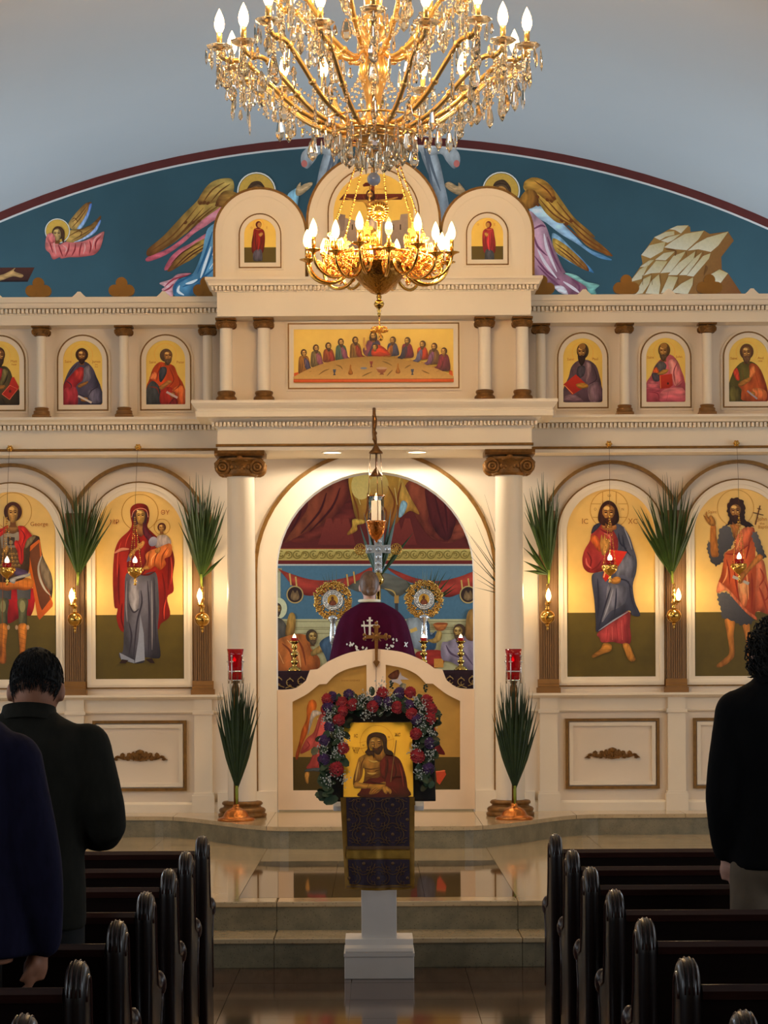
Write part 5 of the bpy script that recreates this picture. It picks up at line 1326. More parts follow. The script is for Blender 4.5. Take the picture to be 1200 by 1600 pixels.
a.fill([(810, 750), (880, 760), (940, 800), (1025, 820), (1000, 850), (1005, 880), (955, 880), (940, 830)], (150, 196, 180), (96, 150, 140)); a.fill([(740, 830), (800, 830), (830, 880), (780, 870)], (226, 206, 210))
gold_halo(a, 412, 232, 118, 8); a.ell(418, 250, 58, 80, (96, 70, 44)); a.ell(412, 268, 42, 64, SK); a.fill([(362, 205), (380, 175), (430, 165), (470, 210), (470, 250), (440, 200), (400, 195)], (70, 48, 30))
hand(a, [(190, 240), (160, 195), (145, 182), (140, 205), (90, 178), (62, 190), (70, 215), (110, 245), (150, 258)], (206, 166, 118)); folds(a, [[(80, 190), (125, 215)], [(80, 205), (120, 230)]], 5, (140, 96, 54))
a.build('painted_angel', wall_back, M_FRESCO)
# rocks
a = Art(YM, 980, 340, 6.6667, gain=0.95)
a.fill([(25, 670), (160, 480), (145, 395), (280, 210), (440, 120), (600, 78), (655, 95), (660, 150), (800, 135), (860, 170), (1050, 145), (1110, 240), (980, 410), (985, 540), (1050, 580), (1190, 790), (1190, 830), (60, 830), (80, 760)], (176, 128, 62), (128, 72, 30), (0.8, 0.4), sm=False)
for pts in ([(440, 120), (520, 85), (640, 80), (560, 165), (500, 130)], [(280, 205), (400, 150), (490, 140), (490, 180), (400, 200), (340, 235)], [(350, 240), (440, 200), (560, 170), (470, 240), (420, 262)], [(385, 310), (480, 240), (600, 170), (800, 135), (740, 230), (620, 340), (500, 330)], [(630, 345), (720, 270), (830, 210), (1055, 145), (950, 290), (870, 358), (740, 330)], [(145, 390), (230, 290), (400, 250), (370, 350), (240, 425)], [(290, 440), (380, 370), (500, 350), (400, 445)], [(345, 580), (480, 400), (610, 350), (560, 430), (450, 570)], [(425, 600), (540, 470), (710, 350), (690, 430), (520, 600)], [(540, 600), (700, 420), (780, 360), (740, 440), (620, 600)], [(620, 605), (790, 400), (870, 370), (850, 430), (690, 615)], [(170, 605), (300, 450), (420, 455), (340, 575), (250, 580)], [(130, 515), (230, 445), (280, 440), (210, 510)], [(25, 672), (130, 540), (220, 490), (150, 640)], [(855, 600), (960, 540), (1050, 580), (970, 685), (905, 660)], [(455, 780), (560, 690), (690, 620), (680, 700), (630, 800)], [(190, 790), (250, 660), (330, 590), (345, 700), (330, 800)], [(75, 800), (170, 640), (250, 600), (230, 690), (160, 790)], [(350, 790), (430, 610), (530, 620), (470, 760)]):
    a.fill(pts, (206, 178, 118), (232, 216, 184), (-0.3, 1), sm=False)
folds(a, [[(400, 330), (500, 345), (500, 400)], [(610, 350), (620, 400)], [(720, 345), (710, 420)], [(790, 360), (790, 400)], [(250, 585), (260, 700)], [(345, 590), (350, 700)], [(530, 610), (525, 700)], [(690, 620), (690, 720)], [(160, 600), (160, 700)], [(820, 500), (830, 530), (800, 600)]], 14, (122, 78, 34))
a.build('painted_rocks', wall_back, M_FRESCO)
# pale drapery rising behind the middle crest
a = Art(YM, 300, 0, 2.1429, gain=1.35)
for m_ in (0, 1):
    f = (lambda p: p) if not m_ else (lambda p: (1262-p[0], p[1]))
    a.fill([f(p) for p in ((480, 430), (500, 500), (450, 640), (440, 760), (400, 720), (420, 600), (440, 520))], (176, 182, 186), (120, 128, 136)); a.fill([f(p) for p in ((365, 545), (370, 510), (400, 490), (440, 495), (470, 440), (520, 440), (490, 520), (430, 515), (410, 540), (385, 565))], (206, 206, 204), (140, 146, 150)); a.ell(*f((376, 548)), 10, 12, (196, 110, 100))
    folds(a, [[f(p) for p in ((480, 450), (465, 540), (430, 640))], [f(p) for p in ((490, 470), (470, 560), (445, 700))]], 7, (96, 104, 114))
a.build('painted_drapery', wall_back, M_FRESCO)

# ---- lower mural seen through the door arch
a = Art(YM, 430, 730, 3.75, gain=1.35)
W0, W1 = -700, 1900
a.rect(W0, -500, W1, 480, (104, 34, 26), (96, 32, 26))
a.rect(W0, -500, W1, -140, (62, 104, 128))
# hanging red curtains
for x0_, c in ((-300, (90, 26, 22)), (230, (120, 44, 30)), (860, (84, 24, 22))): pass
a.fill([(40, 130), (200, 170), (220, 280), (60, 430), (0, 460), (-200, 470), (-200, 100)], (84, 24, 22), (112, 40, 28))
a.fill([(60, 430), (180, 260), (215, 170), (420, 60), (440, 200), (300, 320), (180, 380), (90, 430)], (142, 66, 36), (104, 34, 24), (1, 0.5))
a.fill([(90, 430), (200, 380), (320, 310), (440, 190), (470, 300), (360, 360), (200, 440)], (92, 28, 22), (120, 44, 30))
for x_ in (300, 350, 400, 690, 760): a.fill([(x_, 300), (x_+30, 300), (x_+70, 455), (x_-50, 455)], (128, 48, 34), (112, 38, 30), sm=False)
a.fill([(760, 90), (880, 100), (900, 260), (900, 330), (1000, 430), (900, 400), (830, 300), (780, 200)], (142, 64, 36), (110, 40, 28)); a.fill([(880, 100), (1020, 130), (1060, 300), (1010, 430), (920, 340)], (96, 30, 24), (76, 22, 22)); a.fill([(1010, 440), (1060, 330), (1130, 290), (1140, 380), (1040, 440), (960, 436), (900, 400)], (146, 66, 40), (120, 48, 32)); a.fill([(1040, 120), (1300, 120), (1300, 460), (1130, 460), (1100, 300)], (88, 26, 22), (108, 36, 28))
folds(a, [[(930, 140), (960, 270), (1000, 400)], [(980, 140), (1000, 260), (1010, 380)], [(120, 180), (150, 260), (90, 380)], [(300, 150), (260, 260), (150, 390)], [(380, 120), (330, 240), (200, 380)]], 9, (70, 18, 18))
# gold-robed seated figure, lower half
a.fill([(430, 60), (480, 10), (740, 10), (800, 60), (760, 110), (740, 240), (720, 320), (640, 360), (560, 330), (480, 310), (450, 200)], (206, 150, 52), (146, 76, 24), (0.5, 1)); a.ell(505, 110, 60, 80, (200, 164, 84), (214, 176, 96)); a.ell(610, 110, 55, 75, (206, 170, 90), (170, 110, 40))
a.fill([(730, 60), (770, 130), (800, 190), (845, 275), (790, 255), (740, 280), (720, 180)], (212, 158, 66), (170, 106, 36)); a.fill([(740, 200), (775, 215), (750, 280), (722, 290)], (140, 166, 168)); a.fill([(455, 305), (520, 310), (520, 330), (480, 340), (480, 370), (430, 398), (424, 384), (450, 350)], (206, 156, 60), (160, 96, 30))
folds(a, [[(450, 150), (480, 240), (490, 310)], [(540, 150), (540, 240), (520, 310)], [(660, 110), (700, 200), (680, 300)], [(600, 200), (650, 260), (640, 340)], [(740, 90), (720, 180), (720, 280)]], 8, (122, 60, 16)); folds(a, [[(470, 130), (500, 220)], [(590, 130), (610, 230)], [(700, 120), (715, 220)]], 9, (226, 190, 110))
# scroll band
a.rect(W0, 478, W1, 548, (206, 176, 96), (196, 160, 80)); a.rect(W0, 474, W1, 480, (150, 60, 36)); a.rect(W0, 546, W1, 568, (112, 36, 28)); a.rect(W0, 568, W1, 578, (206, 196, 178))
for k in range(-4, 16):
    cx_ = 30+k*98
    a.ring(cx_, 513, 22, 5, (122, 96, 34), 0.4, 2*PI*0.85, 16); a.ring(cx_+4, 514, 10, 5, (122, 96, 34), 0, 4.6, 10); a.ring(cx_+49, 514, 20, 5, (122, 96, 34), PI+0.4, PI+2*PI*0.85, 16); a.ring(cx_+45, 512, 9, 5, (122, 96, 34), PI, PI+4.6, 10)
    a.stroke([(cx_+14, 535), (cx_+26, 513), (cx_+36, 492)], 7, (140, 112, 44))
# blue zone, pale wall, ground
OY = 562
a.rect(W0, 578, W1, OY+340, (82, 112, 126), (76, 104, 118))
a.rect(W0, OY+328, W1, OY+800, (186, 170, 122), (176, 156, 106)); 
for y_ in (340, 375, 385, 410): a.rect(W0, OY+y_, W1, OY+y_+5, (146, 128, 84))
# domed canopy with columns
a.fill([(430, OY+130), (480, OY+90), (560, OY+60), (620, OY+55), (700, OY+75), (800, OY+130), (740, OY+190), (690, OY+195), (640, OY+155), (560, OY+150), (500, OY+170), (440, OY+150)], (112, 104, 88), (80, 72, 58), (0, 1)); a.stroke([(640, OY+150), (690, OY+165), (710, OY+200)], 9, (190, 150, 80)); a.rect(698, OY+190, 724, OY+235, (176, 126, 60)); a.rect(702, OY+235, 720, OY+300, (60, 56, 58))
a.rect(0, OY+35, 32, OY+330, (186, 172, 132)); a.rect(-6, OY+30, 40, OY+55, (170, 150, 100))
# red swags
a.fill([(20, OY+35), (70, OY+55), (200, OY+95), (330, OY+100), (470, OY+70), (560, OY+25), (560, OY+60), (470, OY+110), (400, OY+150), (300, OY+180), (180, OY+190), (110, OY+140), (50, OY+70)], (186, 66, 46), (140, 40, 30), (0, 1)); a.fill([(640, OY+20), (720, OY+50), (830, OY+90), (960, OY+105), (1080, OY+80), (1180, OY+50), (1180, OY+140), (1080, OY+180), (1000, OY+200), (900, OY+150), (760, OY+100)], (186, 66, 46), (140, 40, 30), (0, 1))
for x_, y_ in ((85, 90), (120, 110), (420, 95), (460, 80), (1090, 130), (1130, 120)): a.stroke([(x_, OY+y_-30), (x_+8, OY+y_+40)], 9, (206, 156, 80), False, sm=False)
for x_ in (116, 1130): a.ell(x_, OY+185, 50, 52, (186, 150, 90)); a.ell(x_, OY+185, 43, 45, (56, 34, 26)); a.fill([(x_-26, OY+205), (x_-14, OY+160), (x_, OY+175), (x_+14, OY+160), (x_+26, OY+205), (x_, OY+220)], (130, 96, 60))
# standing saint with halo at the edge, wing
a.ell(20, OY+265, 50, 62, (206, 196, 150)); a.fill([(-30, OY+340), (0, OY+320), (40, OY+330), (70, OY+380), (60, OY+460), (-30, OY+480)], (96, 84, 70), (60, 52, 46)); face(a, 14, OY+272, 20, 30, (60, 40, 28), (80, 60, 44), 0.5); a.fill([(60, OY+420), (75, OY+320), (95, OY+290), (118, OY+310), (115, OY+400), (85, OY+430)], (186, 136, 60), (130, 84, 36))
# bowing disciples
a.fill([(10, OY+640), (10, OY+470), (60, OY+430), (150, OY+415), (200, OY+440), (210, OY+500), (260, OY+560), (255, OY+620), (200, OY+640)], (206, 110, 46), (160, 76, 28), (0.3, 1)); folds(a, [[(40, OY+470), (90, OY+520), (110, OY+620)], [(120, OY+430), (160, OY+500), (180, OY+600)], [(190, OY+470), (230, OY+560)]], 9, (130, 54, 20)); folds(a, [[(70, OY+450), (130, OY+520), (150, OY+610)], [(20, OY+520), (50, OY+590)]], 11, (226, 150, 84)); face(a, 218, OY+435, 26, 36, (74, 54, 36), (110, 80, 52), 0.6); hand(a, [(210, OY+520), (265, OY+480), (280, OY+490), (270, OY+520), (220, OY+545)], SK)
a.fill([(260, OY+470), (310, OY+430), (340, OY+440), (330, OY+620), (290, OY+540)], (70, 88, 104), (52, 66, 82))
a.fill([(765, OY+340), (810, OY+320), (870, OY+320), (905, OY+360), (900, OY+400), (940, OY+420), (940, OY+500), (890, OY+520), (820, OY+500), (770, OY+470)], (150, 150, 146), (110, 112, 116), (0.4, 1)); a.fill([(860, OY+320), (900, OY+350), (910, OY+420), (945, OY+400), (935, OY+500), (880, OY+520), (880, OY+400)], (62, 84, 104), (46, 64, 82)); a.stroke([(790, OY+400), (830, OY+385)], 22, (206, 160, 80), False, sm=False); hand(a, [(890, OY+450), (930, OY+440), (950, OY+400), (975, OY+405), (970, OY+450), (930, OY+470)], (196, 146, 70)); a.fill([(930, OY+355), (1005, OY+350), (1005, OY+370), (985, OY+395), (950, OY+395), (932, OY+375)], (190, 110, 50), (150, 76, 34)); a.ell(968, OY+355, 38, 7, (150, 70, 30))
a.fill([(830, OY+520), (980, OY+515), (980, OY+600), (900, OY+615), (840, OY+580)], (166, 46, 30), (130, 32, 24)); a.fill([(930, OY+560), (985, OY+560), (985, OY+612), (930, OY+612)], (206, 130, 50), sm=False)
a.fill([(975, OY+470), (1010, OY+460), (1060, OY+440), (1110, OY+430), (1180, OY+470), (1180, OY+640), (1110, OY+620), (1030, OY+580), (975, OY+560)], (160, 136, 142), (112, 88, 100), (0.4, 1)); folds(a, [[(1000, OY+480), (1030, OY+530), (1100, OY+560)], [(1060, OY+460), (1100, OY+520), (1160, OY+600)]], 9, (90, 66, 80)); face(a, 1075, OY+405, 28, 38, (80, 52, 34), (100, 70, 46), -0.5); a.fill([(1118, OY+440), (1120, OY+320), (1140, OY+275), (1175, OY+285), (1180, OY+440)], (170, 120, 56), (120, 74, 34)); a.fill([(230, OY+640), (330, OY+560), (420, OY+640)], (166, 46, 30), sm=False)
a.rect(W0, OY+655, W1, OY+900, (122, 60, 40), (90, 44, 30))
a.build('painted_sanctuary_mural', wall_back, M_FRESCO)

# ================================================================ sanctuary furniture
ZP = Z3+0.15
struct(B().box(-1.7, 1.73, 19.25, 21.7, Z3, ZP).build('floor_predella', M_TREAD))
M_PURPLE = mat('purple_brocade', (44, 14, 34), 0.7, var=0.25, vscale=20)
M_EMB = mat('gold_embroidery', (176, 140, 84), 0.45, metal=0.4)
YA0 = 20.25; ZA = 1.588
al = thing('altar_table', 'altar table draped in dark purple cloth behind the royal doors', 'table', (CX, 20.8, ZP))
b = B(); n = 40
b.box(CX-0.93, CX+0.93, YA0, 21.3, ZA-0.03, ZA)
b.build('table_top', M_PURPLE, al)
b = B(); vs = []; fs = []
for k in range(n+1):
    x = CX-0.925+1.85*k/n; w = 0.012*math.sin(k*1.7)
    vs += [(x, YA0+0.005+w*0.3, ZA-0.025), (x, YA0-0.01+w, ZP+0.01), (x, YA0+0.03+w*0.3, ZA-0.025), (x, YA0+0.03+w, ZP+0.01)]
for k in range(n):
    a_ = k*4; c_ = a_+4; fs += [(a_, c_, c_+1, a_+1), (a_+2, a_+3, c_+3, c_+2), (a_+1, c_+1, c_+3, a_+3)]
b.add(vs, fs, True); b.build('altar_cloth', M_PURPLE, al)
B().box(CX-0.85, CX+0.85, YA0+0.06, 21.25, ZP, ZA-0.03).build('table_body', M_PURPLE, al)
b = B()
for q in (-1, 1):
    for j in range(5):
        cx_ = CX+q*(0.86-0.10*j); cz_ = ZA-0.09-0.012*(j % 2)
        b.torus((cx_, YA0-0.018, cz_), 0.030, 0.005, 'y', 14, 5, 0.3, 5.2); b.torus((cx_+q*0.012, YA0-0.018, cz_-0.012), 0.014, 0.004, 'y', 10, 5, 2, 6)
        b.ball((cx_, YA0-0.018, cz_+0.035), 0.009, 8, 5); b.tube([(cx_-0.04, YA0-0.018, cz_-0.05), (cx_, YA0-0.018, cz_-0.035), (cx_+0.05, YA0-0.018, cz_-0.055)], 0.005, 5)
b.build('gold_embroidery', M_EMB, al)['kind'] = 'stuff'

def candlestick(x, Y, z, ztop, label, lit=True):
    t = thing('candlestick', label, 'candlestick', (x, Y, z), 'brass candlesticks on the altar table')
    h = ztop-z
    prof = [(0.062, 0), (0.066, 0.02), (0.05, 0.05), (0.052, 0.08), (0.028, 0.12), (0.016, 0.18), (0.030, 0.24), (0.034, 0.29), (0.016, 0.34), (0.014, 0.42), (0.030, 0.46), (0.034, 0.52), (0.018, 0.57), (0.014, 0.64), (0.028, 0.70), (0.026, 0.74), (0.016, 0.78), (0.030, 0.84), (0.046, 0.87), (0.046, 0.89), (0.0, 0.89)]
    B().lathe([(r, z+u*h) for r, u in prof], x, Y, 18).build('stem', M_BRASS, t)
    B().lathe([(0.022, z+0.885*h), (0.030, z+0.93*h), (0.032, z+0.99*h), (0.024, z+0.985*h), (0.0, z+0.94*h)], x, Y, 14).build('glass_cup', M_REDGLASS, t)
    B().lathe([(0.004, z+0.95*h), (0.017, z+1.0*h), (0.012, z+1.05*h), (0.0, z+1.11*h)], x, Y, 10).build('flame', M_FLAME, t)
    return t
for x_, y_, lab in ((460, 20.35, 'brass candlestick with red cup alone on the altar, by the bowing disciple in orange'), (662, 20.3, 'brass candlestick with red cup directly beneath the round fan, by the painted chalice'), (720, 20.35, 'brass candlestick with red cup at the altar end, before the painted disciple in mauve')):
    p = px(x_, 1000, y_); candlestick(p.x, y_, ZA, px(x_, 996, y_).z, lab)

# round liturgical fans
def fan(x_, y_, Y, label, seed):
    c = px(x_, y_, Y); t = thing('ceremonial_fan', label, 'ceremonial fan', (c.x, Y, ZA), 'round processional fans on the altar')
    rnd = random.Random(seed)
    B().lathe([(0.075, ZA), (0.078, ZA+0.015), (0.03, ZA+0.04), (0.018, ZA+0.08), (0.016, c.z-0.40), (0.03, c.z-0.38), (0.034, c.z-0.34), (0.026, c.z-0.25), (0.022, c.z-0.2), (0.05, c.z-0.17), (0.05, c.z-0.15), (0.02, c.z-0.13), (0.02, c.z-0.05), (0, c.z-0.05)], c.x, Y+0.01, 16).build('pole', M_SILVER, t)
    b = B(); n = 22
    for k in range(460):
        a_ = rnd.uniform(0, 2*PI); rad = 0.088+0.084*math.sqrt(rnd.random()); rot = rnd.uniform(0, PI); l_ = rnd.uniform(0.010, 0.02)
        p0 = Vector((c.x+rad*math.cos(a_), Y-0.004-0.012*rnd.random(), c.z+rad*math.sin(a_))); dv = Vector((math.cos(rot), rnd.uniform(-.4, .4), math.sin(rot)))*l_
        b.tube([p0-dv, p0, p0+dv], [0.002, 0.0085, 0.002], 5)
    b.torus((c.x, Y, c.z), 0.145, 0.012, 'y', 32, 6)
    b.build('gold_foliage_rim', mat('openwork_gilt', (226, 178, 96), 0.22, metal=1.0), t)
    d = B(); d.torus((c.x, Y-0.012, c.z), 0.087, 0.009, 'y', 32, 6)
    pts = [(c.x+0.086*math.cos(2*PI*k/32), c.z+0.086*math.sin(2*PI*k/32)) for k in range(32)]
    d.prism(pts, Y-0.016, Y+0.012)
    for k in range(14):
        a_ = 2*PI*k/14; d.ball((c.x+0.070*math.cos(a_), Y-0.016, c.z+0.070*math.sin(a_)), 0.011, 7, 5, (1, 0.5, 1))
    d.torus((c.x, Y-0.018, c.z), 0.053, 0.005, 'y', 28, 6)
    md = d.build('silver_medallion', M_SILVER, t)
    a = Art(Y-0.0185, x_, y_, 1.0); a.ell(0, 0, 9.2, 9.2, (206, 156, 60)); a.fill([(-6, 8), (-5, 2), (-1, -1), (4, 1), (6, 8), (0, 9)], (120, 60, 40)); a.ell(-0.5, -3, 2.4, 3.2, (96, 56, 34)); a.ring(-0.5, -3, 4.2, 0.5, (130, 86, 30)); a.build('painted_saint', t)
    return t
fan(520, 938, 20.55, 'round gilt fan with silver medallion, on the orange disciple side of the priest', 3)
fan(662.5, 936.5, 20.55, 'round gilt fan with silver medallion, on the painted chalice side of the priest', 5)

# silver altar cross
c = px(591, 868, 20.95); Yc = 20.95
t = thing('altar_cross', 'tall silver and gilt altar cross rising behind the priest', 'cross', (c.x, Yc, ZA))
b = B(); hw_, ah = 0.035, 0.115
zc = px(591, 858, Yc).z
b.prism([(c.x-hw_, zc-0.22), (c.x+hw_, zc-0.22), (c.x+hw_, zc-hw_), (c.x+ah, zc-hw_-0.006), (c.x+ah, zc+hw_+0.006), (c.x+hw_, zc+hw_), (c.x+hw_+0.004, zc+0.11), (c.x-hw_-0.004, zc+0.11), (c.x-hw_, zc+hw_), (c.x-ah, zc+hw_+0.006), (c.x-ah, zc-hw_-0.006), (c.x-hw_, zc-hw_)], Yc-0.02, Yc+0.01)
for u, v in ((0, 0), (0.08, 0), (-0.08, 0), (0, 0.075), (0, -0.07), (0, -0.13), (0, -0.19)):
    b.ball((c.x+u, Yc-0.022, zc+v), 0.022, 10, 6, (1, 0.5, 1)); b.torus((c.x+u, Yc-0.02, zc+v), 0.028, 0.004, 'y', 14, 5)
bevel(b.build('cross', M_SILVER, t), 0.004)
for q in (-1, 1):
    b = B()
    for j in range(9):
        a_ = 2*PI*j/9; b.torus((c.x+q*0.165+0.03*math.cos(a_), Yc, zc+0.03*math.sin(a_)), 0.022, 0.004, 'y', 12, 5)
    b.build('gilt_filigree', M_BRASS2, t)
B().lathe([(0.10, ZA), (0.105, ZA+0.02), (0.04, ZA+0.06), (0.025, ZA+0.10), (0.022, zc-0.33), (0.05, zc-0.31), (0.055, zc-0.27), (0.03, zc-0.23), (0.02, zc-0.2), (0, zc-0.2)], c.x, Yc, 16).build('stem', M_BRASS, t)

# ================================================================ palms
def palm(label, base, tips, group, m_=None, stem=None, wid=0.0085, Ydep=0.06, seed=0, fuse=0.45, name='palm_frond'):
    """fan palm: base point (x px, y px, Y) and list of tip pixels; each blade is its own part"""
    rnd = random.Random(seed)
    bp = px(*base); t = thing(name, label, 'palm', bp, group)
    m_ = m_ or M_PALM
    for i, (tx, ty) in enumerate(tips):
        Yt = base[2]-0.02+rnd.uniform(-Ydep, Ydep*0.4)
        tp = px(tx, ty, Yt)
        d = tp-bp; L = d.length; side = Vector((d.z, 0, -d.x)).normalized()
        bow = rnd.uniform(-0.02, 0.03)*L
        pts = []; n = 9
        for k in range(n+1):
            s_ = k/n
            c_ = bp+d*s_+side*bow*math.sin(PI*s_)*(-1 if i % 2 else 1)
            w = wid*1.5*(0.12+0.88*s_/0.42 if s_ < 0.42 else max(0.0, 1-(s_-0.42)/0.58)**1.15)+0.0005
            pts.append((c_, w))
        vs = []; fs = []
        for k, (c_, w) in enumerate(pts):
            vs += [c_-side*w+Vector((0, 0.4*w, 0)), c_+Vector((0, -0.5*w, 0)), c_+side*w+Vector((0, 0.4*w, 0)), c_+Vector((0, 0.3*w, 0))]
        for k in range(n):
            a_ = k*4; e_ = a_+4
            fs += [(a_, a_+1, e_+1, e_), (a_+1, a_+2, e_+2, e_+1), (a_+2, a_+3, e_+3, e_+2), (a_+3, a_, e_, e_+3)]
        B().add(vs, fs).build('leaflet', m_, t)
    if stem:
        p2 = Vector((bp.x, bp.y+0.01, stem)) if isinstance(stem, float) else px(*stem); B().tube([bp+Vector((0, 0, 0.04)), (bp+p2)/2, p2], [0.012, 0.010, 0.007], 6).build('stem', M_PALMST, t)
    return t
def fan_tips(x0, x1, ytop, yside, n, jag, seed):
    rnd = random.Random(seed); out = []
    for k in range(n):
        u = k/(n-1); s_ = abs(2*u-1)
        out.append((x0+(x1-x0)*u+rnd.uniform(-3, 3), ytop+(yside-ytop)*s_**2+rnd.uniform(-jag, jag)))
    return out
GP = 'palm fronds tied to the sconces'
palm('fan palm frond between the warrior icon and the mother icon', (122, 902, 17.93), fan_tips(84, 178, 768, 800, 34, 18, 1), GP, stem=(121, 915, 17.95), seed=1)
palm('fan palm frond between the mother icon and the tall column', (314, 905, 17.93), fan_tips(276, 352, 754, 800, 34, 18, 2)+[(348, 835), (352, 868), (350, 800)], GP, stem=(316, 918, 17.95), seed=2, wid=0.010)
palm('lopsided fan palm frond bending from the sconce next to the tall column', (858, 898, 17.93), fan_tips(822, 876, 754, 790, 24, 18, 3)+[(819, 800), (817, 830), (817, 855), (817, 876), (818, 892), (818, 770), (822, 782)], GP, stem=(857, 912, 17.95), seed=3, wid=0.011)
palm('fan palm frond between the blue-mantled icon and the hermit icon', (1050, 900, 17.93), fan_tips(998, 1094, 752, 810, 34, 18, 4)+[(988, 790), (994, 812), (1000, 824)], GP, stem=(1051, 912, 17.95), seed=4)
# fronds behind the altar
palm('green palm fronds fanned behind the silver altar cross', (591, 905, 21.15), [(568, 800), (575, 790), (583, 812), (602, 800), (611, 795), (618, 812), (622, 795), (646, 832), (562, 820), (596, 790)], 'palms behind the altar', stem=ZA, wid=0.014, seed=5)
palm('green palm fronds fanned behind the fan by the painted chalice', (664, 950, 20.75), fan_tips(628, 715, 888, 915, 18, 10, 6), 'palms behind the altar', stem=ZA, wid=0.008, seed=6)
palm('thin palm fronds behind the fan by the orange disciple', (520, 945, 20.75), fan_tips(496, 548, 893, 915, 9, 8, 7), 'palms behind the altar', stem=ZA, wid=0.005, seed=7)
palm('stray palm leaflets reaching past the tall column into the arch', (800, 935, 17.62), [(736, 838), (742, 812), (752, 790), (757, 772), (734, 868), (737, 890), (742, 918), (728, 828), (745, 905), (730, 848)], 'stray palm leaflets', M_PALMD, wid=0.0022, seed=8, name='palm_leaflets')

# ================================================================ sconces
SCON = [(117, 968, 112, 'between the warrior icon and the mother icon'), (316, 968, 312, 'between the mother icon and the tall column'), (855.5, 964, 857, 'between the tall column and the blue-mantled icon'), (1053, 962, 1060, 'between the blue-mantled icon and the hermit icon')]
BULBP = [(0.0, 0.0), (0.010, 0.002), (0.016, 0.016), (0.0175, 0.03), (0.014, 0.05), (0.007, 0.068), (0.0, 0.082)]
def bulb(parent, x, y, z, s=1.0, m_=None, name='bulb'):
    return B().lathe([(r*s, z+h*s) for r, h in BULBP], x, y, 10).build(name, m_ or M_BULB, parent)
for bx, by, cx_, where in SCON:
    Y = 17.88; p = px(bx, by, Y); q = px(cx_, 940, Y-0.03)
    t = thing('wall_sconce', 'polished brass ball sconce with flame bulb '+where, 'wall light', (p.x, 18.0, p.z), 'brass wall sconces')
    b = B(); b.ball((p.x, Y, p.z), 0.058, 20, 14)
    b.lathe([(0.0, p.z-0.105), (0.008, p.z-0.10), (0.010, p.z-0.09), (0.005, p.z-0.082), (0.014, p.z-0.07), (0.016, p.z-0.062), (0.01, p.z-0.054)], p.x, Y, 12)
    b.lathe([(0.012, p.z+0.05), (0.020, p.z+0.062), (0.012, p.z+0.075), (0.018, p.z+0.095), (0.024, p.z+0.105), (0.012, p.z+0.12), (0.010, p.z+0.14), (0.020, p.z+0.155), (0.022, p.z+0.165), (0.009, p.z+0.18), (0.014, p.z+0.20), (0.016, p.z+0.215), (0.006, p.z+0.235), (0.012, p.z+0.25), (0, p.z+0.262)], p.x, Y, 14)
    b.build('body', M_BRASS, t)
    B().tube([(p.x, Y, p.z+0.01), (p.x, 17.96, p.z+0.01), (p.x, 18.004, p.z+0.01)], [0.014, 0.014, 0.03], 10).build('wall_bracket', M_BRASS, t)
    zc = p.z+0.10
    B().tube([(p.x, Y, zc), ((p.x+q.x)/2, Y-0.03, zc-0.012), (q.x, Y-0.035, zc+0.005)], 0.006, 8).build('arm', M_BRASS, t)
    B().lathe([(0.004, zc), (0.026, zc+0.012), (0.030, zc+0.018), (0.012, zc+0.02), (0.012, zc+0.03)], q.x, Y-0.035, 14).build('drip_pan', M_BRASS, t)
    zb_ = px(cx_, 938, Y).z
    B().lathe([(0.012, zc+0.02), (0.012, zb_+0.002), (0, zb_+0.002)], q.x, Y-0.035, 12).build('candle_sleeve', M_CANDLE, t)
    bulb(t, q.x, Y-0.035, zb_, 1.15)
    point_light('sconce_lamp', (q.x, Y-0.06, zb_+0.05), 8.0, (1.0, 0.74, 0.40), 0.03)

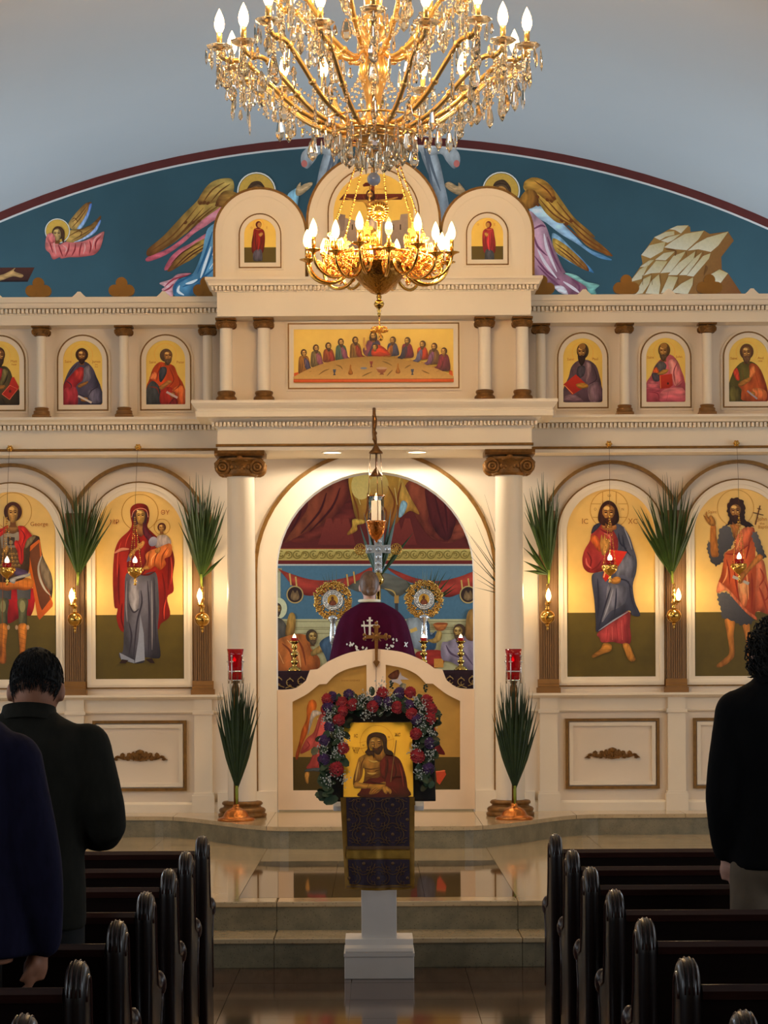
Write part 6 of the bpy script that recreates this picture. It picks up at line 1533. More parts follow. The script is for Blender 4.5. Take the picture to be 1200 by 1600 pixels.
# ================================================================ hanging votive lamps
LAMPS = [(16, 701, 11, 888, 'in front of the warrior icon'), (216, 699, 211, 888, 'in front of the red-veiled mother icon'), (951, 694, 953, 884, 'in front of the blue-mantled icon'), (1150, 693, 1155, 882, 'in front of the hermit icon')]
for kx, ky, lx, ly, where in LAMPS:
    Yk = 17.72; k = px(kx, ky, Yk); Yl = 17.66; l = px(lx, ly+4, Yl)
    t = thing('hanging_lamp', 'small brass votive lamp with lit red cup hanging '+where, 'oil lamp', (l.x, Yl, l.z), 'hanging votive lamps')
    b = B(); b.ball((k.x, Yk-0.03, k.z), 0.018, 10, 8)
    for j in range(6): b.ball((k.x+0.017*math.cos(j*PI/3), Yk-0.018, k.z+0.017*math.sin(j*PI/3)), 0.010, 7, 5)
    b.tube([(k.x, Yk+0.02, k.z), (k.x, Yk-0.03, k.z)], 0.008, 8); b.build('wall_hook', M_BRASS, t)
    ctop = l.z+0.42
    B().tube([(k.x, Yk-0.045, k.z-0.015), ((k.x+l.x)/2, Yl-0.005, (k.z+ctop)/2), (l.x, Yl, ctop)], 0.0016, 5).build('cord', M_BRONZE, t)
    B().lathe([(0.0, l.z-0.115), (0.008, l.z-0.11), (0.012, l.z-0.10), (0.004, l.z-0.088), (0.014, l.z-0.078), (0.005, l.z-0.066), (0.012, l.z-0.055), (0.036, l.z-0.038), (0.056, l.z-0.014), (0.059, l.z+0.004), (0.050, l.z+0.012), (0.062, l.z+0.022), (0.056, l.z+0.026), (0.03, l.z+0.02)], l.x, Yl, 18).build('bowl', M_BRASS, t)
    for j in range(3):
        a_ = 0.5+2*PI*j/3; ex, ey = l.x+0.055*math.cos(a_), Yl+0.055*math.sin(a_)
        b = B(); b.ball((ex, ey, l.z+0.01), 0.016, 8, 6, (1, 1, 1.2)); b.tube([(ex, ey, l.z-0.01), ((ex*1.5+l.x*0.5)/2, (ey*1.5+Yl*0.5)/2, l.z-0.02), (l.x, Yl, l.z-0.03)], 0.006, 6); b.build('bracket', M_BRASS, t)
        b = B(); n = 26
        for q in range(n):
            s_ = (q+0.5)/n; w = (1-s_)
            b.ball((l.x+(ex-l.x)*w, Yl+(ey-Yl)*w, l.z+0.02+(ctop-l.z-0.02)*s_), 0.0045 if q % 2 else 0.0032, 6, 4, (1, 1, 1.6))
        b.build('chain', M_BRASS, t)
    B().lathe([(0.026, l.z+0.012), (0.034, l.z+0.03), (0.037, l.z+0.062), (0.034, l.z+0.062), (0.028, l.z+0.03), (0, l.z+0.022)], l.x, Yl, 16).build('red_glass_cup', M_REDGLASS, t)
    B().lathe([(0, l.z+0.058), (0.016, l.z+0.066), (0.018, l.z+0.08), (0.010, l.z+0.10), (0, l.z+0.115)], l.x, Yl, 10).build('flame', mat('oil_flame', (255, 220, 200), 0.4, emit=(255, 205, 175), estr=7.0), t)

# ---- central sanctuary lamp on its strap
Yl = 17.07; c = px(588, 830, Yl)
t = thing('sanctuary_lamp', 'large hanging sanctuary lamp with white candle in glass over the doors', 'lamp', (c.x, Yl, c.z))
z_ = lambda y: px(588, y, Yl).z
b = B(); b.tube([(c.x-0.012, Yl+0.03, z_(638)), (c.x-0.012, Yl, z_(646)), (c.x-0.008, Yl, z_(655)), (c.x-0.015, Yl, z_(675)), (c.x-0.008, Yl, z_(686)), (c.x, Yl, z_(697))], [0.014, 0.012, 0.018, 0.014, 0.017, 0.008], 8)
for j in range(5): b.ball((c.x-0.012+0.006*(j % 2), Yl-0.004, z_(650+j*9)), 0.016, 8, 6)
b.build('hanging_strap', M_BRONZE, t)
B().lathe([(0.052, z_(709)), (0.054, z_(707)), (0.030, z_(702)), (0.020, z_(698)), (0.008, z_(693)), (0, z_(692))], c.x, Yl, 20).build('cap', M_BRONZE, t)
for j in range(3):
    a_ = 0.7+2*PI*j/3
    B().tube([(c.x+0.045*math.cos(a_), Yl+0.045*math.sin(a_), z_(708)), (c.x+0.062*math.cos(a_), Yl+0.062*math.sin(a_), z_(773)), (c.x+0.066*math.cos(a_), Yl+0.066*math.sin(a_), z_(818))], 0.003, 6).build('rod', M_BRONZE, t)
B().lathe([(0.050, z_(744)), (0.050, z_(742)), (0.024, z_(736)), (0.006, z_(731)), (0.004, z_(708)), (0, z_(708))], c.x, Yl, 18).build('smoke_bell', M_BRONZE, t)
B().lathe([(0.056, z_(817)), (0.058, z_(776)), (0.055, z_(776)), (0.053, z_(817))], c.x, Yl, 22).build('glass_cylinder', M_GLASS, t)
B().torus((c.x, Yl, z_(775)), 0.064, 0.005, 'z', 24, 6).build('rim', M_COPPER, t)
B().lathe([(0.036, z_(817)), (0.036, z_(783)), (0, z_(782))], c.x, Yl, 18).build('candle', mat('white_wax', (248, 232, 206), 0.5, emit=(255, 220, 170), estr=0.6), t)
B().lathe([(0.004, z_(783)), (0.013, z_(780)), (0.011, z_(776)), (0, z_(770))], c.x, Yl, 10).build('flame', M_FLAME, t)
B().lathe([(0.0, z_(848)), (0.008, z_(847)), (0.012, z_(844)), (0.034, z_(841)), (0.056, z_(834)), (0.068, z_(825)), (0.072, z_(818)), (0.078, z_(816)), (0.076, z_(814)), (0.03, z_(816))], c.x, Yl, 24).build('bowl', M_COPPER, t)

# ================================================================ floor stands with red glass and palm
for s, x_, who in ((-1, 369, 'below the mother icon column'), (1, 803.5, 'below the blue-mantled icon column')):
    Y = 17.08; p = px(x_, 1270, Y); x = p.x; zz = lambda y: px(x_, y, Y).z
    t = thing('votive_stand', 'brass floor stand with red glass votive '+('before the mother icon column' if s < 0 else 'before the blue-mantled icon column'), 'candle stand', (x, Y, Z3), 'red votive stands')
    r = 0.140
    B().lathe([(r, Z3), (r, Z3+0.012), (r*0.94, Z3+0.02), (r*0.76, Z3+0.026), (r*0.68, Z3+0.036), (r*0.62, Z3+0.056), (r*0.48, Z3+0.078), (r*0.3, Z3+0.09), (r*0.2, Z3+0.096), (0.025, Z3+0.105), (0.022, Z3+0.12), (0.0, Z3+0.12)], x, Y, 32).build('domed_foot', M_COPPER, t)
    B().lathe([(0.018, Z3+0.10), (0.018, zz(1090)), (0.030, zz(1086)), (0.030, zz(1075)), (0.024, zz(1072)), (0.018, zz(1068)), (0.04, zz(1062)), (0, zz(1062))], x, Y, 16).build('pole', M_BRONZE, t)
    B().lathe([(0.0, zz(1063)), (0.046, zz(1063)), (0.050, zz(1040)), (0.054, zz(1024)), (0.063, zz(1014)), (0.058, zz(1014)), (0.049, zz(1026)), (0.045, zz(1040)), (0.041, zz(1060)), (0, zz(1060))], x, Y, 26).build('red_glass', M_REDGLASS, t)
    b = B()
    for yy in (1049, 1063): b.torus((x, Y, zz(yy)), 0.053, 0.006, 'z', 24, 6)
    for j in range(4):
        a_ = PI/4+j*PI/2+0.35; ex, ey = x+0.058*math.cos(a_), Y+0.058*math.sin(a_)
        b.tube([(ex, ey, zz(1068)), (ex, ey, zz(1027))], 0.0055, 6); b.tube([(ex-0.014, ey, zz(1034)), (ex+0.014, ey, zz(1034))], 0.005, 6); b.ball((ex, ey, zz(1025)), 0.009, 7, 5)
    b.build('silver_holder', M_SILVER, t)
    B().lathe([(0, zz(1034)), (0.010, zz(1033)), (0.012, zz(1030)), (0, zz(1026))], x-0.006, Y-0.02, 10).build('flame', mat('red_flame', (255, 120, 120), 0.4, emit=(255, 90, 90), estr=9.0), t)
    tips = fan_tips(x_-33, x_+37, 1066, 1108, 44, 18, 20+s)
    palm('folded palm frond tied to the red votive stand '+('next to the mother icon column' if s < 0 else 'next to the blue-mantled icon column'), (x_+1, 1236, Y-0.09), tips, 'palms tied to the votive stands', M_PALMD, stem=(x_+1, 1256, Y-0.06), wid=0.0095, Ydep=0.03, seed=30+s)
# ================================================================ lectern with icon, cloth and wreath
YL0 = 11.915; XL = px(592.5, 1480, YL0).x
M_LECT = mat('white_lectern_paint', (226, 216, 206), 0.45, var=0.03)
t = thing('lectern', 'white pedestal lectern standing in the aisle before the steps', 'lectern', (XL, YL0+0.18, 0))
h = 0.182
b = B(); b.box(XL-h, XL+h, YL0, YL0+2*h, 0, 0.13)
b.extr_x([(YL0, 0.13), (YL0-0.004, 0.145), (YL0+0.006, 0.16), (YL0+0.03, 0.175), (YL0+0.05, 0.205), (YL0+2*h-0.05, 0.205), (YL0+2*h, 0.13)], XL-h+0.004, XL+h-0.004)
bevel(b.build('plinth', M_LECT, t), 0.004)
B().box(XL-0.185, XL+0.185, YL0-0.004, YL0+2*h+0.004, 0.118, 0.135).build('plinth_moulding', M_LECT, t)
bevel(B().box(XL-0.093, XL+0.093, YL0+0.09, YL0+0.276, 0.20, 0.95).build('shaft', M_LECT, t), 0.004)
b = B(); v = [(XL-0.235, YL0-0.12, 0.887), (XL+0.235, YL0-0.12, 0.887), (XL+0.235, YL0+0.34, 1.007), (XL-0.235, YL0+0.34, 1.007), (XL-0.235, YL0-0.12, 0.912), (XL+0.235, YL0-0.12, 0.912), (XL+0.235, YL0+0.34, 1.032), (XL-0.235, YL0+0.34, 1.032)]
b.add(v, [(0,3,2,1),(4,5,6,7),(0,1,5,4),(1,2,6,5),(2,3,7,6),(3,0,4,7)]); bevel(b.build('desk_top', M_LECT, t), 0.004)

YCL = 11.775
cl = thing('lectern_cloth', 'purple and gold brocade cloth hanging down the front of the lectern', 'cloth', (XL, YCL, 0.49))
M_BROC = mat('purple_brocade_weave', (46, 26, 44), 0.6, var=0.3, vscale=60, sheen=0.3)
M_GBORD = mat('gold_lame_border', (150, 108, 40), 0.42, metal=0.45, var=0.25, vscale=18)
M_GTHREAD = mat('gold_thread', (118, 86, 56), 0.5, metal=0.35)
def cy(x, z):   # gentle waves of the hanging cloth
    k = max(0, (0.96-z)/0.48)
    return YCL+0.010*k*math.sin((x-XL)*34)+0.006*k*math.sin((x-XL)*71+z*9)
def cloth_patch(xa0, xa1, xb0, xb1, za, zb, m_, name, off=0.0, nx=16, nz=10, dip=0.0):
    b = B(); vs = []; fs = []
    for i in range(nz+1):
        v = i/nz; z = za+(zb-za)*v; l = xa0+(xb0-xa0)*v; r = xa1+(xb1-xa1)*v
        for j in range(nx+1):
            u = j/nx; x = l+(r-l)*u; zz = z-dip*v*math.sin(PI*u)
            vs.append((x, cy(x, zz)-off, zz))
    n0 = len(vs)
    vs += [(p[0], p[1]+0.004, p[2]) for p in vs]
    for i in range(nz):
        for j in range(nx):
            a_ = i*(nx+1)+j; fs.append((a_, a_+nx+1, a_+nx+2, a_+1)); fs.append((n0+a_, n0+a_+1, n0+a_+nx+2, n0+a_+nx+1))
    b.add(vs, fs, True); return b.build(name, m_, cl)
Zc = lambda y: EYE-(y-VY)*YCL/F
Xc = lambda x: px(x, 1300, YCL).x
cloth_patch(Xc(532), Xc(648), Xc(539), Xc(647), Zc(1246), Zc(1388), M_GBORD, 'gold_border', 0, dip=0.012)
br1 = cloth_patch(Xc(541), Xc(640), Xc(543), Xc(639.5), Zc(1246), Zc(1322), M_BROC, 'brocade_panel', 0.004, dip=0.004)
br2 = cloth_patch(Xc(543.5), Xc(639.5), Xc(546), Xc(640), Zc(1343), Zc(1381), M_BROC, 'brocade_panel', 0.004, dip=0.008)
# woven lattice of quatrefoils in gold thread
def quatre(zlo, zhi, par, nm):
    b = B(); pit = 22.8
    for r_ in range(-1, 6):
        for c_ in range(-1, 6):
            x = 568+c_*pit*2 if r_ % 2 == 0 else 568+c_*pit*2+pit
            y = 1258+r_*pit
            for q in range(4):
                a0 = q*PI/2; ccx, ccy = x+11.4*math.cos(a0)*0.62, y+11.4*math.sin(a0)*0.62
                for rad, w in ((10.5, 0.0022), (6.0, 0.0012)):
                    pts = []
                    for k in range(9):
                        an = a0-1.9+3.8*k/8; X = Xc(ccx+rad*math.cos(an)); Z = Zc(ccy+rad*math.sin(an))
                        if not (Xc(543.5) < X < Xc(639) and zlo < Z < zhi): 
                            if len(pts) > 1: b.tube(pts, w, 4)
                            pts = []; continue
                        pts.append((X, cy(X, Z)-0.0055, Z))
                    if len(pts) > 1: b.tube(pts, w, 4)
            X, Z = Xc(x), Zc(y)
            if Xc(545) < X < Xc(637) and zlo < Z < zhi: b.ball((X, cy(X, Z)-0.005, Z), 0.009, 8, 5, (1, 0.3, 1))
    b.build(nm, M_GTHREAD, par)
quatre(Zc(1321), Zc(1247), br1, 'woven_lattice'); quatre(Zc(1385), Zc(1345), br2, 'woven_lattice')
# crinkled gold band with stitched fringe
cloth_patch(Xc(541), Xc(640), Xc(541), Xc(641), Zc(1322), Zc(1327), M_GTHREAD, 'fringe', 0.006, nz=2)
cloth_patch(Xc(541), Xc(640), Xc(541), Xc(641), Zc(1329), Zc(1341), mat('bright_gold_band', (176, 134, 56), 0.36, metal=0.5, var=0.35, vscale=14), 'gold_band', 0.007, nz=3)
cloth_patch(Xc(541), Xc(642), Xc(542), Xc(643), Zc(1384), Zc(1386), M_GTHREAD, 'fringe', 0.004, nz=2, dip=0.004)
# cloth lying over the slanted desk
b = B(); b.add([(XL-0.19, YCL, 0.926), (XL+0.19, YCL, 0.926), (XL+0.19, YL0+0.33, 1.039), (XL-0.19, YL0+0.33, 1.039), (XL-0.19, YCL, 0.918), (XL+0.19, YCL, 0.918), (XL+0.19, YL0+0.33, 1.032), (XL-0.19, YL0+0.33, 1.032)], [(0,1,2,3),(4,7,6,5),(0,4,5,1),(1,5,6,2),(2,6,7,3),(3,7,4,0)]); b.build('desk_cover', M_GBORD, cl)

# black display board with the wreath and the icon leaning back
YI = 11.80; tilt = math.radians(-36)
def lean(o): o.rotation_euler = (tilt, 0, 0); o.scale = (1, 1, 1/math.cos(tilt))
z0 = px(590, 1247, YI).z
xb0, xb1 = px(507, 1247, YI).x, px(681, 1247, YI).x
bo = bevel(B().box(xb0-0.0, xb1, YI+0.02, YI+0.035, z0, px(590, 1100, YI).z).build('display_board', mat('black_board', (12, 10, 12), 0.6)), 0.003)
# move origin to its foot so that it leans like the icon
def reorigin(o, loc):
    o.data.transform(Matrix.Translation(-Vector(loc))); o.location = loc; ORIGIN[o.name] = Vector(loc)
reorigin(bo, (XL, YI, z0)); lean(bo); tag(bo, 'black board behind the flower wreath on the lectern', 'board')
ic = thing('icon_painting', 'gold icon of a bound long-haired figure in a dark red mantle on the lectern', 'icon', (XL, YI, z0))
ix0, ix1, iz1 = px(535.5, 1247, YI).x, px(647, 1247, YI).x, px(590, 1130, YI).z
bevel(B().box(ix0, ix1, YI, YI+0.02, z0, iz1).build('icon_board', mat('dark_icon_edge', (54, 26, 12), 0.5), ic), 0.002)
B().box(ix0+0.004, ix1-0.004, YI-0.001, YI+0.01, z0+0.006, iz1-0.004).build('gold_ground', mat('glowing_gold_leaf', (255, 200, 64), 0.34, metal=0.4, var=0.12, vscale=6), ic)
a = Art(YI-0.001, 480, 1060, 4.4458)
HL = (190, 128, 30)
a.ring(485, 455, 118, 2.2, HL); 
for l in ([(360, 458), (410, 448)], [(356, 500), (420, 488)], [(540, 448), (610, 430)]): a.stroke(l, 2.2, HL, False, sm=False)
RB, RD = (112, 24, 18), (76, 14, 12)
a.fill([(370, 824), (372, 780), (385, 730), (430, 690), (500, 660), (510, 580), (545, 540), (600, 545), (650, 580), (685, 680), (697, 760), (700, 824)], RB, RD, (0.3, 1))
SKB = (198, 136, 50); SKS = (130, 76, 24)
a.fill([(345, 600), (360, 560), (410, 535), (470, 520), (525, 530), (540, 560), (515, 610), (505, 690), (440, 700), (395, 725), (400, 660), (390, 630), (380, 690), (350, 730), (322, 750), (320, 700)], SKB, SKS, (0.25, 1))
a.fill([(322, 745), (340, 725), (400, 735), (470, 740), (520, 728), (540, 722), (545, 745), (500, 790), (470, 806), (430, 806), (440, 770), (400, 770), (345, 768), (325, 762)], SKB, (160, 100, 34), (0, 1))
a.fill([(520, 760), (545, 752), (580, 775), (586, 795), (575, 806), (560, 790), (550, 806), (530, 790)], (190, 128, 48)); folds(a, [[(440, 800), (455, 780), (480, 765)], [(452, 804), (470, 785), (492, 770)], [(466, 805), (485, 788), (502, 776)], [(545, 800), (555, 785)], [(562, 803), (570, 788)]], 3, (96, 50, 16))
folds(a, [[(395, 632), (440, 640), (505, 630)], [(400, 560), (375, 610), (372, 690)], [(470, 660), (480, 650), (505, 645)], [(400, 700), (440, 694), (500, 672)]], 5, (104, 56, 18)); folds(a, [[(360, 590), (345, 660), (335, 720)], [(420, 575), (460, 590), (500, 585)], [(415, 665), (450, 672), (480, 665)]], 9, (226, 170, 78))
a.fill([(510, 580), (545, 545), (560, 600), (545, 700), (515, 690), (505, 640)], (128, 32, 22), RD, (1, 0.2)); folds(a, [[(560, 560), (560, 640), (535, 730)], [(600, 570), (620, 660), (590, 720)], [(580, 700), (640, 690), (690, 700)], [(430, 720), (480, 735), (550, 740)], [(400, 800), (430, 740)], [(640, 740), (650, 820)]], 6, (64, 10, 10)); folds(a, [[(640, 600), (660, 680), (670, 760)], [(540, 580), (535, 650)], [(590, 770), (620, 800)]], 6, (142, 42, 30))
a.fill([(470, 520), (480, 490), (540, 480), (545, 540), (500, 590), (470, 560)], SKB, SKS, (-0.6, 1))
a.fill([(412, 460), (420, 415), (455, 392), (500, 390), (540, 405), (556, 440), (558, 500), (590, 520), (600, 545), (545, 540), (530, 500), (520, 440), (470, 425), (440, 440), (428, 480), (440, 520), (420, 540), (400, 525), (420, 500)], (58, 28, 16), (40, 18, 12), (0.3, 1)); a.fill([(410, 535), (440, 515), (462, 520), (465, 570), (450, 545), (430, 550)], (58, 28, 16))
a.fill([(430, 470), (440, 435), (475, 422), (515, 440), (525, 480), (515, 515), (490, 528), (462, 515), (440, 495)], (196, 138, 56), (130, 78, 28), (1, 0.3)); a.fill([(455, 490), (480, 500), (518, 480), (528, 500), (505, 540), (480, 540), (458, 515)], (70, 36, 16), (50, 24, 12)); folds(a, [[(440, 462), (455, 456), (470, 462)], [(486, 458), (500, 452), (514, 458)], [(444, 470), (456, 472), (468, 470)], [(488, 468), (500, 468), (512, 466)], [(470, 465), (466, 485), (474, 490)]], 4, (62, 30, 12)); a.stroke([(462, 505), (480, 508), (492, 502)], 4, (120, 44, 26)); a.ell(455, 448, 12, 6, (220, 168, 80)); a.ell(498, 446, 9, 5, (220, 168, 80))
a.stroke([(622, 445), (600, 590), (580, 730)], 6, (130, 90, 50), False)
a.build('painted_figure', ic)
for body, x_, y_, hh in (('\u0399C', 555.5, 1153, 5), ('\u03a7C', 622, 1151, 5), ('\u03c9', 567.5, 1167, 3), ('\u039d', 608, 1155, 3), ('\u039f \u039d\u03a5\u039c', 556, 1172, 2.6), ('\u03a6\u0399\u039f\u03a3', 556, 1175.5, 2.6), ('\u03a4\u0397\u03a3', 556, 1179, 2.2)):
    text(body, x_, y_, YI-0.004+0.02-0.001, hh, (160, 92, 20), 'inscription', ic)
lean(ic)

# wreath
wr = thing('flower_wreath', 'wreath of red and purple carnations, white sprigs and green leaves framing the lectern icon', 'wreath', (XL, YI, z0))
YWR = YI-0.045
def wp(cx_, cy_, dy=0.0): return px(480+cx_/4.4458, 1060+cy_/4.4458, YWR+dy)
def carnation(p, r, m_, seed):
    rnd = random.Random(seed); b = B()
    for ring_, (n, rad, zf, ps) in enumerate(((11, 0.82, 0.0, 0.46), (9, 0.58, -0.28, 0.42), (6, 0.32, -0.5, 0.36), (2, 0.1, -0.62, 0.3))):
        for k in range(n):
            a_ = 2*PI*k/n+ring_*0.5+rnd.uniform(-.15, .15); cx_, cz_ = p.x+r*rad*math.cos(a_), p.z+r*rad*math.sin(a_); yy = p.y+r*zf+rnd.uniform(-.1, .1)*r
            w = r*ps*rnd.uniform(0.85, 1.15)
            # ruffled petal: small jagged fan
            u = Vector((math.cos(a_), -0.35, math.sin(a_))).normalized(); s_ = Vector((-math.sin(a_), 0, math.cos(a_))); base = Vector((cx_, yy, cz_))-u*w*0.6
            vs = [base]
            for q in range(7): 
                g = -1.0+2*q/6; vs.append(base+u*w*(1.5+0.25*(1 if q % 2 else -1))*math.cos(g*0.8)+s_*w*1.3*math.sin(g)+Vector((0, rnd.uniform(-.2, .2)*w, 0)))
            vs += [v_+Vector((0, 0.15*w, 0)) for v_ in vs]
            fs = [(0, q, q+1) for q in range(1, 7)]+[(8, 8+q+1, 8+q) for q in range(1, 7)]+[(q, 8+q, 8+q+1, q+1) for q in range(1, 7)]
            b.add(vs, fs)
    b.ball((p.x, p.y+r*0.15, p.z), r*0.7, 8, 6, (1, 0.5, 1))
    return b.build('carnation', m_, wr)
M_RED = mat('carnation_red', (178, 14, 30), 0.6, var=0.35, vscale=40, sheen=0.4); M_PURP = mat('carnation_purple', (74, 28, 92), 0.6, var=0.35, vscale=40, sheen=0.4)
reds = [(235, 222), (308, 237), (238, 285), (215, 345), (248, 540), (200, 685), (525, 155), (630, 258), (725, 152), (732, 300), (842, 205), (872, 268), (865, 335), (760, 440), (770, 594), (130, 200), (455, 250)]
purps = [(285, 165), (165, 180), (150, 390), (112, 482), (112, 615), (490, 208), (645, 152), (712, 238), (765, 338), (862, 500), (845, 675), (135, 250), (560, 215)]
for i, (u, v) in enumerate(reds): carnation(wp(u, v, -0.012), 0.026 if i not in (5, 14) else 0.031, M_RED, i)
for i, (u, v) in enumerate(purps): carnation(wp(u, v, -0.008), 0.025, M_PURP, 100+i)
# leaves
def path_pt(s_):
    pts = [(150, 860), (120, 760), (150, 640), (170, 520), (180, 400), (190, 290), (230, 215), (340, 200), (470, 200), (600, 200), (720, 220), (820, 250), (840, 340), (830, 440), (820, 560), (820, 680), (820, 780)]
    f = s_*(len(pts)-1); i = min(int(f), len(pts)-2); f -= i
    return (pts[i][0]*(1-f)+pts[i+1][0]*f, pts[i][1]*(1-f)+pts[i+1][1]*f)
rnd = random.Random(11)
M_LEAF = mat('eucalyptus_leaf', (52, 74, 50), 0.5, var=0.35, vscale=25); M_LEAF2 = mat('dark_lemon_leaf', (26, 44, 26), 0.4, var=0.3, vscale=25)
for k in range(230):
    s_ = (k+rnd.random())/230; u, v = path_pt(s_)
    wide = 62 if 0.12 < s_ < 0.9 else 50
    u += rnd.gauss(0, wide*0.62); v += rnd.gauss(0, 40 if 0.33 < s_ < 0.68 else 18)
    if v > 800 and u > 160: u -= 30
    p = wp(u, v, rnd.uniform(-0.014, 0.03))
    ang = rnd.uniform(0, 2*PI); w = rnd.uniform(0.012, 0.022); l = w*rnd.uniform(1.2, 1.9)
    d = Vector((math.cos(ang), rnd.uniform(-.6, .3), math.sin(ang))).normalized(); sd = d.cross(Vector((rnd.uniform(-.4, .4), -1, rnd.uniform(-.4, .4)))).normalized(); nn = sd.cross(d)
    ring_ = [p+d*l*math.cos(q*PI/4)+sd*w*math.sin(q*PI/4)+nn*0.25*w*abs(math.sin(q*PI/4)) for q in range(8)]
    vs = [p]+ring_+[q_+nn*0.0016 for q_ in [p]+ring_]
    fs = [(0, q+1, (q+1) % 8+1) for q in range(8)]+[(9, 9+(q+1) % 8+1, 9+q+1) for q in range(8)]
    B().add(vs, fs, True).build('leaf', M_LEAF if rnd.random() < 0.6 else M_LEAF2, wr)
# white filler sprigs
b = B()
for (u, v) in [(375, 215), (150, 310), (215, 440), (110, 550), (200, 565), (140, 770), (250, 755), (550, 255), (410, 310), (800, 255), (790, 380), (860, 582), (785, 715), (755, 545), (520, 112), (240, 490), (590, 190), (420, 180), (870, 430), (760, 215), (130, 335), (815, 300)]:
    for k in range(34):
        p = wp(u+rnd.gauss(0, 24), v+rnd.gauss(0, 24), -0.02+rnd.uniform(-0.02, 0.015)); b.ball(p, rnd.uniform(0.0022, 0.0042), 5, 4)
        if k % 6 == 0: b.tube([wp(u, v, 0.01), p], 0.0008, 3)
o = b.build('white_sprigs', mat('babys_breath_white', (206, 206, 196), 0.7), wr); o['kind'] = 'stuff'
for u, v, n in ((590, 95, 8), (835, 120, 8), (930, 335, 9)):
    b = B()
    for k in range(n): p = wp(u+rnd.gauss(0, 8), v+(k-n/2)*7, -0.01); b.ball(p, 0.0065, 6, 4, (1, 0.5, 0.8))
    b.build('sprig', M_LEAF2, wr)
lean(wr)

# ================================================================ pews
PEWY = [9.97, 9.12, 8.35, 7.51, 6.67, 5.77, 4.88]
def end_profile(y0, g=0.0):
    """outline of a pew end in the YZ plane, y0 = back edge"""
    pts = [(y0+g, 0.0+g)]
    pts += [(y0+g, 0.80-g*0)]
    for k in range(9):
        a_ = PI-PI*k/8; pts.append((y0+0.085+(0.085-g)*math.cos(a_), 0.815+(0.085-g)*math.sin(a_)))
    pts += [(y0+0.175-g, 0.76), (y0+0.19-g, 0.68), (y0+0.23-g, 0.62-g), (y0+0.29, 0.595-g), (y0+0.34, 0.60-g), (y0+0.385-g, 0.585-g), (y0+0.40-g, 0.55), (y0+0.39-g, 0.50), (y0+0.36-g, 0.47), (y0+0.35-g, 0.40), (y0+0.37-g, 0.20), (y0+0.40-g, 0.06), (y0+0.40-g, 0.0+g)]
    return pts
def pew(side, label, group):
    """pew with its back edge at y = 0"""
    xa = 0.775*side+0.018
    t = thing('pew', label, 'pew', (xa, 0, 0), group)
    def slab(x0, x1, prof, name, m_):
        n = len(prof); b = B()
        vs = [(x0, p[0], p[1]) for p in prof]+[(x1, p[0], p[1]) for p in prof]; fs = []
        for tr in tessellate_polygon([[Vector((p[0], p[1], 0)) for p in prof]]): fs += [tr, tuple(k+n for k in reversed(tr))]
        fs += [(i, (i+1) % n, n+(i+1) % n, n+i) for i in range(n)]
        b.add(vs, fs); return fix_normals(b.build(name, m_, t))
    # end panel with a fully rounded edge: slices of the outline, inset towards both faces
    rr = 0.027; sl_ = [rr*math.sin(-PI/2*0.93+PI*0.93*k/10) for k in range(11)]
    b = B(); vs = []; fs = []
    for u in sl_: vs += [(xa+u, p[0], p[1]) for p in end_profile(0, rr-math.sqrt(rr*rr-u*u))]
    n = len(end_profile(0))
    for i in range(10): fs += [(i*n+k, i*n+(k+1) % n, (i+1)*n+(k+1) % n, (i+1)*n+k) for k in range(n)]
    for i, o_ in ((0, 0), (10, 10*n)):
        for tr in tessellate_polygon([[Vector((*v_[1:], 0)) for v_ in vs[o_:o_+n]]]): fs.append(tuple(o_+k for k in tr))
    b.add(vs, fs, True); e = fix_normals(b.build('end_panel', M_WOOD, t))
    # raised moulding on the aisle face and grooves over the crown
    xf = xa-side*0.026
    pr = end_profile(0, 0.040)
    b = B(); b.tube([(xf, p[0], p[1]) for p in pr[:-1] if p[1] > 0.06], 0.006, 6); b.build('panel_moulding', M_WOODLIT, e)
    b = B()
    for u in (-0.016, -0.006, 0.006, 0.016):
        g_ = rr-math.sqrt(rr*rr-u*u)
        b.tube([(xa+u, 0.085+(0.0855-g_)*math.cos(a_), 0.815+(0.0855-g_)*math.sin(a_)) for a_ in [PI*1.0-PI*0.9*k/10 for k in range(11)]], 0.0022, 5)
    b.build('crown_beading', M_WOODLIT, e)
    b = B(); b.ball((xa-side*0.014, 0.365, 0.555), 0.036, 14, 10, (0.75, 0.9, 1.3)); b.build('arm_scroll', M_WOODLIT, t)
    xo = side*4.4
    x0, x1 = sorted((xa+side*0.03, xo))
    sl = 0.06
    B().extr_x([(0.02, 0.80), (0.015, 0.822), (0.03, 0.837), (0.055, 0.835), (0.065, 0.815), (0.06, 0.795)], x0, x1).build('top_rail', M_WOODLIT, t)
    B().extr_x([(0.028, 0.80), (0.055, 0.80), (0.115, 0.42), (0.10, 0.40), (0.085, 0.40)], x0, x1).build('backrest', M_WOOD, t)
    B().extr_x([(0.06, 0.40), (0.06, 0.44), (0.36, 0.465), (0.38, 0.45), (0.375, 0.425)], x0, x1).build('seat', M_WOOD, t)
    B().extr_x([(0.07, 0.40), (0.09, 0.40), (0.09, 0.0), (0.07, 0.0)], x0, x1).build('back_apron', M_WOOD, t)
    e2 = slab(xo-0.034, xo+0.034, end_profile(0), 'end_panel', M_WOOD)
    return t
ORD = ('front', 'second', 'third', 'fourth', 'fifth', 'sixth', 'seventh')
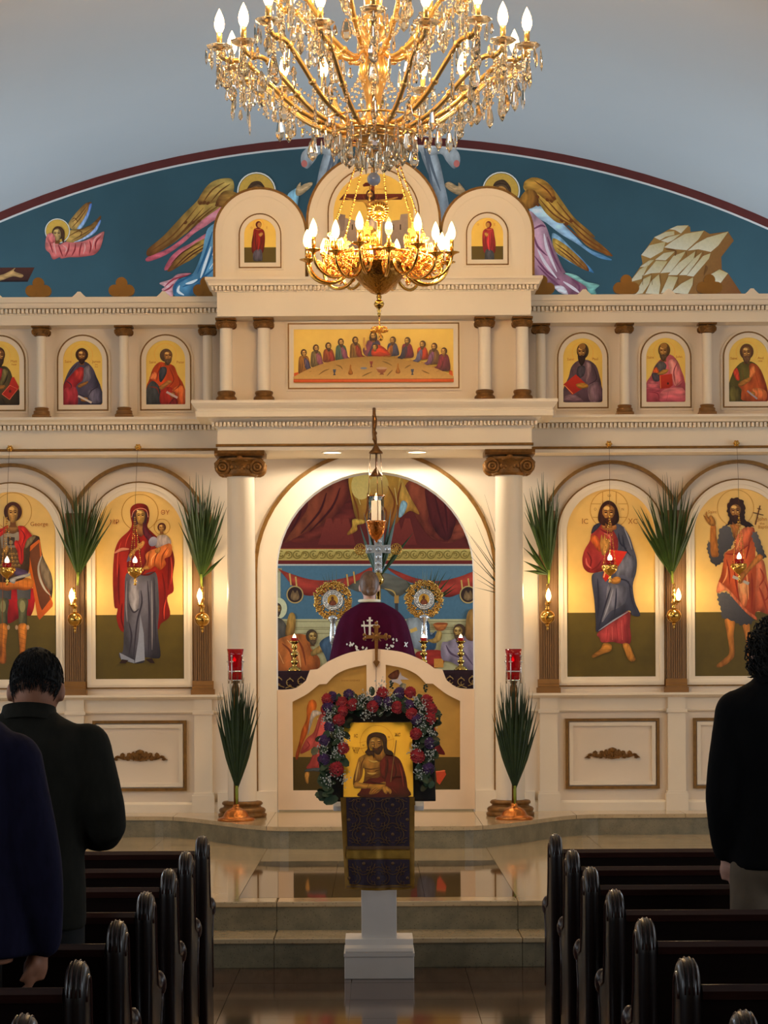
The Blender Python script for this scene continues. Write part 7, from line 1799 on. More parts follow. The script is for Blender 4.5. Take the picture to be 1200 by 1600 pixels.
for s in (-1, 1):
    nm = 'on the side of the man in navy' if s < 0 else 'on the side of the man in khaki trousers'
    proto = None
    for i, d in enumerate(PEWY):
        lab = 'dark wooden pew, %s from the steps, %s' % (ORD[i] if i else 'first', nm)
        if proto is None: o = proto = pew(s, lab, 'dark pews along the aisle')
        else: o = copy_tree(proto)
        o['label'] = lab; o.location = (0.775*s+0.018, d-0.06, 0)

# ================================================================ chandeliers
WARM = (1.0, 0.66, 0.31)
def drop_mesh(l, w):
    b = B(); n = 6; vs = [(0, 0, 0)]; lv = ((0.18, 0.55), (0.62, 1.0), (0.8, 0.8))
    for f, r in lv:
        for k in range(n): vs.append((w*r*math.cos(2*PI*k/n), w*r*0.6*math.sin(2*PI*k/n), -l*f))
    vs.append((0, 0, -l)); fs = []
    for k in range(n):
        k2 = (k+1) % n; fs.append((0, 1+k, 1+k2))
        for j in range(2): fs.append((1+j*n+k, 1+(j+1)*n+k, 1+(j+1)*n+k2, 1+j*n+k2))
        fs.append((1+2*n+k, 3*n+1, 1+2*n+k2))
    b.add(vs, fs); return b
XC, YCH = 0.012, 11.0
cc = thing('crystal_chandelier', 'large gilt-armed crystal chandelier with candle bulbs and hanging glass drops', 'chandelier', (XC, YCH, 4.2))
M_GARM = mat('golden_glass_arm', (240, 196, 122), 0.14, metal=0.7)
M_BOB = mat('pressed_glass_cup', (255, 246, 226), 0.06, trans=0.93, ior=1.4)
dm = [fix_normals(drop_mesh(l, w).build('crystal_drop', M_CRYSTAL)) for l, w in ((0.080, 0.010), (0.115, 0.012), (0.115, 0.028), (0.055, 0.016))]
for o in dm: o.location = (0, 0, 0.05)
dmesh = [o.data for o in dm]
for o in dm: bpy.data.objects.remove(o)
def drop(parent, x, y, z, kind, off):
    o = bpy.data.objects.new('crystal_drop', dmesh[kind]); COL.objects.link(o); o.parent = parent
    o.location = Vector((x, y, z))-off; o.rotation_euler = (random.uniform(-.08, .08), random.uniform(-.08, .08), random.uniform(0, 6.28))
    return o
OFFC = Vector((XC, YCH, 4.2))
# stem with stacked glass vases
B().lathe([(0.0, 4.14), (0.05, 4.15), (0.10, 4.19), (0.12, 4.23), (0.07, 4.27), (0.03, 4.32), (0.045, 4.40), (0.075, 4.50), (0.05, 4.60), (0.03, 4.64), (0.09, 4.70), (0.10, 4.74), (0.04, 4.78), (0.05, 4.9), (0.07, 5.0), (0.03, 5.1), (0.02, 5.3), (0.05, 5.35), (0.015, 5.4), (0.012, 6.84)], XC, YCH, 20).build('stem', M_GARM, cc)
B().lathe([(0.02, 6.80), (0.09, 6.82), (0.10, 6.86), (0, 6.87)], XC, YCH, 20).build('ceiling_rose', M_BRASS, cc)
B().ball((XC, YCH, px(580, 280, YCH).z), 0.033, 8, 6).build('crystal_ball', mat('smoky_crystal', (196, 204, 224), 0.05, trans=0.5, ior=1.5), cc)
B().tube([(XC, YCH, 4.02), (XC, YCH, 4.15)], 0.004, 5).build('ball_hook', M_BRASS, cc)
NLIGHT = []; LOOSE = []
def chandelier_arm(ang, R, zh, zc, dipz, cup=0.066, ndrops=6, sc=1.0):
    c_, s_ = math.cos(ang), math.sin(ang)
    P = lambda r, z: (XC+r*c_, YCH+r*s_, z)
    dz_ = zc-zh; pts = spline([P(0.06, zh), P(R*0.24, zh-dipz*0.6), P(R*0.48, zh+dz_*0.12), P(R*0.70, zh+dz_*0.58), P(R*0.84, zh+dz_*0.86), P(R*0.95, zc-0.035), P(R, zc-0.005)], False, 4)
    a_ = B(); a_.tube(pts, 0.0125*sc, 7)
    for f in (0.25, 0.45, 0.65, 0.82): a_.ball(pts[int(f*(len(pts)-1))], 0.019*sc, 8, 6)
    arm = a_.build('arm', M_GARM, cc)
    cx_, cy_ = XC+R*c_, YCH+R*s_
    B().lathe([(0.012, zc-0.03), (0.020, zc-0.01), (0.012, zc), (cup*0.7, zc+0.012), (cup, zc+0.026), (cup*0.96, zc+0.030), (cup*0.5, zc+0.02), (0.012, zc+0.016)], cx_, cy_, 14, True, 0.10).build('glass_cup', M_BOB, arm)
    B().lathe([(0.013, zc+0.012), (0.013, zc+0.095), (0, zc+0.095)], cx_, cy_, 10).build('candle_sleeve', M_GARM, arm)
    bulb(arm, cx_, cy_, zc+0.095, 1.4)
    for k in range(ndrops):
        a2 = 2*PI*k/ndrops+ang; r2 = cup*0.98
        drop(arm, cx_+r2*math.cos(a2), cy_+r2*math.sin(a2), zc+0.018-random.uniform(0, .012), random.choice((0, 0, 1, 3)), OFFC)
    drop(arm, cx_, cy_, zc-0.03, 2, OFFC); drop(arm, *pts[int(0.66*(len(pts)-1))], 1, OFFC)
    # bead garland under the arm
    b = B(); q0, q1 = Vector(pts[int(0.35*(len(pts)-1))]), Vector((cx_, cy_, zc))
    for k in range(15):
        u = (k+0.5)/15; p = q0.lerp(q1, u); b.ball((p.x, p.y, p.z-0.10*math.sin(PI*u)), 0.0075, 6, 4)
    b.build('bead_strand', M_CRYSTAL, arm)['kind'] = 'stuff'
    for f, dz in ((0.3, 0.05), (0.42, 0.09), (0.55, 0.04), (0.62, 0.10), (0.74, 0.05), (0.80, 0.11), (0.88, 0.05), (0.97, 0.12), (1.0, 0.05)):
        p = Vector(pts[int(f*(len(pts)-1))]); LOOSE.append((p.x+random.uniform(-.02, .02), p.y+random.uniform(-.02, .02), p.z, dz*random.uniform(.7, 1.3)))
    NLIGHT.append((cx_, cy_, zc+0.14))
for k in range(18): chandelier_arm(2*PI*(k+0.5)/18, 0.70+0.045*(k % 2), 4.25+0.02*(k % 2), 4.535+0.035*(k % 2), 0.055, ndrops=7)
for k in range(9): chandelier_arm(2*PI*k/9+0.2, 0.46, 4.60, 4.86, 0.05, ndrops=5)
# skirt of drops under the hub and swags on the stem
for ring_, (n, r, z, kinds) in enumerate(((20, 0.20, 4.20, (1, 2)), (16, 0.14, 4.17, (1, 2, 2)), (10, 0.08, 4.14, (2, 1)), (16, 0.24, 4.26, (0, 1)))):
    for k in range(n):
        a_ = 2*PI*k/n+ring_; drop(cc, XC+r*math.cos(a_), YCH+r*math.sin(a_), z, random.choice(kinds), OFFC)
    B().torus((XC, YCH, z+0.004), r, 0.006, 'z', 28, 6).build('drop_ring', M_GARM, cc)
b = B()
for k in range(12):
    a_ = 2*PI*k/12
    for q in range(20):
        u = q/19; r = 0.09+0.14*u-0.10*math.sin(PI*u); b.ball((XC+r*math.cos(a_), YCH+r*math.sin(a_), 4.74-0.46*u), 0.008, 6, 4)
b.build('bead_curtain', M_CRYSTAL, cc)['kind'] = 'stuff'
# the many further drops on short bead strings along the arms
b = B(); dsrc = [([tuple(v.co) for v in m_.vertices], [tuple(p_.vertices) for p_ in m_.polygons]) for m_ in dmesh]
for x, y, z, l in LOOSE:
    for q in range(max(2, int(l/0.016))): b.ball((x, y, z-0.012-q*0.016), 0.0065, 6, 4)
    vs_, fs_ = dsrc[random.choice((0, 1, 2, 3))]; a_ = random.uniform(0, 6.28); z2 = z-0.012-max(2, int(l/0.016))*0.016
    b.add([(x+v[0]*math.cos(a_)-v[1]*math.sin(a_), y+v[0]*math.sin(a_)+v[1]*math.cos(a_), z2+v[2]) for v in vs_], fs_)
b.build('small_crystal_drops', M_CRYSTAL, cc)['kind'] = 'stuff'
for i in range(0, 27, 3):
    x, y, z = NLIGHT[i] if i < 27 else NLIGHT[-1]
    point_light('crystal_chandelier_lamp', (x, y, z+0.02), 18, WARM, 0.05)

# ---- brass chandelier
XB, YB = 0.045, 14.5
zb = lambda y: EYE-(y-VY)*YB/F
bc = thing('brass_chandelier', 'ornate pierced brass chandelier with bowl, eagles and candle bulbs hung on chains', 'chandelier', (XB, YB, 4.0))
OFFB = Vector((XB, YB, 4.0))
bz = zb(415)
B().lathe([(0.012, zb(461)), (0.05, zb(458)), (0.10, zb(448)), (0.145, zb(436)), (0.168, zb(424)), (0.178, zb(416)), (0.188, zb(414)), (0.186, zb(411)), (0.17, zb(412)), (0.0, zb(414))], XB, YB, 36).build('bowl', mat('embossed_brass', (176, 132, 66), 0.24, metal=1.0, bump=0.7, bscale=45), bc)
b = B()
for k in range(40):
    a_ = 2*PI*k/40; b.ball((XB+0.184*math.cos(a_), YB+0.184*math.sin(a_), zb(410)), 0.008, 6, 5)
b.build('beaded_rim', M_BRASS2, bc)
B().lathe([(0.0, zb(497)), (0.006, zb(495)), (0.012, zb(491)), (0.008, zb(488)), (0.014, zb(486)), (0.010, zb(483)), (0.028, zb(479)), (0.034, zb(475)), (0.026, zb(471)), (0.012, zb(468)), (0.018, zb(464)), (0.012, zb(461)), (0.016, zb(459))], XB, YB, 18).build('finial', M_BRASS, bc)
b = B(); b.tube([(XB, YB, zb(497)), (XB+0.004, YB, zb(510))], 0.004, 5)
for k in range(8):
    a_ = 2*PI*k/8; b.torus((XB+0.035*math.cos(a_), YB+0.035*math.sin(a_), zb(515)), 0.016, 0.004, 'y', 10, 5); b.ball((XB+0.05*math.cos(a_), YB+0.05*math.sin(a_), zb(517)), 0.009, 6, 5)
b.ball((XB, YB, zb(514)), 0.02, 8, 6); b.tube([(XB, YB, zb(514)), (XB+0.01, YB, zb(532))], [0.010, 0.006], 6); b.ball((XB+0.01, YB, zb(528)), 0.016, 8, 6, (1, 0.6, 1.3)); b.build('filigree_pendant', M_BRASS2, bc)
BL = []
NB = 16
for k in range(NB):
    ang = 2*PI*(k+0.35)/NB; c_, s_ = math.cos(ang), math.sin(ang); up = 0.03 if k % 2 else 0.0
    R = 0.475 if k % 2 else 0.445; zc_ = 4.205+up
    P = lambda r, z: (XB+r*c_, YB+r*s_, z)
    r0 = 0.18; rm = (R+r0)/2; rr = (R-r0)/2
    pts = [P(rm+rr*math.cos(t_), zc_-0.01-rr*0.95*math.sin(t_)) for t_ in [PI-PI*q/14 for q in range(15)]]
    b = B(); b.tube(pts, 0.011, 6); arm = b.build('arm', M_BRASS, bc)
    # pierced scrollwork inside the curve
    b = B()
    for (dr, dz, rad) in ((-0.05, -0.035, 0.032), (0.05, -0.035, 0.032), (0, -0.075, 0.028), (-0.075, -0.01, 0.022), (0.075, -0.01, 0.022), (0, -0.02, 0.024)):
        ring_ = [P(rm+dr+rad*(1-0.045*q)*math.cos(0.75*q), zc_-0.01+dz+rad*(1-0.045*q)*math.sin(0.75*q)) for q in range(15)]
        b.tube(ring_, 0.0052, 5)
        b.ball(P(rm+dr, zc_-0.01+dz), 0.009, 6, 5)
    b.build('scrollwork', M_BRASS2, arm)
    x, y, _ = P(R, 0)
    B().lathe([(0.008, zc_-0.02), (0.014, zc_-0.008), (0.030, zc_), (0.048, zc_+0.006), (0.050, zc_+0.010), (0.02, zc_+0.010), (0.014, zc_+0.02)], x, y, 16).build('drip_pan', M_BRASS, arm)
    B().lathe([(0.0125, zc_+0.01), (0.0125, zc_+0.09), (0, zc_+0.09)], x, y, 10).build('candle_sleeve', M_BRASS2, arm)
    bulb(arm, x, y, zc_+0.09, 1.4, None if k != 12 else mat('unlit_bulb', (240, 220, 180), 0.1, trans=0.6))
    BL.append((x, y, zc_+0.13))
# eagles and gallery
b = B(); b.torus((XB, YB, 4.235), 0.30, 0.009, 'z', 36, 6); b.torus((XB, YB, 4.19), 0.30, 0.006, 'z', 36, 6)
for k in range(24):
    a_ = 2*PI*k/24; b.torus((XB+0.30*math.cos(a_), YB+0.30*math.sin(a_), 4.213), 0.016, 0.004, 'x' if k % 2 else 'y', 8, 5)
b.build('gallery_ring', M_BRASS2, bc)
EAG = [(-0.018, 0), (0.018, 0), (0.014, 0.022), (0.03, 0.03), (0.052, 0.02), (0.058, 0.05), (0.062, 0.085), (0.05, 0.11), (0.034, 0.10), (0.022, 0.09), (0.02, 0.115), (0.036, 0.125), (0.034, 0.14), (0.018, 0.145), (0.006, 0.13), (0.012, 0.155), (0.008, 0.17), (0, 0.178)]
EAG = EAG+[(-x_, z_) for x_, z_ in EAG[::-1]][1:-1]
for k in range(6):
    a_ = 2*PI*k/6+0.28; ex, ey = XB+0.30*math.cos(a_), YB+0.30*math.sin(a_)
    b = B(); b.prism([(ex+u, 4.235+v) for u, v in EAG], ey-0.006, ey+0.006); b.ball((ex, ey-0.004, 4.235+0.065), 0.022, 8, 6, (1, 0.6, 1.4))
    for q in (-1, 1):
        for j in range(3): b.tube([(ex+q*(0.024+0.012*j), ey-0.007, 4.235+0.095), (ex+q*(0.03+0.012*j), ey-0.007, 4.235+0.035)], 0.004, 5)
    fix_normals(b.build('double_headed_eagle', M_BRASS2, bc))
    # chain
    b = B(); top = Vector((XB, YB, 5.22)); bot = Vector((ex, ey, 4.40)); n = 60
    b.tube([(ex, ey, 4.235), (ex, ey, 4.41)], 0.004, 5)
    for q in range(n):
        p = bot.lerp(top, (q+0.5)/n); b.ball(p, 0.0085 if q % 2 else 0.006, 6, 4, (0.8, 0.8, 1.4))
    b.build('chain', M_BRASS2, bc)
b = B(); b.tube([(XB, YB, 5.2), (XB, YB, 6.86)], 0.008, 6); b.ball((XB, YB, 5.22), 0.04, 12, 8); b.build('hanging_rod', M_BRASS, bc)
# central sunburst medallion on its post
mz = px(595, 329, YB-0.30).z; my = YB-0.295
b = B()
for k in range(18):
    a_ = 2*PI*k/18; b.tube([(XB+0.02*math.cos(a_), my, mz+0.02*math.sin(a_)), (XB+0.062*math.cos(a_), my, mz+0.062*math.sin(a_))], [0.007, 0.010], 6)
b.ball((XB, my, mz), 0.034, 12, 8, (1, 0.5, 1)); b.lathe([(0.05, 4.235), (0.03, 4.25), (0.012, 4.27), (0.010, mz-0.07), (0.03, mz-0.062), (0.034, mz-0.055), (0.01, mz-0.045)], XB, my, 12); b.build('sunburst_medallion', M_BRASS2, bc)
for i in range(0, NB, 2):
    x, y, z = BL[i]; point_light('brass_chandelier_lamp', (x, y, z+0.02), 27, WARM, 0.05)

# ================================================================ people
def remesh(o, vox=0.014, smooth=4):
    m = o.modifiers.new('remesh', 'REMESH'); m.mode = 'VOXEL'; m.voxel_size = vox; m.use_smooth_shade = True
    s_ = o.modifiers.new('smooth', 'SMOOTH'); s_.iterations = smooth; s_.factor = 0.5
    return o
def limb(b, pts, rad, n=14):
    b.tube(spline(pts, False, 4), [rad[min(int(i/4), len(rad)-1)]+(rad[min(int(i/4)+1, len(rad)-1)]-rad[min(int(i/4), len(rad)-1)])*((i % 4)/4) for i in range(4*(len(pts)-1)+1)], n)
    for p, r in ((pts[0], rad[0]), (pts[-1], rad[-1])): b.ball(p, r, n, 8)
def hand3(b, wrist, direc, side, inward, s=1.0):
    """palm, four fingers and thumb hanging from the wrist, slightly curled"""
    w = Vector(wrist); d = Vector(direc).normalized(); sd = Vector(side).normalized(); nn = Vector(inward).normalized()
    pc = w+d*0.05*s
    b.tube([w-d*0.02, w+d*0.02*s, pc, w+d*0.085*s], [0.026*s, 0.028*s, 0.036*s, 0.032*s], 10)
    for k, (o_, L) in enumerate(((-0.030, 0.066), (-0.010, 0.078), (0.010, 0.074), (0.028, 0.060))):
        r = w+d*0.080*s+sd*o_*s
        b.tube([r, r+d*L*0.45*s+nn*0.006, r+d*L*0.8*s+nn*0.022, r+d*L*0.95*s+nn*0.040], [0.0105*s, 0.0100*s, 0.0092*s, 0.0075*s], 8); b.ball(r+d*L*0.95*s+nn*0.040, 0.0078*s, 8, 6)
    th = w+d*0.030*s-sd*0.028*s
    b.tube([th, th+d*0.028*s-sd*0.014*s+nn*0.014, th+d*0.055*s-sd*0.012*s+nn*0.026], [0.014*s, 0.0115*s, 0.009*s], 8); b.ball(th+d*0.055*s-sd*0.012*s+nn*0.026, 0.009*s, 8, 6)
def head3(b, c, bow=0.0, rx=0.076, ry=0.096, rz=0.118):
    """skull, jaw, nose, ears; face towards +Y, bow tips it forward"""
    c = Vector(c); R = Matrix.Rotation(-bow, 3, 'X')
    def W(p): return c+R @ Vector(p)
    vs0 = len(b.v)
    b.ball((0, 0, 0), 1.0, 20, 14, (rx, ry, rz)); b.ball((0, 0.03, -0.065), 1.0, 14, 10, (0.058, 0.062, 0.062)); b.ball((0, 0.075, -0.10), 1.0, 10, 8, (0.026, 0.022, 0.02))
    b.tube([(0, 0.09, 0.02), (0, 0.112, -0.028)], [0.010, 0.016], 8); b.ball((0, 0.110, -0.03), 0.015, 8, 6)
    for q in (-1, 1):
        b.ball((q*(rx+0.006), -0.008, -0.02), 1.0, 10, 8, (0.012, 0.022, 0.034)); b.ball((q*0.032, 0.088, 0.012), 0.014, 8, 6); b.tube([(q*0.012, 0.094, 0.034), (q*0.05, 0.086, 0.036)], 0.008, 6)
    b.tube([(-0.024, 0.098, -0.062), (0, 0.104, -0.061), (0.024, 0.098, -0.062)], 0.008, 6)
    for i in range(vs0, len(b.v)): b.v[i] = tuple(W(b.v[i]))
M_SKIN = mat('skin_tan', (176, 120, 92), 0.55, var=0.08, vscale=20); M_SKINP = mat('skin_fair', (206, 156, 136), 0.55, var=0.08, vscale=20)
M_HAIRB = mat('black_hair', (11, 9, 9), 0.75, var=0.4, vscale=60, bump=0.4, bscale=120, stretch=(1, 1, 0.15)); M_HAIRC = mat('dark_curly_hair', (11, 9, 8), 0.75, var=0.4, vscale=60, bump=0.6, bscale=60)

def torso(b, x, y, zs, zh, sw, hw_, dep=0.12):
    """clothed trunk from shoulders zs to hem zh"""
    secs = [(zh, hw_, dep*0.98), (zh+0.12, hw_*1.0, dep), (zh+(zs-zh)*0.45, hw_*0.96, dep*0.98), (zs-0.16, sw*0.86, dep*1.05), (zs-0.06, sw*0.86, dep*0.98), (zs, sw*0.66, dep*0.72), (zs+0.035, sw*0.38, dep*0.55), (zs+0.06, 0.075, 0.075)]
    n = 28; vs = []; fs = []
    for z, a_, d_ in secs:
        for k in range(n):
            t_ = 2*PI*k/n; vs.append((x+a_*math.copysign(abs(math.cos(t_))**0.8, math.cos(t_)), y+d_*math.copysign(abs(math.sin(t_))**0.9, math.sin(t_)), z))
    m = len(secs)
    for i in range(m-1):
        for k in range(n): fs.append((i*n+k, i*n+(k+1) % n, (i+1)*n+(k+1) % n, (i+1)*n+k))
    fs.append(tuple(reversed(range(n)))); fs.append(tuple(range((m-1)*n, m*n)))
    b.add(vs, fs, True)
def legs(b, x, y, zhip, spread=0.10, r=0.088):
    for q in (-1, 1):
        limb(b, [(x+q*spread*0.8, y, zhip), (x+q*spread, y+0.01, zhip*0.52), (x+q*spread, y-0.01, 0.09)], [r, r*0.72, r*0.55])
def shoes(b, x, y, spread=0.10):
    for q in (-1, 1): b.ball((x+q*spread, y+0.05, 0.045), 1.0, 12, 8, (0.048, 0.13, 0.045)); b.ball((x+q*spread, y-0.03, 0.06), 1.0, 10, 8, (0.045, 0.05, 0.06))

def at_depth(k, y0, y1):
    """moves a list of points from distance y0 to y1 along the sight line, keeping their place in the aisle"""
    if isinstance(k, tuple) and len(k) == 3 and all(isinstance(v, (int, float)) for v in k):
        f = y1/y0; return (k[0]*f, k[1]+y1-y0, EYE+(k[2]-EYE)*f)
    return k
def congregant(label, x, y, headc, bow, skin, hair_fn, top_m, top_name, leg_m, zs, sw, hem, arms, hands, collar=None, hip=0.92, beard=False, hipw=0.175, dep=0.125, move=None):
    if move:
        f = move/y; y_old = y
        arms = [([at_depth(p, y_old, move) for p in a_[0]], a_[1]) for a_ in arms]
        hands = [(at_depth(h_[0], y_old, move),)+tuple(h_[1:]) for h_ in hands]
        headc = at_depth(headc, y_old, move); x *= f; zs = EYE+(zs-EYE)*f; hem = EYE+(hem-EYE)*f; y = move; sw *= f; hipw *= f
    t = thing('person', label, 'person', (x, y, 0), 'standing churchgoers')
    b = B(); head3(b, headc, bow)
    b.tube([(headc[0], headc[1]+0.01, headc[2]-0.02), (headc[0], headc[1]-0.035, headc[2]-0.11), (x, y, zs-0.03)], [0.058, 0.062, 0.078], 16)
    torso(b, x, y, zs-0.03, hem-0.02, sw*0.85, hipw*0.8, dep*0.75); legs(b, x, y, hip, r=0.07)
    for a_ in arms: limb(b, a_[0], [r_*0.62 for r_ in a_[1]], 12)
    for h_ in hands: hand3(b, *h_)
    remesh(b.build('body', skin, t), 0.0075, 3)
    hair_fn(t, headc, bow)
    b = B(); torso(b, x, y, zs, hem, sw, hipw, dep)
    for a_ in arms: limb(b, a_[0], a_[1], 16)
    jk = remesh(b.build(top_name, top_m, t), 0.013, 5)
    if collar:
        cb = B(); R = Matrix.Rotation(-0.25, 3, 'X'); z0_ = zs+0.028
        vs = []; n = 24
        for rr, zz in ((0.078, -0.03), (0.078, 0.028), (0.084, 0.03), (0.094, -0.02)):
            for k in range(n): a2 = 2*PI*k/n; p = R @ Vector((rr*math.cos(a2), rr*math.sin(a2)*0.95, zz)); vs.append((x+p.x, y+p.y+0.0, z0_+p.z))
        fs = [(i*n+k, i*n+(k+1) % n, (i+1)*n+(k+1) % n, (i+1)*n+k) for i in range(3) for k in range(n)]
        cb.add(vs, fs, True); cb.build('collar', top_m, jk)
    b = B(); legs(b, x, y, hip, r=0.098); b.ball((x, y, hip), 1.0, 18, 12, (hipw*0.95, dep*0.95, 0.12)); remesh(b.build('trousers', leg_m, t), 0.014, 4)
    b = B(); shoes(b, x, y); remesh(b.build('shoes', mat('black_leather', (14, 12, 12), 0.35), t), 0.012, 2)
    return t
def hair_short(t, c, bow):
    R = Matrix.Rotation(-bow, 3, 'X'); b = B()
    b.ball((0, -0.006, 0.018), 1.0, 30, 22, (0.083, 0.101, 0.114)); b.ball((0, -0.040, -0.012), 1.0, 22, 14, (0.076, 0.064, 0.058))
    b.v = [tuple(Vector(c)+R @ Vector(v)) for v in b.v]
    # leave the face free: drop what lies in front of the hairline
    o = b.build('hair', M_HAIRB, t); bm = bmesh.new(); bm.from_mesh(o.data); off = Vector(c)-ORIGIN[t.name]; Ri = R.inverted()
    kill = [f for f in bm.faces if (lambda p: p.y > 0.045 and p.z < 0.075 or p.z < -0.012)(Ri @ (f.calc_center_median()-off))]
    bmesh.ops.delete(bm, geom=kill, context='FACES'); bm.to_mesh(o.data); bm.free()
    sd = o.modifiers.new('shell', 'SOLIDIFY'); sd.thickness = 0.003
    rn = random.Random(2); hs = B()
    for k in range(1100):
        a_ = rn.uniform(PI*0.93, PI*2.07); z_ = rn.uniform(-0.03, 0.11) if k % 2 else rn.uniform(-0.040, 0.005)
        e_ = math.sqrt(max(0.0, 1-((z_-0.018)/0.114)**2)); q = Vector((0.083*e_*math.cos(a_), -0.006+0.101*e_*math.sin(a_), z_))
        if q.y > 0.02 and q.z < 0.06: continue
        out_ = Vector((q.x/0.083**2, q.y/0.101**2, (q.z-0.018)/0.114**2)).normalized(); dn = Vector((rn.uniform(-.35, .35), 0, -1)); dn = (dn-out_*dn.dot(out_)).normalized()
        p0 = q+out_*0.0005; l_ = rn.uniform(0.012, 0.026)
        hs.tube([tuple(Vector(c)+R @ p0), tuple(Vector(c)+R @ (p0+dn*l_*0.5+out_*0.002)), tuple(Vector(c)+R @ (p0+dn*l_+out_*0.0008))], [0.0012, 0.0011, 0.0004], 3)
    hs.build('hair_strands', M_HAIRB, o)['kind'] = 'stuff'
    bb = B(); bb.ball((0, 0.045, -0.085), 1.0, 14, 10, (0.062, 0.058, 0.052)); bb.v = [tuple(Vector(c)+R @ Vector(v)) for v in bb.v]; bb.build('beard', M_HAIRB, t)
def hair_curly(t, c, bow):
    rn = random.Random(4); b = B()
    b.ball((c[0], c[1]-0.012, c[2]+0.03), 1.0, 18, 12, (0.088, 0.10, 0.105)); b.ball((c[0], c[1]-0.05, c[2]-0.035), 1.0, 16, 12, (0.086, 0.062, 0.080))
    for k in range(800):
        a_ = rn.uniform(0, 2*PI); e_ = rn.uniform(-0.75, 1.5); d = Vector((math.cos(a_)*math.cos(e_)*0.094, math.sin(a_)*math.cos(e_)*0.106, math.sin(e_)*0.118))
        if d.y > 0.05 and d.z < 0.05: continue
        p = Vector(c)+d+Vector((0, -0.012, 0.022)); r = rn.uniform(0.014, 0.026)
        # one loose curl
        ax = rn.uniform(0, 2*PI); q0 = [p+Vector((r*math.cos(ax+q*0.7)*1.0, r*math.sin(ax+q*0.7)*0.7, -0.009*q+r*0.3*math.sin(q*1.4))) for q in range(6)]
        b.tube(q0, [0.0015, 0.003, 0.003, 0.0026, 0.002, 0.001], 4)
    b.build('hair', M_HAIRC, t)
M_JK = mat('charcoal_green_jacket', (38, 37, 31), 0.9, spec=0.2, var=0.15, vscale=30, bump=0.9, bscale=7, stretch=(1, 1, 0.4)); M_NAVY = mat('navy_knit_sweater', (28, 26, 50), 0.92, spec=0.2, var=0.2, vscale=40, bump=0.9, bscale=8, stretch=(1, 1, 0.4)); M_BLK = mat('black_wool_jacket', (16, 16, 18), 0.9, spec=0.15, var=0.15, vscale=30, bump=0.9, bscale=7, stretch=(1, 1, 0.4)); M_DKT = mat('black_trousers', (16, 15, 16), 0.8); M_KHK = mat('khaki_trousers', (112, 96, 78), 0.8, var=0.1, vscale=14, bump=0.2, bscale=18)
# man with bowed head, hands folded before him
xA, yA = -1.075, 7.10
congregant('man with short black hair and bowed head in a dark collared jacket', xA, yA, (-1.056, yA+0.035, 1.580), 0.48, M_SKIN, hair_short, M_JK, 'jacket', M_DKT, 1.462, 0.235, 0.83,
    [([(-0.895, yA, 1.395), (-0.835, yA-0.01, 1.15), (-0.93, yA+0.25, 1.11)], [0.078, 0.066, 0.048]), ([(-1.255, yA, 1.395), (-1.315, yA-0.01, 1.15), (-1.19, yA+0.25, 1.11)], [0.078, 0.066, 0.048])],
    [((-0.95, yA+0.28, 1.11), (-0.8, 0.5, 0.02), (0.1, 0.1, 1), (0, -0.4, 0.6), 0.95), ((-1.17, yA+0.28, 1.11), (0.8, 0.5, 0.02), (-0.1, 0.1, -1), (0, -0.4, 0.6), 0.95)], collar=True, move=7.22)
# man in navy sweater at the edge, arm hanging
xB_, yB_ = -1.185, 6.20
congregant('man in a navy blue knit sweater with his arm hanging down', xB_, yB_, (-1.20, yB_+0.04, 1.66), 0.15, M_SKIN, hair_short, M_NAVY, 'sweater', M_DKT, 1.495, 0.265, 0.86,
    [([(-0.985, yB_, 1.385), (-0.915, yB_-0.02, 1.11), (-0.905, yB_+0.02, 0.90)], [0.088, 0.070, 0.052]), ([(-1.385, yB_, 1.385), (-1.455, yB_-0.02, 1.11), (-1.465, yB_+0.02, 0.90)], [0.088, 0.070, 0.052])],
    [((-0.915, yB_+0.02, 0.875), (-0.25, 0.1, -1), (0, 1, 0.1), (-1, 0, 0.1)), ((-1.465, yB_+0.02, 0.875), (0.1, 0.1, -1), (0, -1, 0), (1, 0, 0))], hipw=0.25, dep=0.15, move=6.36)
# curly-haired man on the other side
xC_, yC_ = 1.405, 7.92
congregant('man with dark curly hair in a black jacket and khaki trousers', xC_, yC_, (1.405, yC_+0.03, 1.675), 0.20, M_SKINP, hair_curly, M_BLK, 'jacket', M_KHK, 1.553, 0.225, 0.93,
    [([(1.262, yC_, 1.475), (1.212, yC_-0.02, 1.20), (1.228, yC_+0.03, 1.00)], [0.080, 0.066, 0.052]), ([(1.56, yC_, 1.475), (1.62, yC_-0.02, 1.20), (1.60, yC_+0.03, 1.00)], [0.080, 0.066, 0.052])],
    [((1.232, yC_+0.03, 0.975), (0.12, 0.1, -1), (0, 1, 0.1), (1, 0, 0.1)), ((1.60, yC_+0.03, 0.975), (-0.1, 0.1, -1), (0, -1, 0), (-1, 0, 0))], collar=True, hipw=0.165, move=8.06)

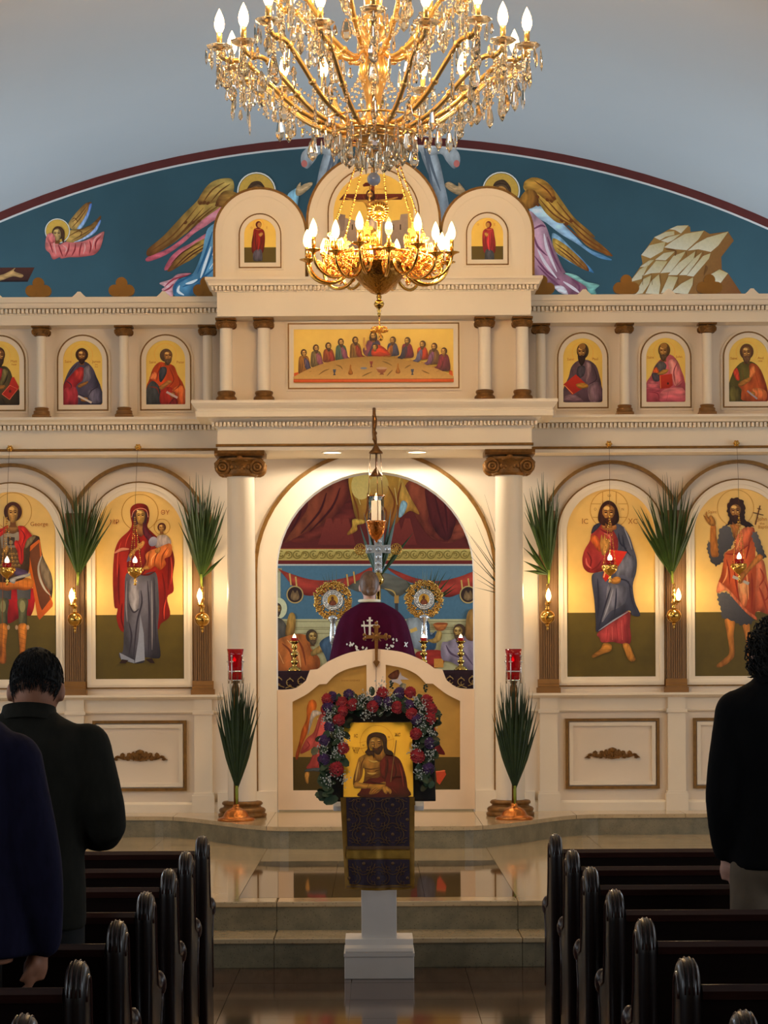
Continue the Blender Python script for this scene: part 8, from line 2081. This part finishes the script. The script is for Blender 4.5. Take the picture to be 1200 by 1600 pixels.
# ---- priest at the altar
xP, yP = -0.012, 19.72
t = thing('person', 'priest in a dark purple vestment seen from behind at the altar', 'person', (xP, yP, ZP))
zp = lambda y: EYE-(y-VY)*yP/F
b = B(); hc = (px(577, 914, yP).x, yP+0.03, zp(915)); head3(b, hc, 0.12)
b.tube([(hc[0], hc[1], hc[2]-0.05), (hc[0], yP, hc[2]-0.13), (xP, yP, zp(950))], [0.052, 0.055, 0.07], 14); torso(b, xP, yP, zp(958), 1.35, 0.19, 0.15, 0.10)
for q in (-1, 1): limb(b, [(xP+q*0.17, yP, zp(965)), (xP+q*0.22, yP+0.05, 1.85), (xP+q*0.12, yP+0.28, 1.78)], [0.05, 0.042, 0.032]); hand3(b, (xP+q*0.11, yP+0.30, 1.78), (-q*0.3, 1, 0), (q, 0.3, 0), (0, 0, -1), 0.95)
for q in (-1, 1): limb(b, [(xP+q*0.09, yP, 1.40), (xP+q*0.10, yP, 1.05), (xP+q*0.10, yP, ZP+0.06)], [0.085, 0.065, 0.05])
remesh(b.build('body', M_SKINP, t), 0.009, 3)
M_BRH = mat('brown_pulled_back_hair', (104, 72, 48), 0.5, var=0.3, vscale=50, bump=0.4, bscale=90, stretch=(1, 1, 0.2))
b = B(); b.ball((hc[0], hc[1]-0.010, hc[2]+0.018), 1.0, 20, 14, (0.088, 0.100, 0.112)); b.ball((hc[0], hc[1]-0.05, hc[2]-0.03), 1.0, 16, 10, (0.075, 0.055, 0.065)); b.ball((hc[0]+0.018, hc[1]-0.105, hc[2]-0.055), 1.0, 14, 10, (0.036, 0.03, 0.034)); b.torus((hc[0]+0.018, hc[1]-0.11, hc[2]-0.055), 0.024, 0.014, 'y', 16, 8)
remesh(b.build('hair', M_BRH, t), 0.008, 2)
M_VEST = mat('plum_velvet', (66, 8, 36), 0.85, spec=0.1, var=0.15, vscale=12)
secs = [(ZP+0.02, 0.40, 0.27), (1.2, 0.40, 0.27), (zp(1045), 0.385, 0.25), (zp(1017), 0.355, 0.225), (zp(995), 0.328, 0.205), (zp(977), 0.305, 0.19), (zp(966), 0.280, 0.175), (zp(957), 0.240, 0.155), (zp(950), 0.185, 0.13), (zp(945), 0.13, 0.10), (zp(941), 0.095, 0.082)]
b = B(); n = 72; vs = []; fs = []
for i, (z, a_, d_) in enumerate(secs):
    rip = 0.022*max(0, 1-i/7.5)
    for k in range(n):
        t_ = 2*PI*k/n; rr = 1+rip*2.2*math.sin(9*t_+0.6)*(0.5+0.5*math.sin(t_*2+1))+rip*math.sin(17*t_)
        vs.append((xP+a_*rr*math.cos(t_), yP+d_*rr*math.sin(t_), z))
for i in range(len(secs)-1):
    for k in range(n): fs.append((i*n+k, i*n+(k+1) % n, (i+1)*n+(k+1) % n, (i+1)*n+k))
b.add(vs, fs, True); vest = b.build('vestment', M_VEST, t); vest.modifiers.new('shell', 'SOLIDIFY').thickness = 0.006; sd = vest.modifiers.new('sub', 'SUBSURF'); sd.levels = 1; sd.render_levels = 1
B().torus((hc[0], yP-0.005, zp(939)), 0.085, 0.014, 'z', 24, 8).build('cream_collar', mat('cream_satin', (226, 214, 186), 0.5), t)
M_EMBW = mat('silver_white_embroidery', (216, 210, 204), 0.5)
def emb(pts, nm='embroidery'):
    b = B(); q = []
    for x_, y_ in pts:
        z = zp(y_); 
        d_ = 0.25
        for (za, aa, da), (zc_, ac, dc) in zip(secs[:-1], secs[1:]):
            if za <= z <= zc_: d_ = da+(dc-da)*(z-za)/(zc_-za); a2 = aa+(ac-aa)*(z-za)/(zc_-za)
        X = px(x_, y_, yP-d_).x; u = min(0.95, abs(X-xP)/a2)
        q.append((X, z, yP-d_*math.sqrt(1-u*u)*1.02-0.016))
    ym = min(p[2] for p in q); n = len(q)
    tri = tessellate_polygon([[Vector((p[0], p[1], 0)) for p in q]])
    vs = [(p[0], p[2], p[1]) for p in q]+[(p[0], p[2]+0.008, p[1]) for p in q]
    fs = [t_ for t_ in tri]+[tuple(k+n for k in reversed(t_)) for t_ in tri]+[(i, (i+1) % n, n+(i+1) % n, n+i) for i in range(n)]
    b.add(vs, fs); fix_normals(b.build(nm, M_EMBW, vest))
R_ = lambda x0, y0, x1, y1: [(x0, y0), (x1, y0), (x1, y1), (x0, y1)]
emb(R_(576.2, 965, 579.4, 998), 'embroidered_cross'); emb(R_(564.5, 976.5, 591, 979.6), 'embroidered_cross'); emb(R_(573, 969, 582.5, 971.5), 'embroidered_cross')
emb([(567.5, 971), (569.3, 971), (572, 1001), (570.5, 1001)], 'embroidered_lance'); emb([(588.6, 971), (590.2, 971), (588.6, 1001), (587, 1001)], 'embroidered_lance')
rn = random.Random(9)
for cx_, cy_ in ((545, 1006), (553, 1009), (560, 1013), (606, 1011), (613, 1007), (617, 1001), (570, 1012)):
    for k in range(4):
        a_ = rn.uniform(0, 6.28); x_, y_ = cx_+3*math.cos(a_), cy_+3.2*math.sin(a_); r = rn.uniform(1.2, 2.2)
        emb([(x_-r, y_), (x_, y_-r*1.2), (x_+r, y_), (x_, y_+r*1.2)], 'embroidered_leaf')
emb([(632, 1004), (633.5, 1003.5), (637, 1011), (635.5, 1011.5)], 'embroidered_star'); emb([(637, 1003.5), (638, 1004.5), (632.5, 1011), (631.5, 1010)], 'embroidered_star')
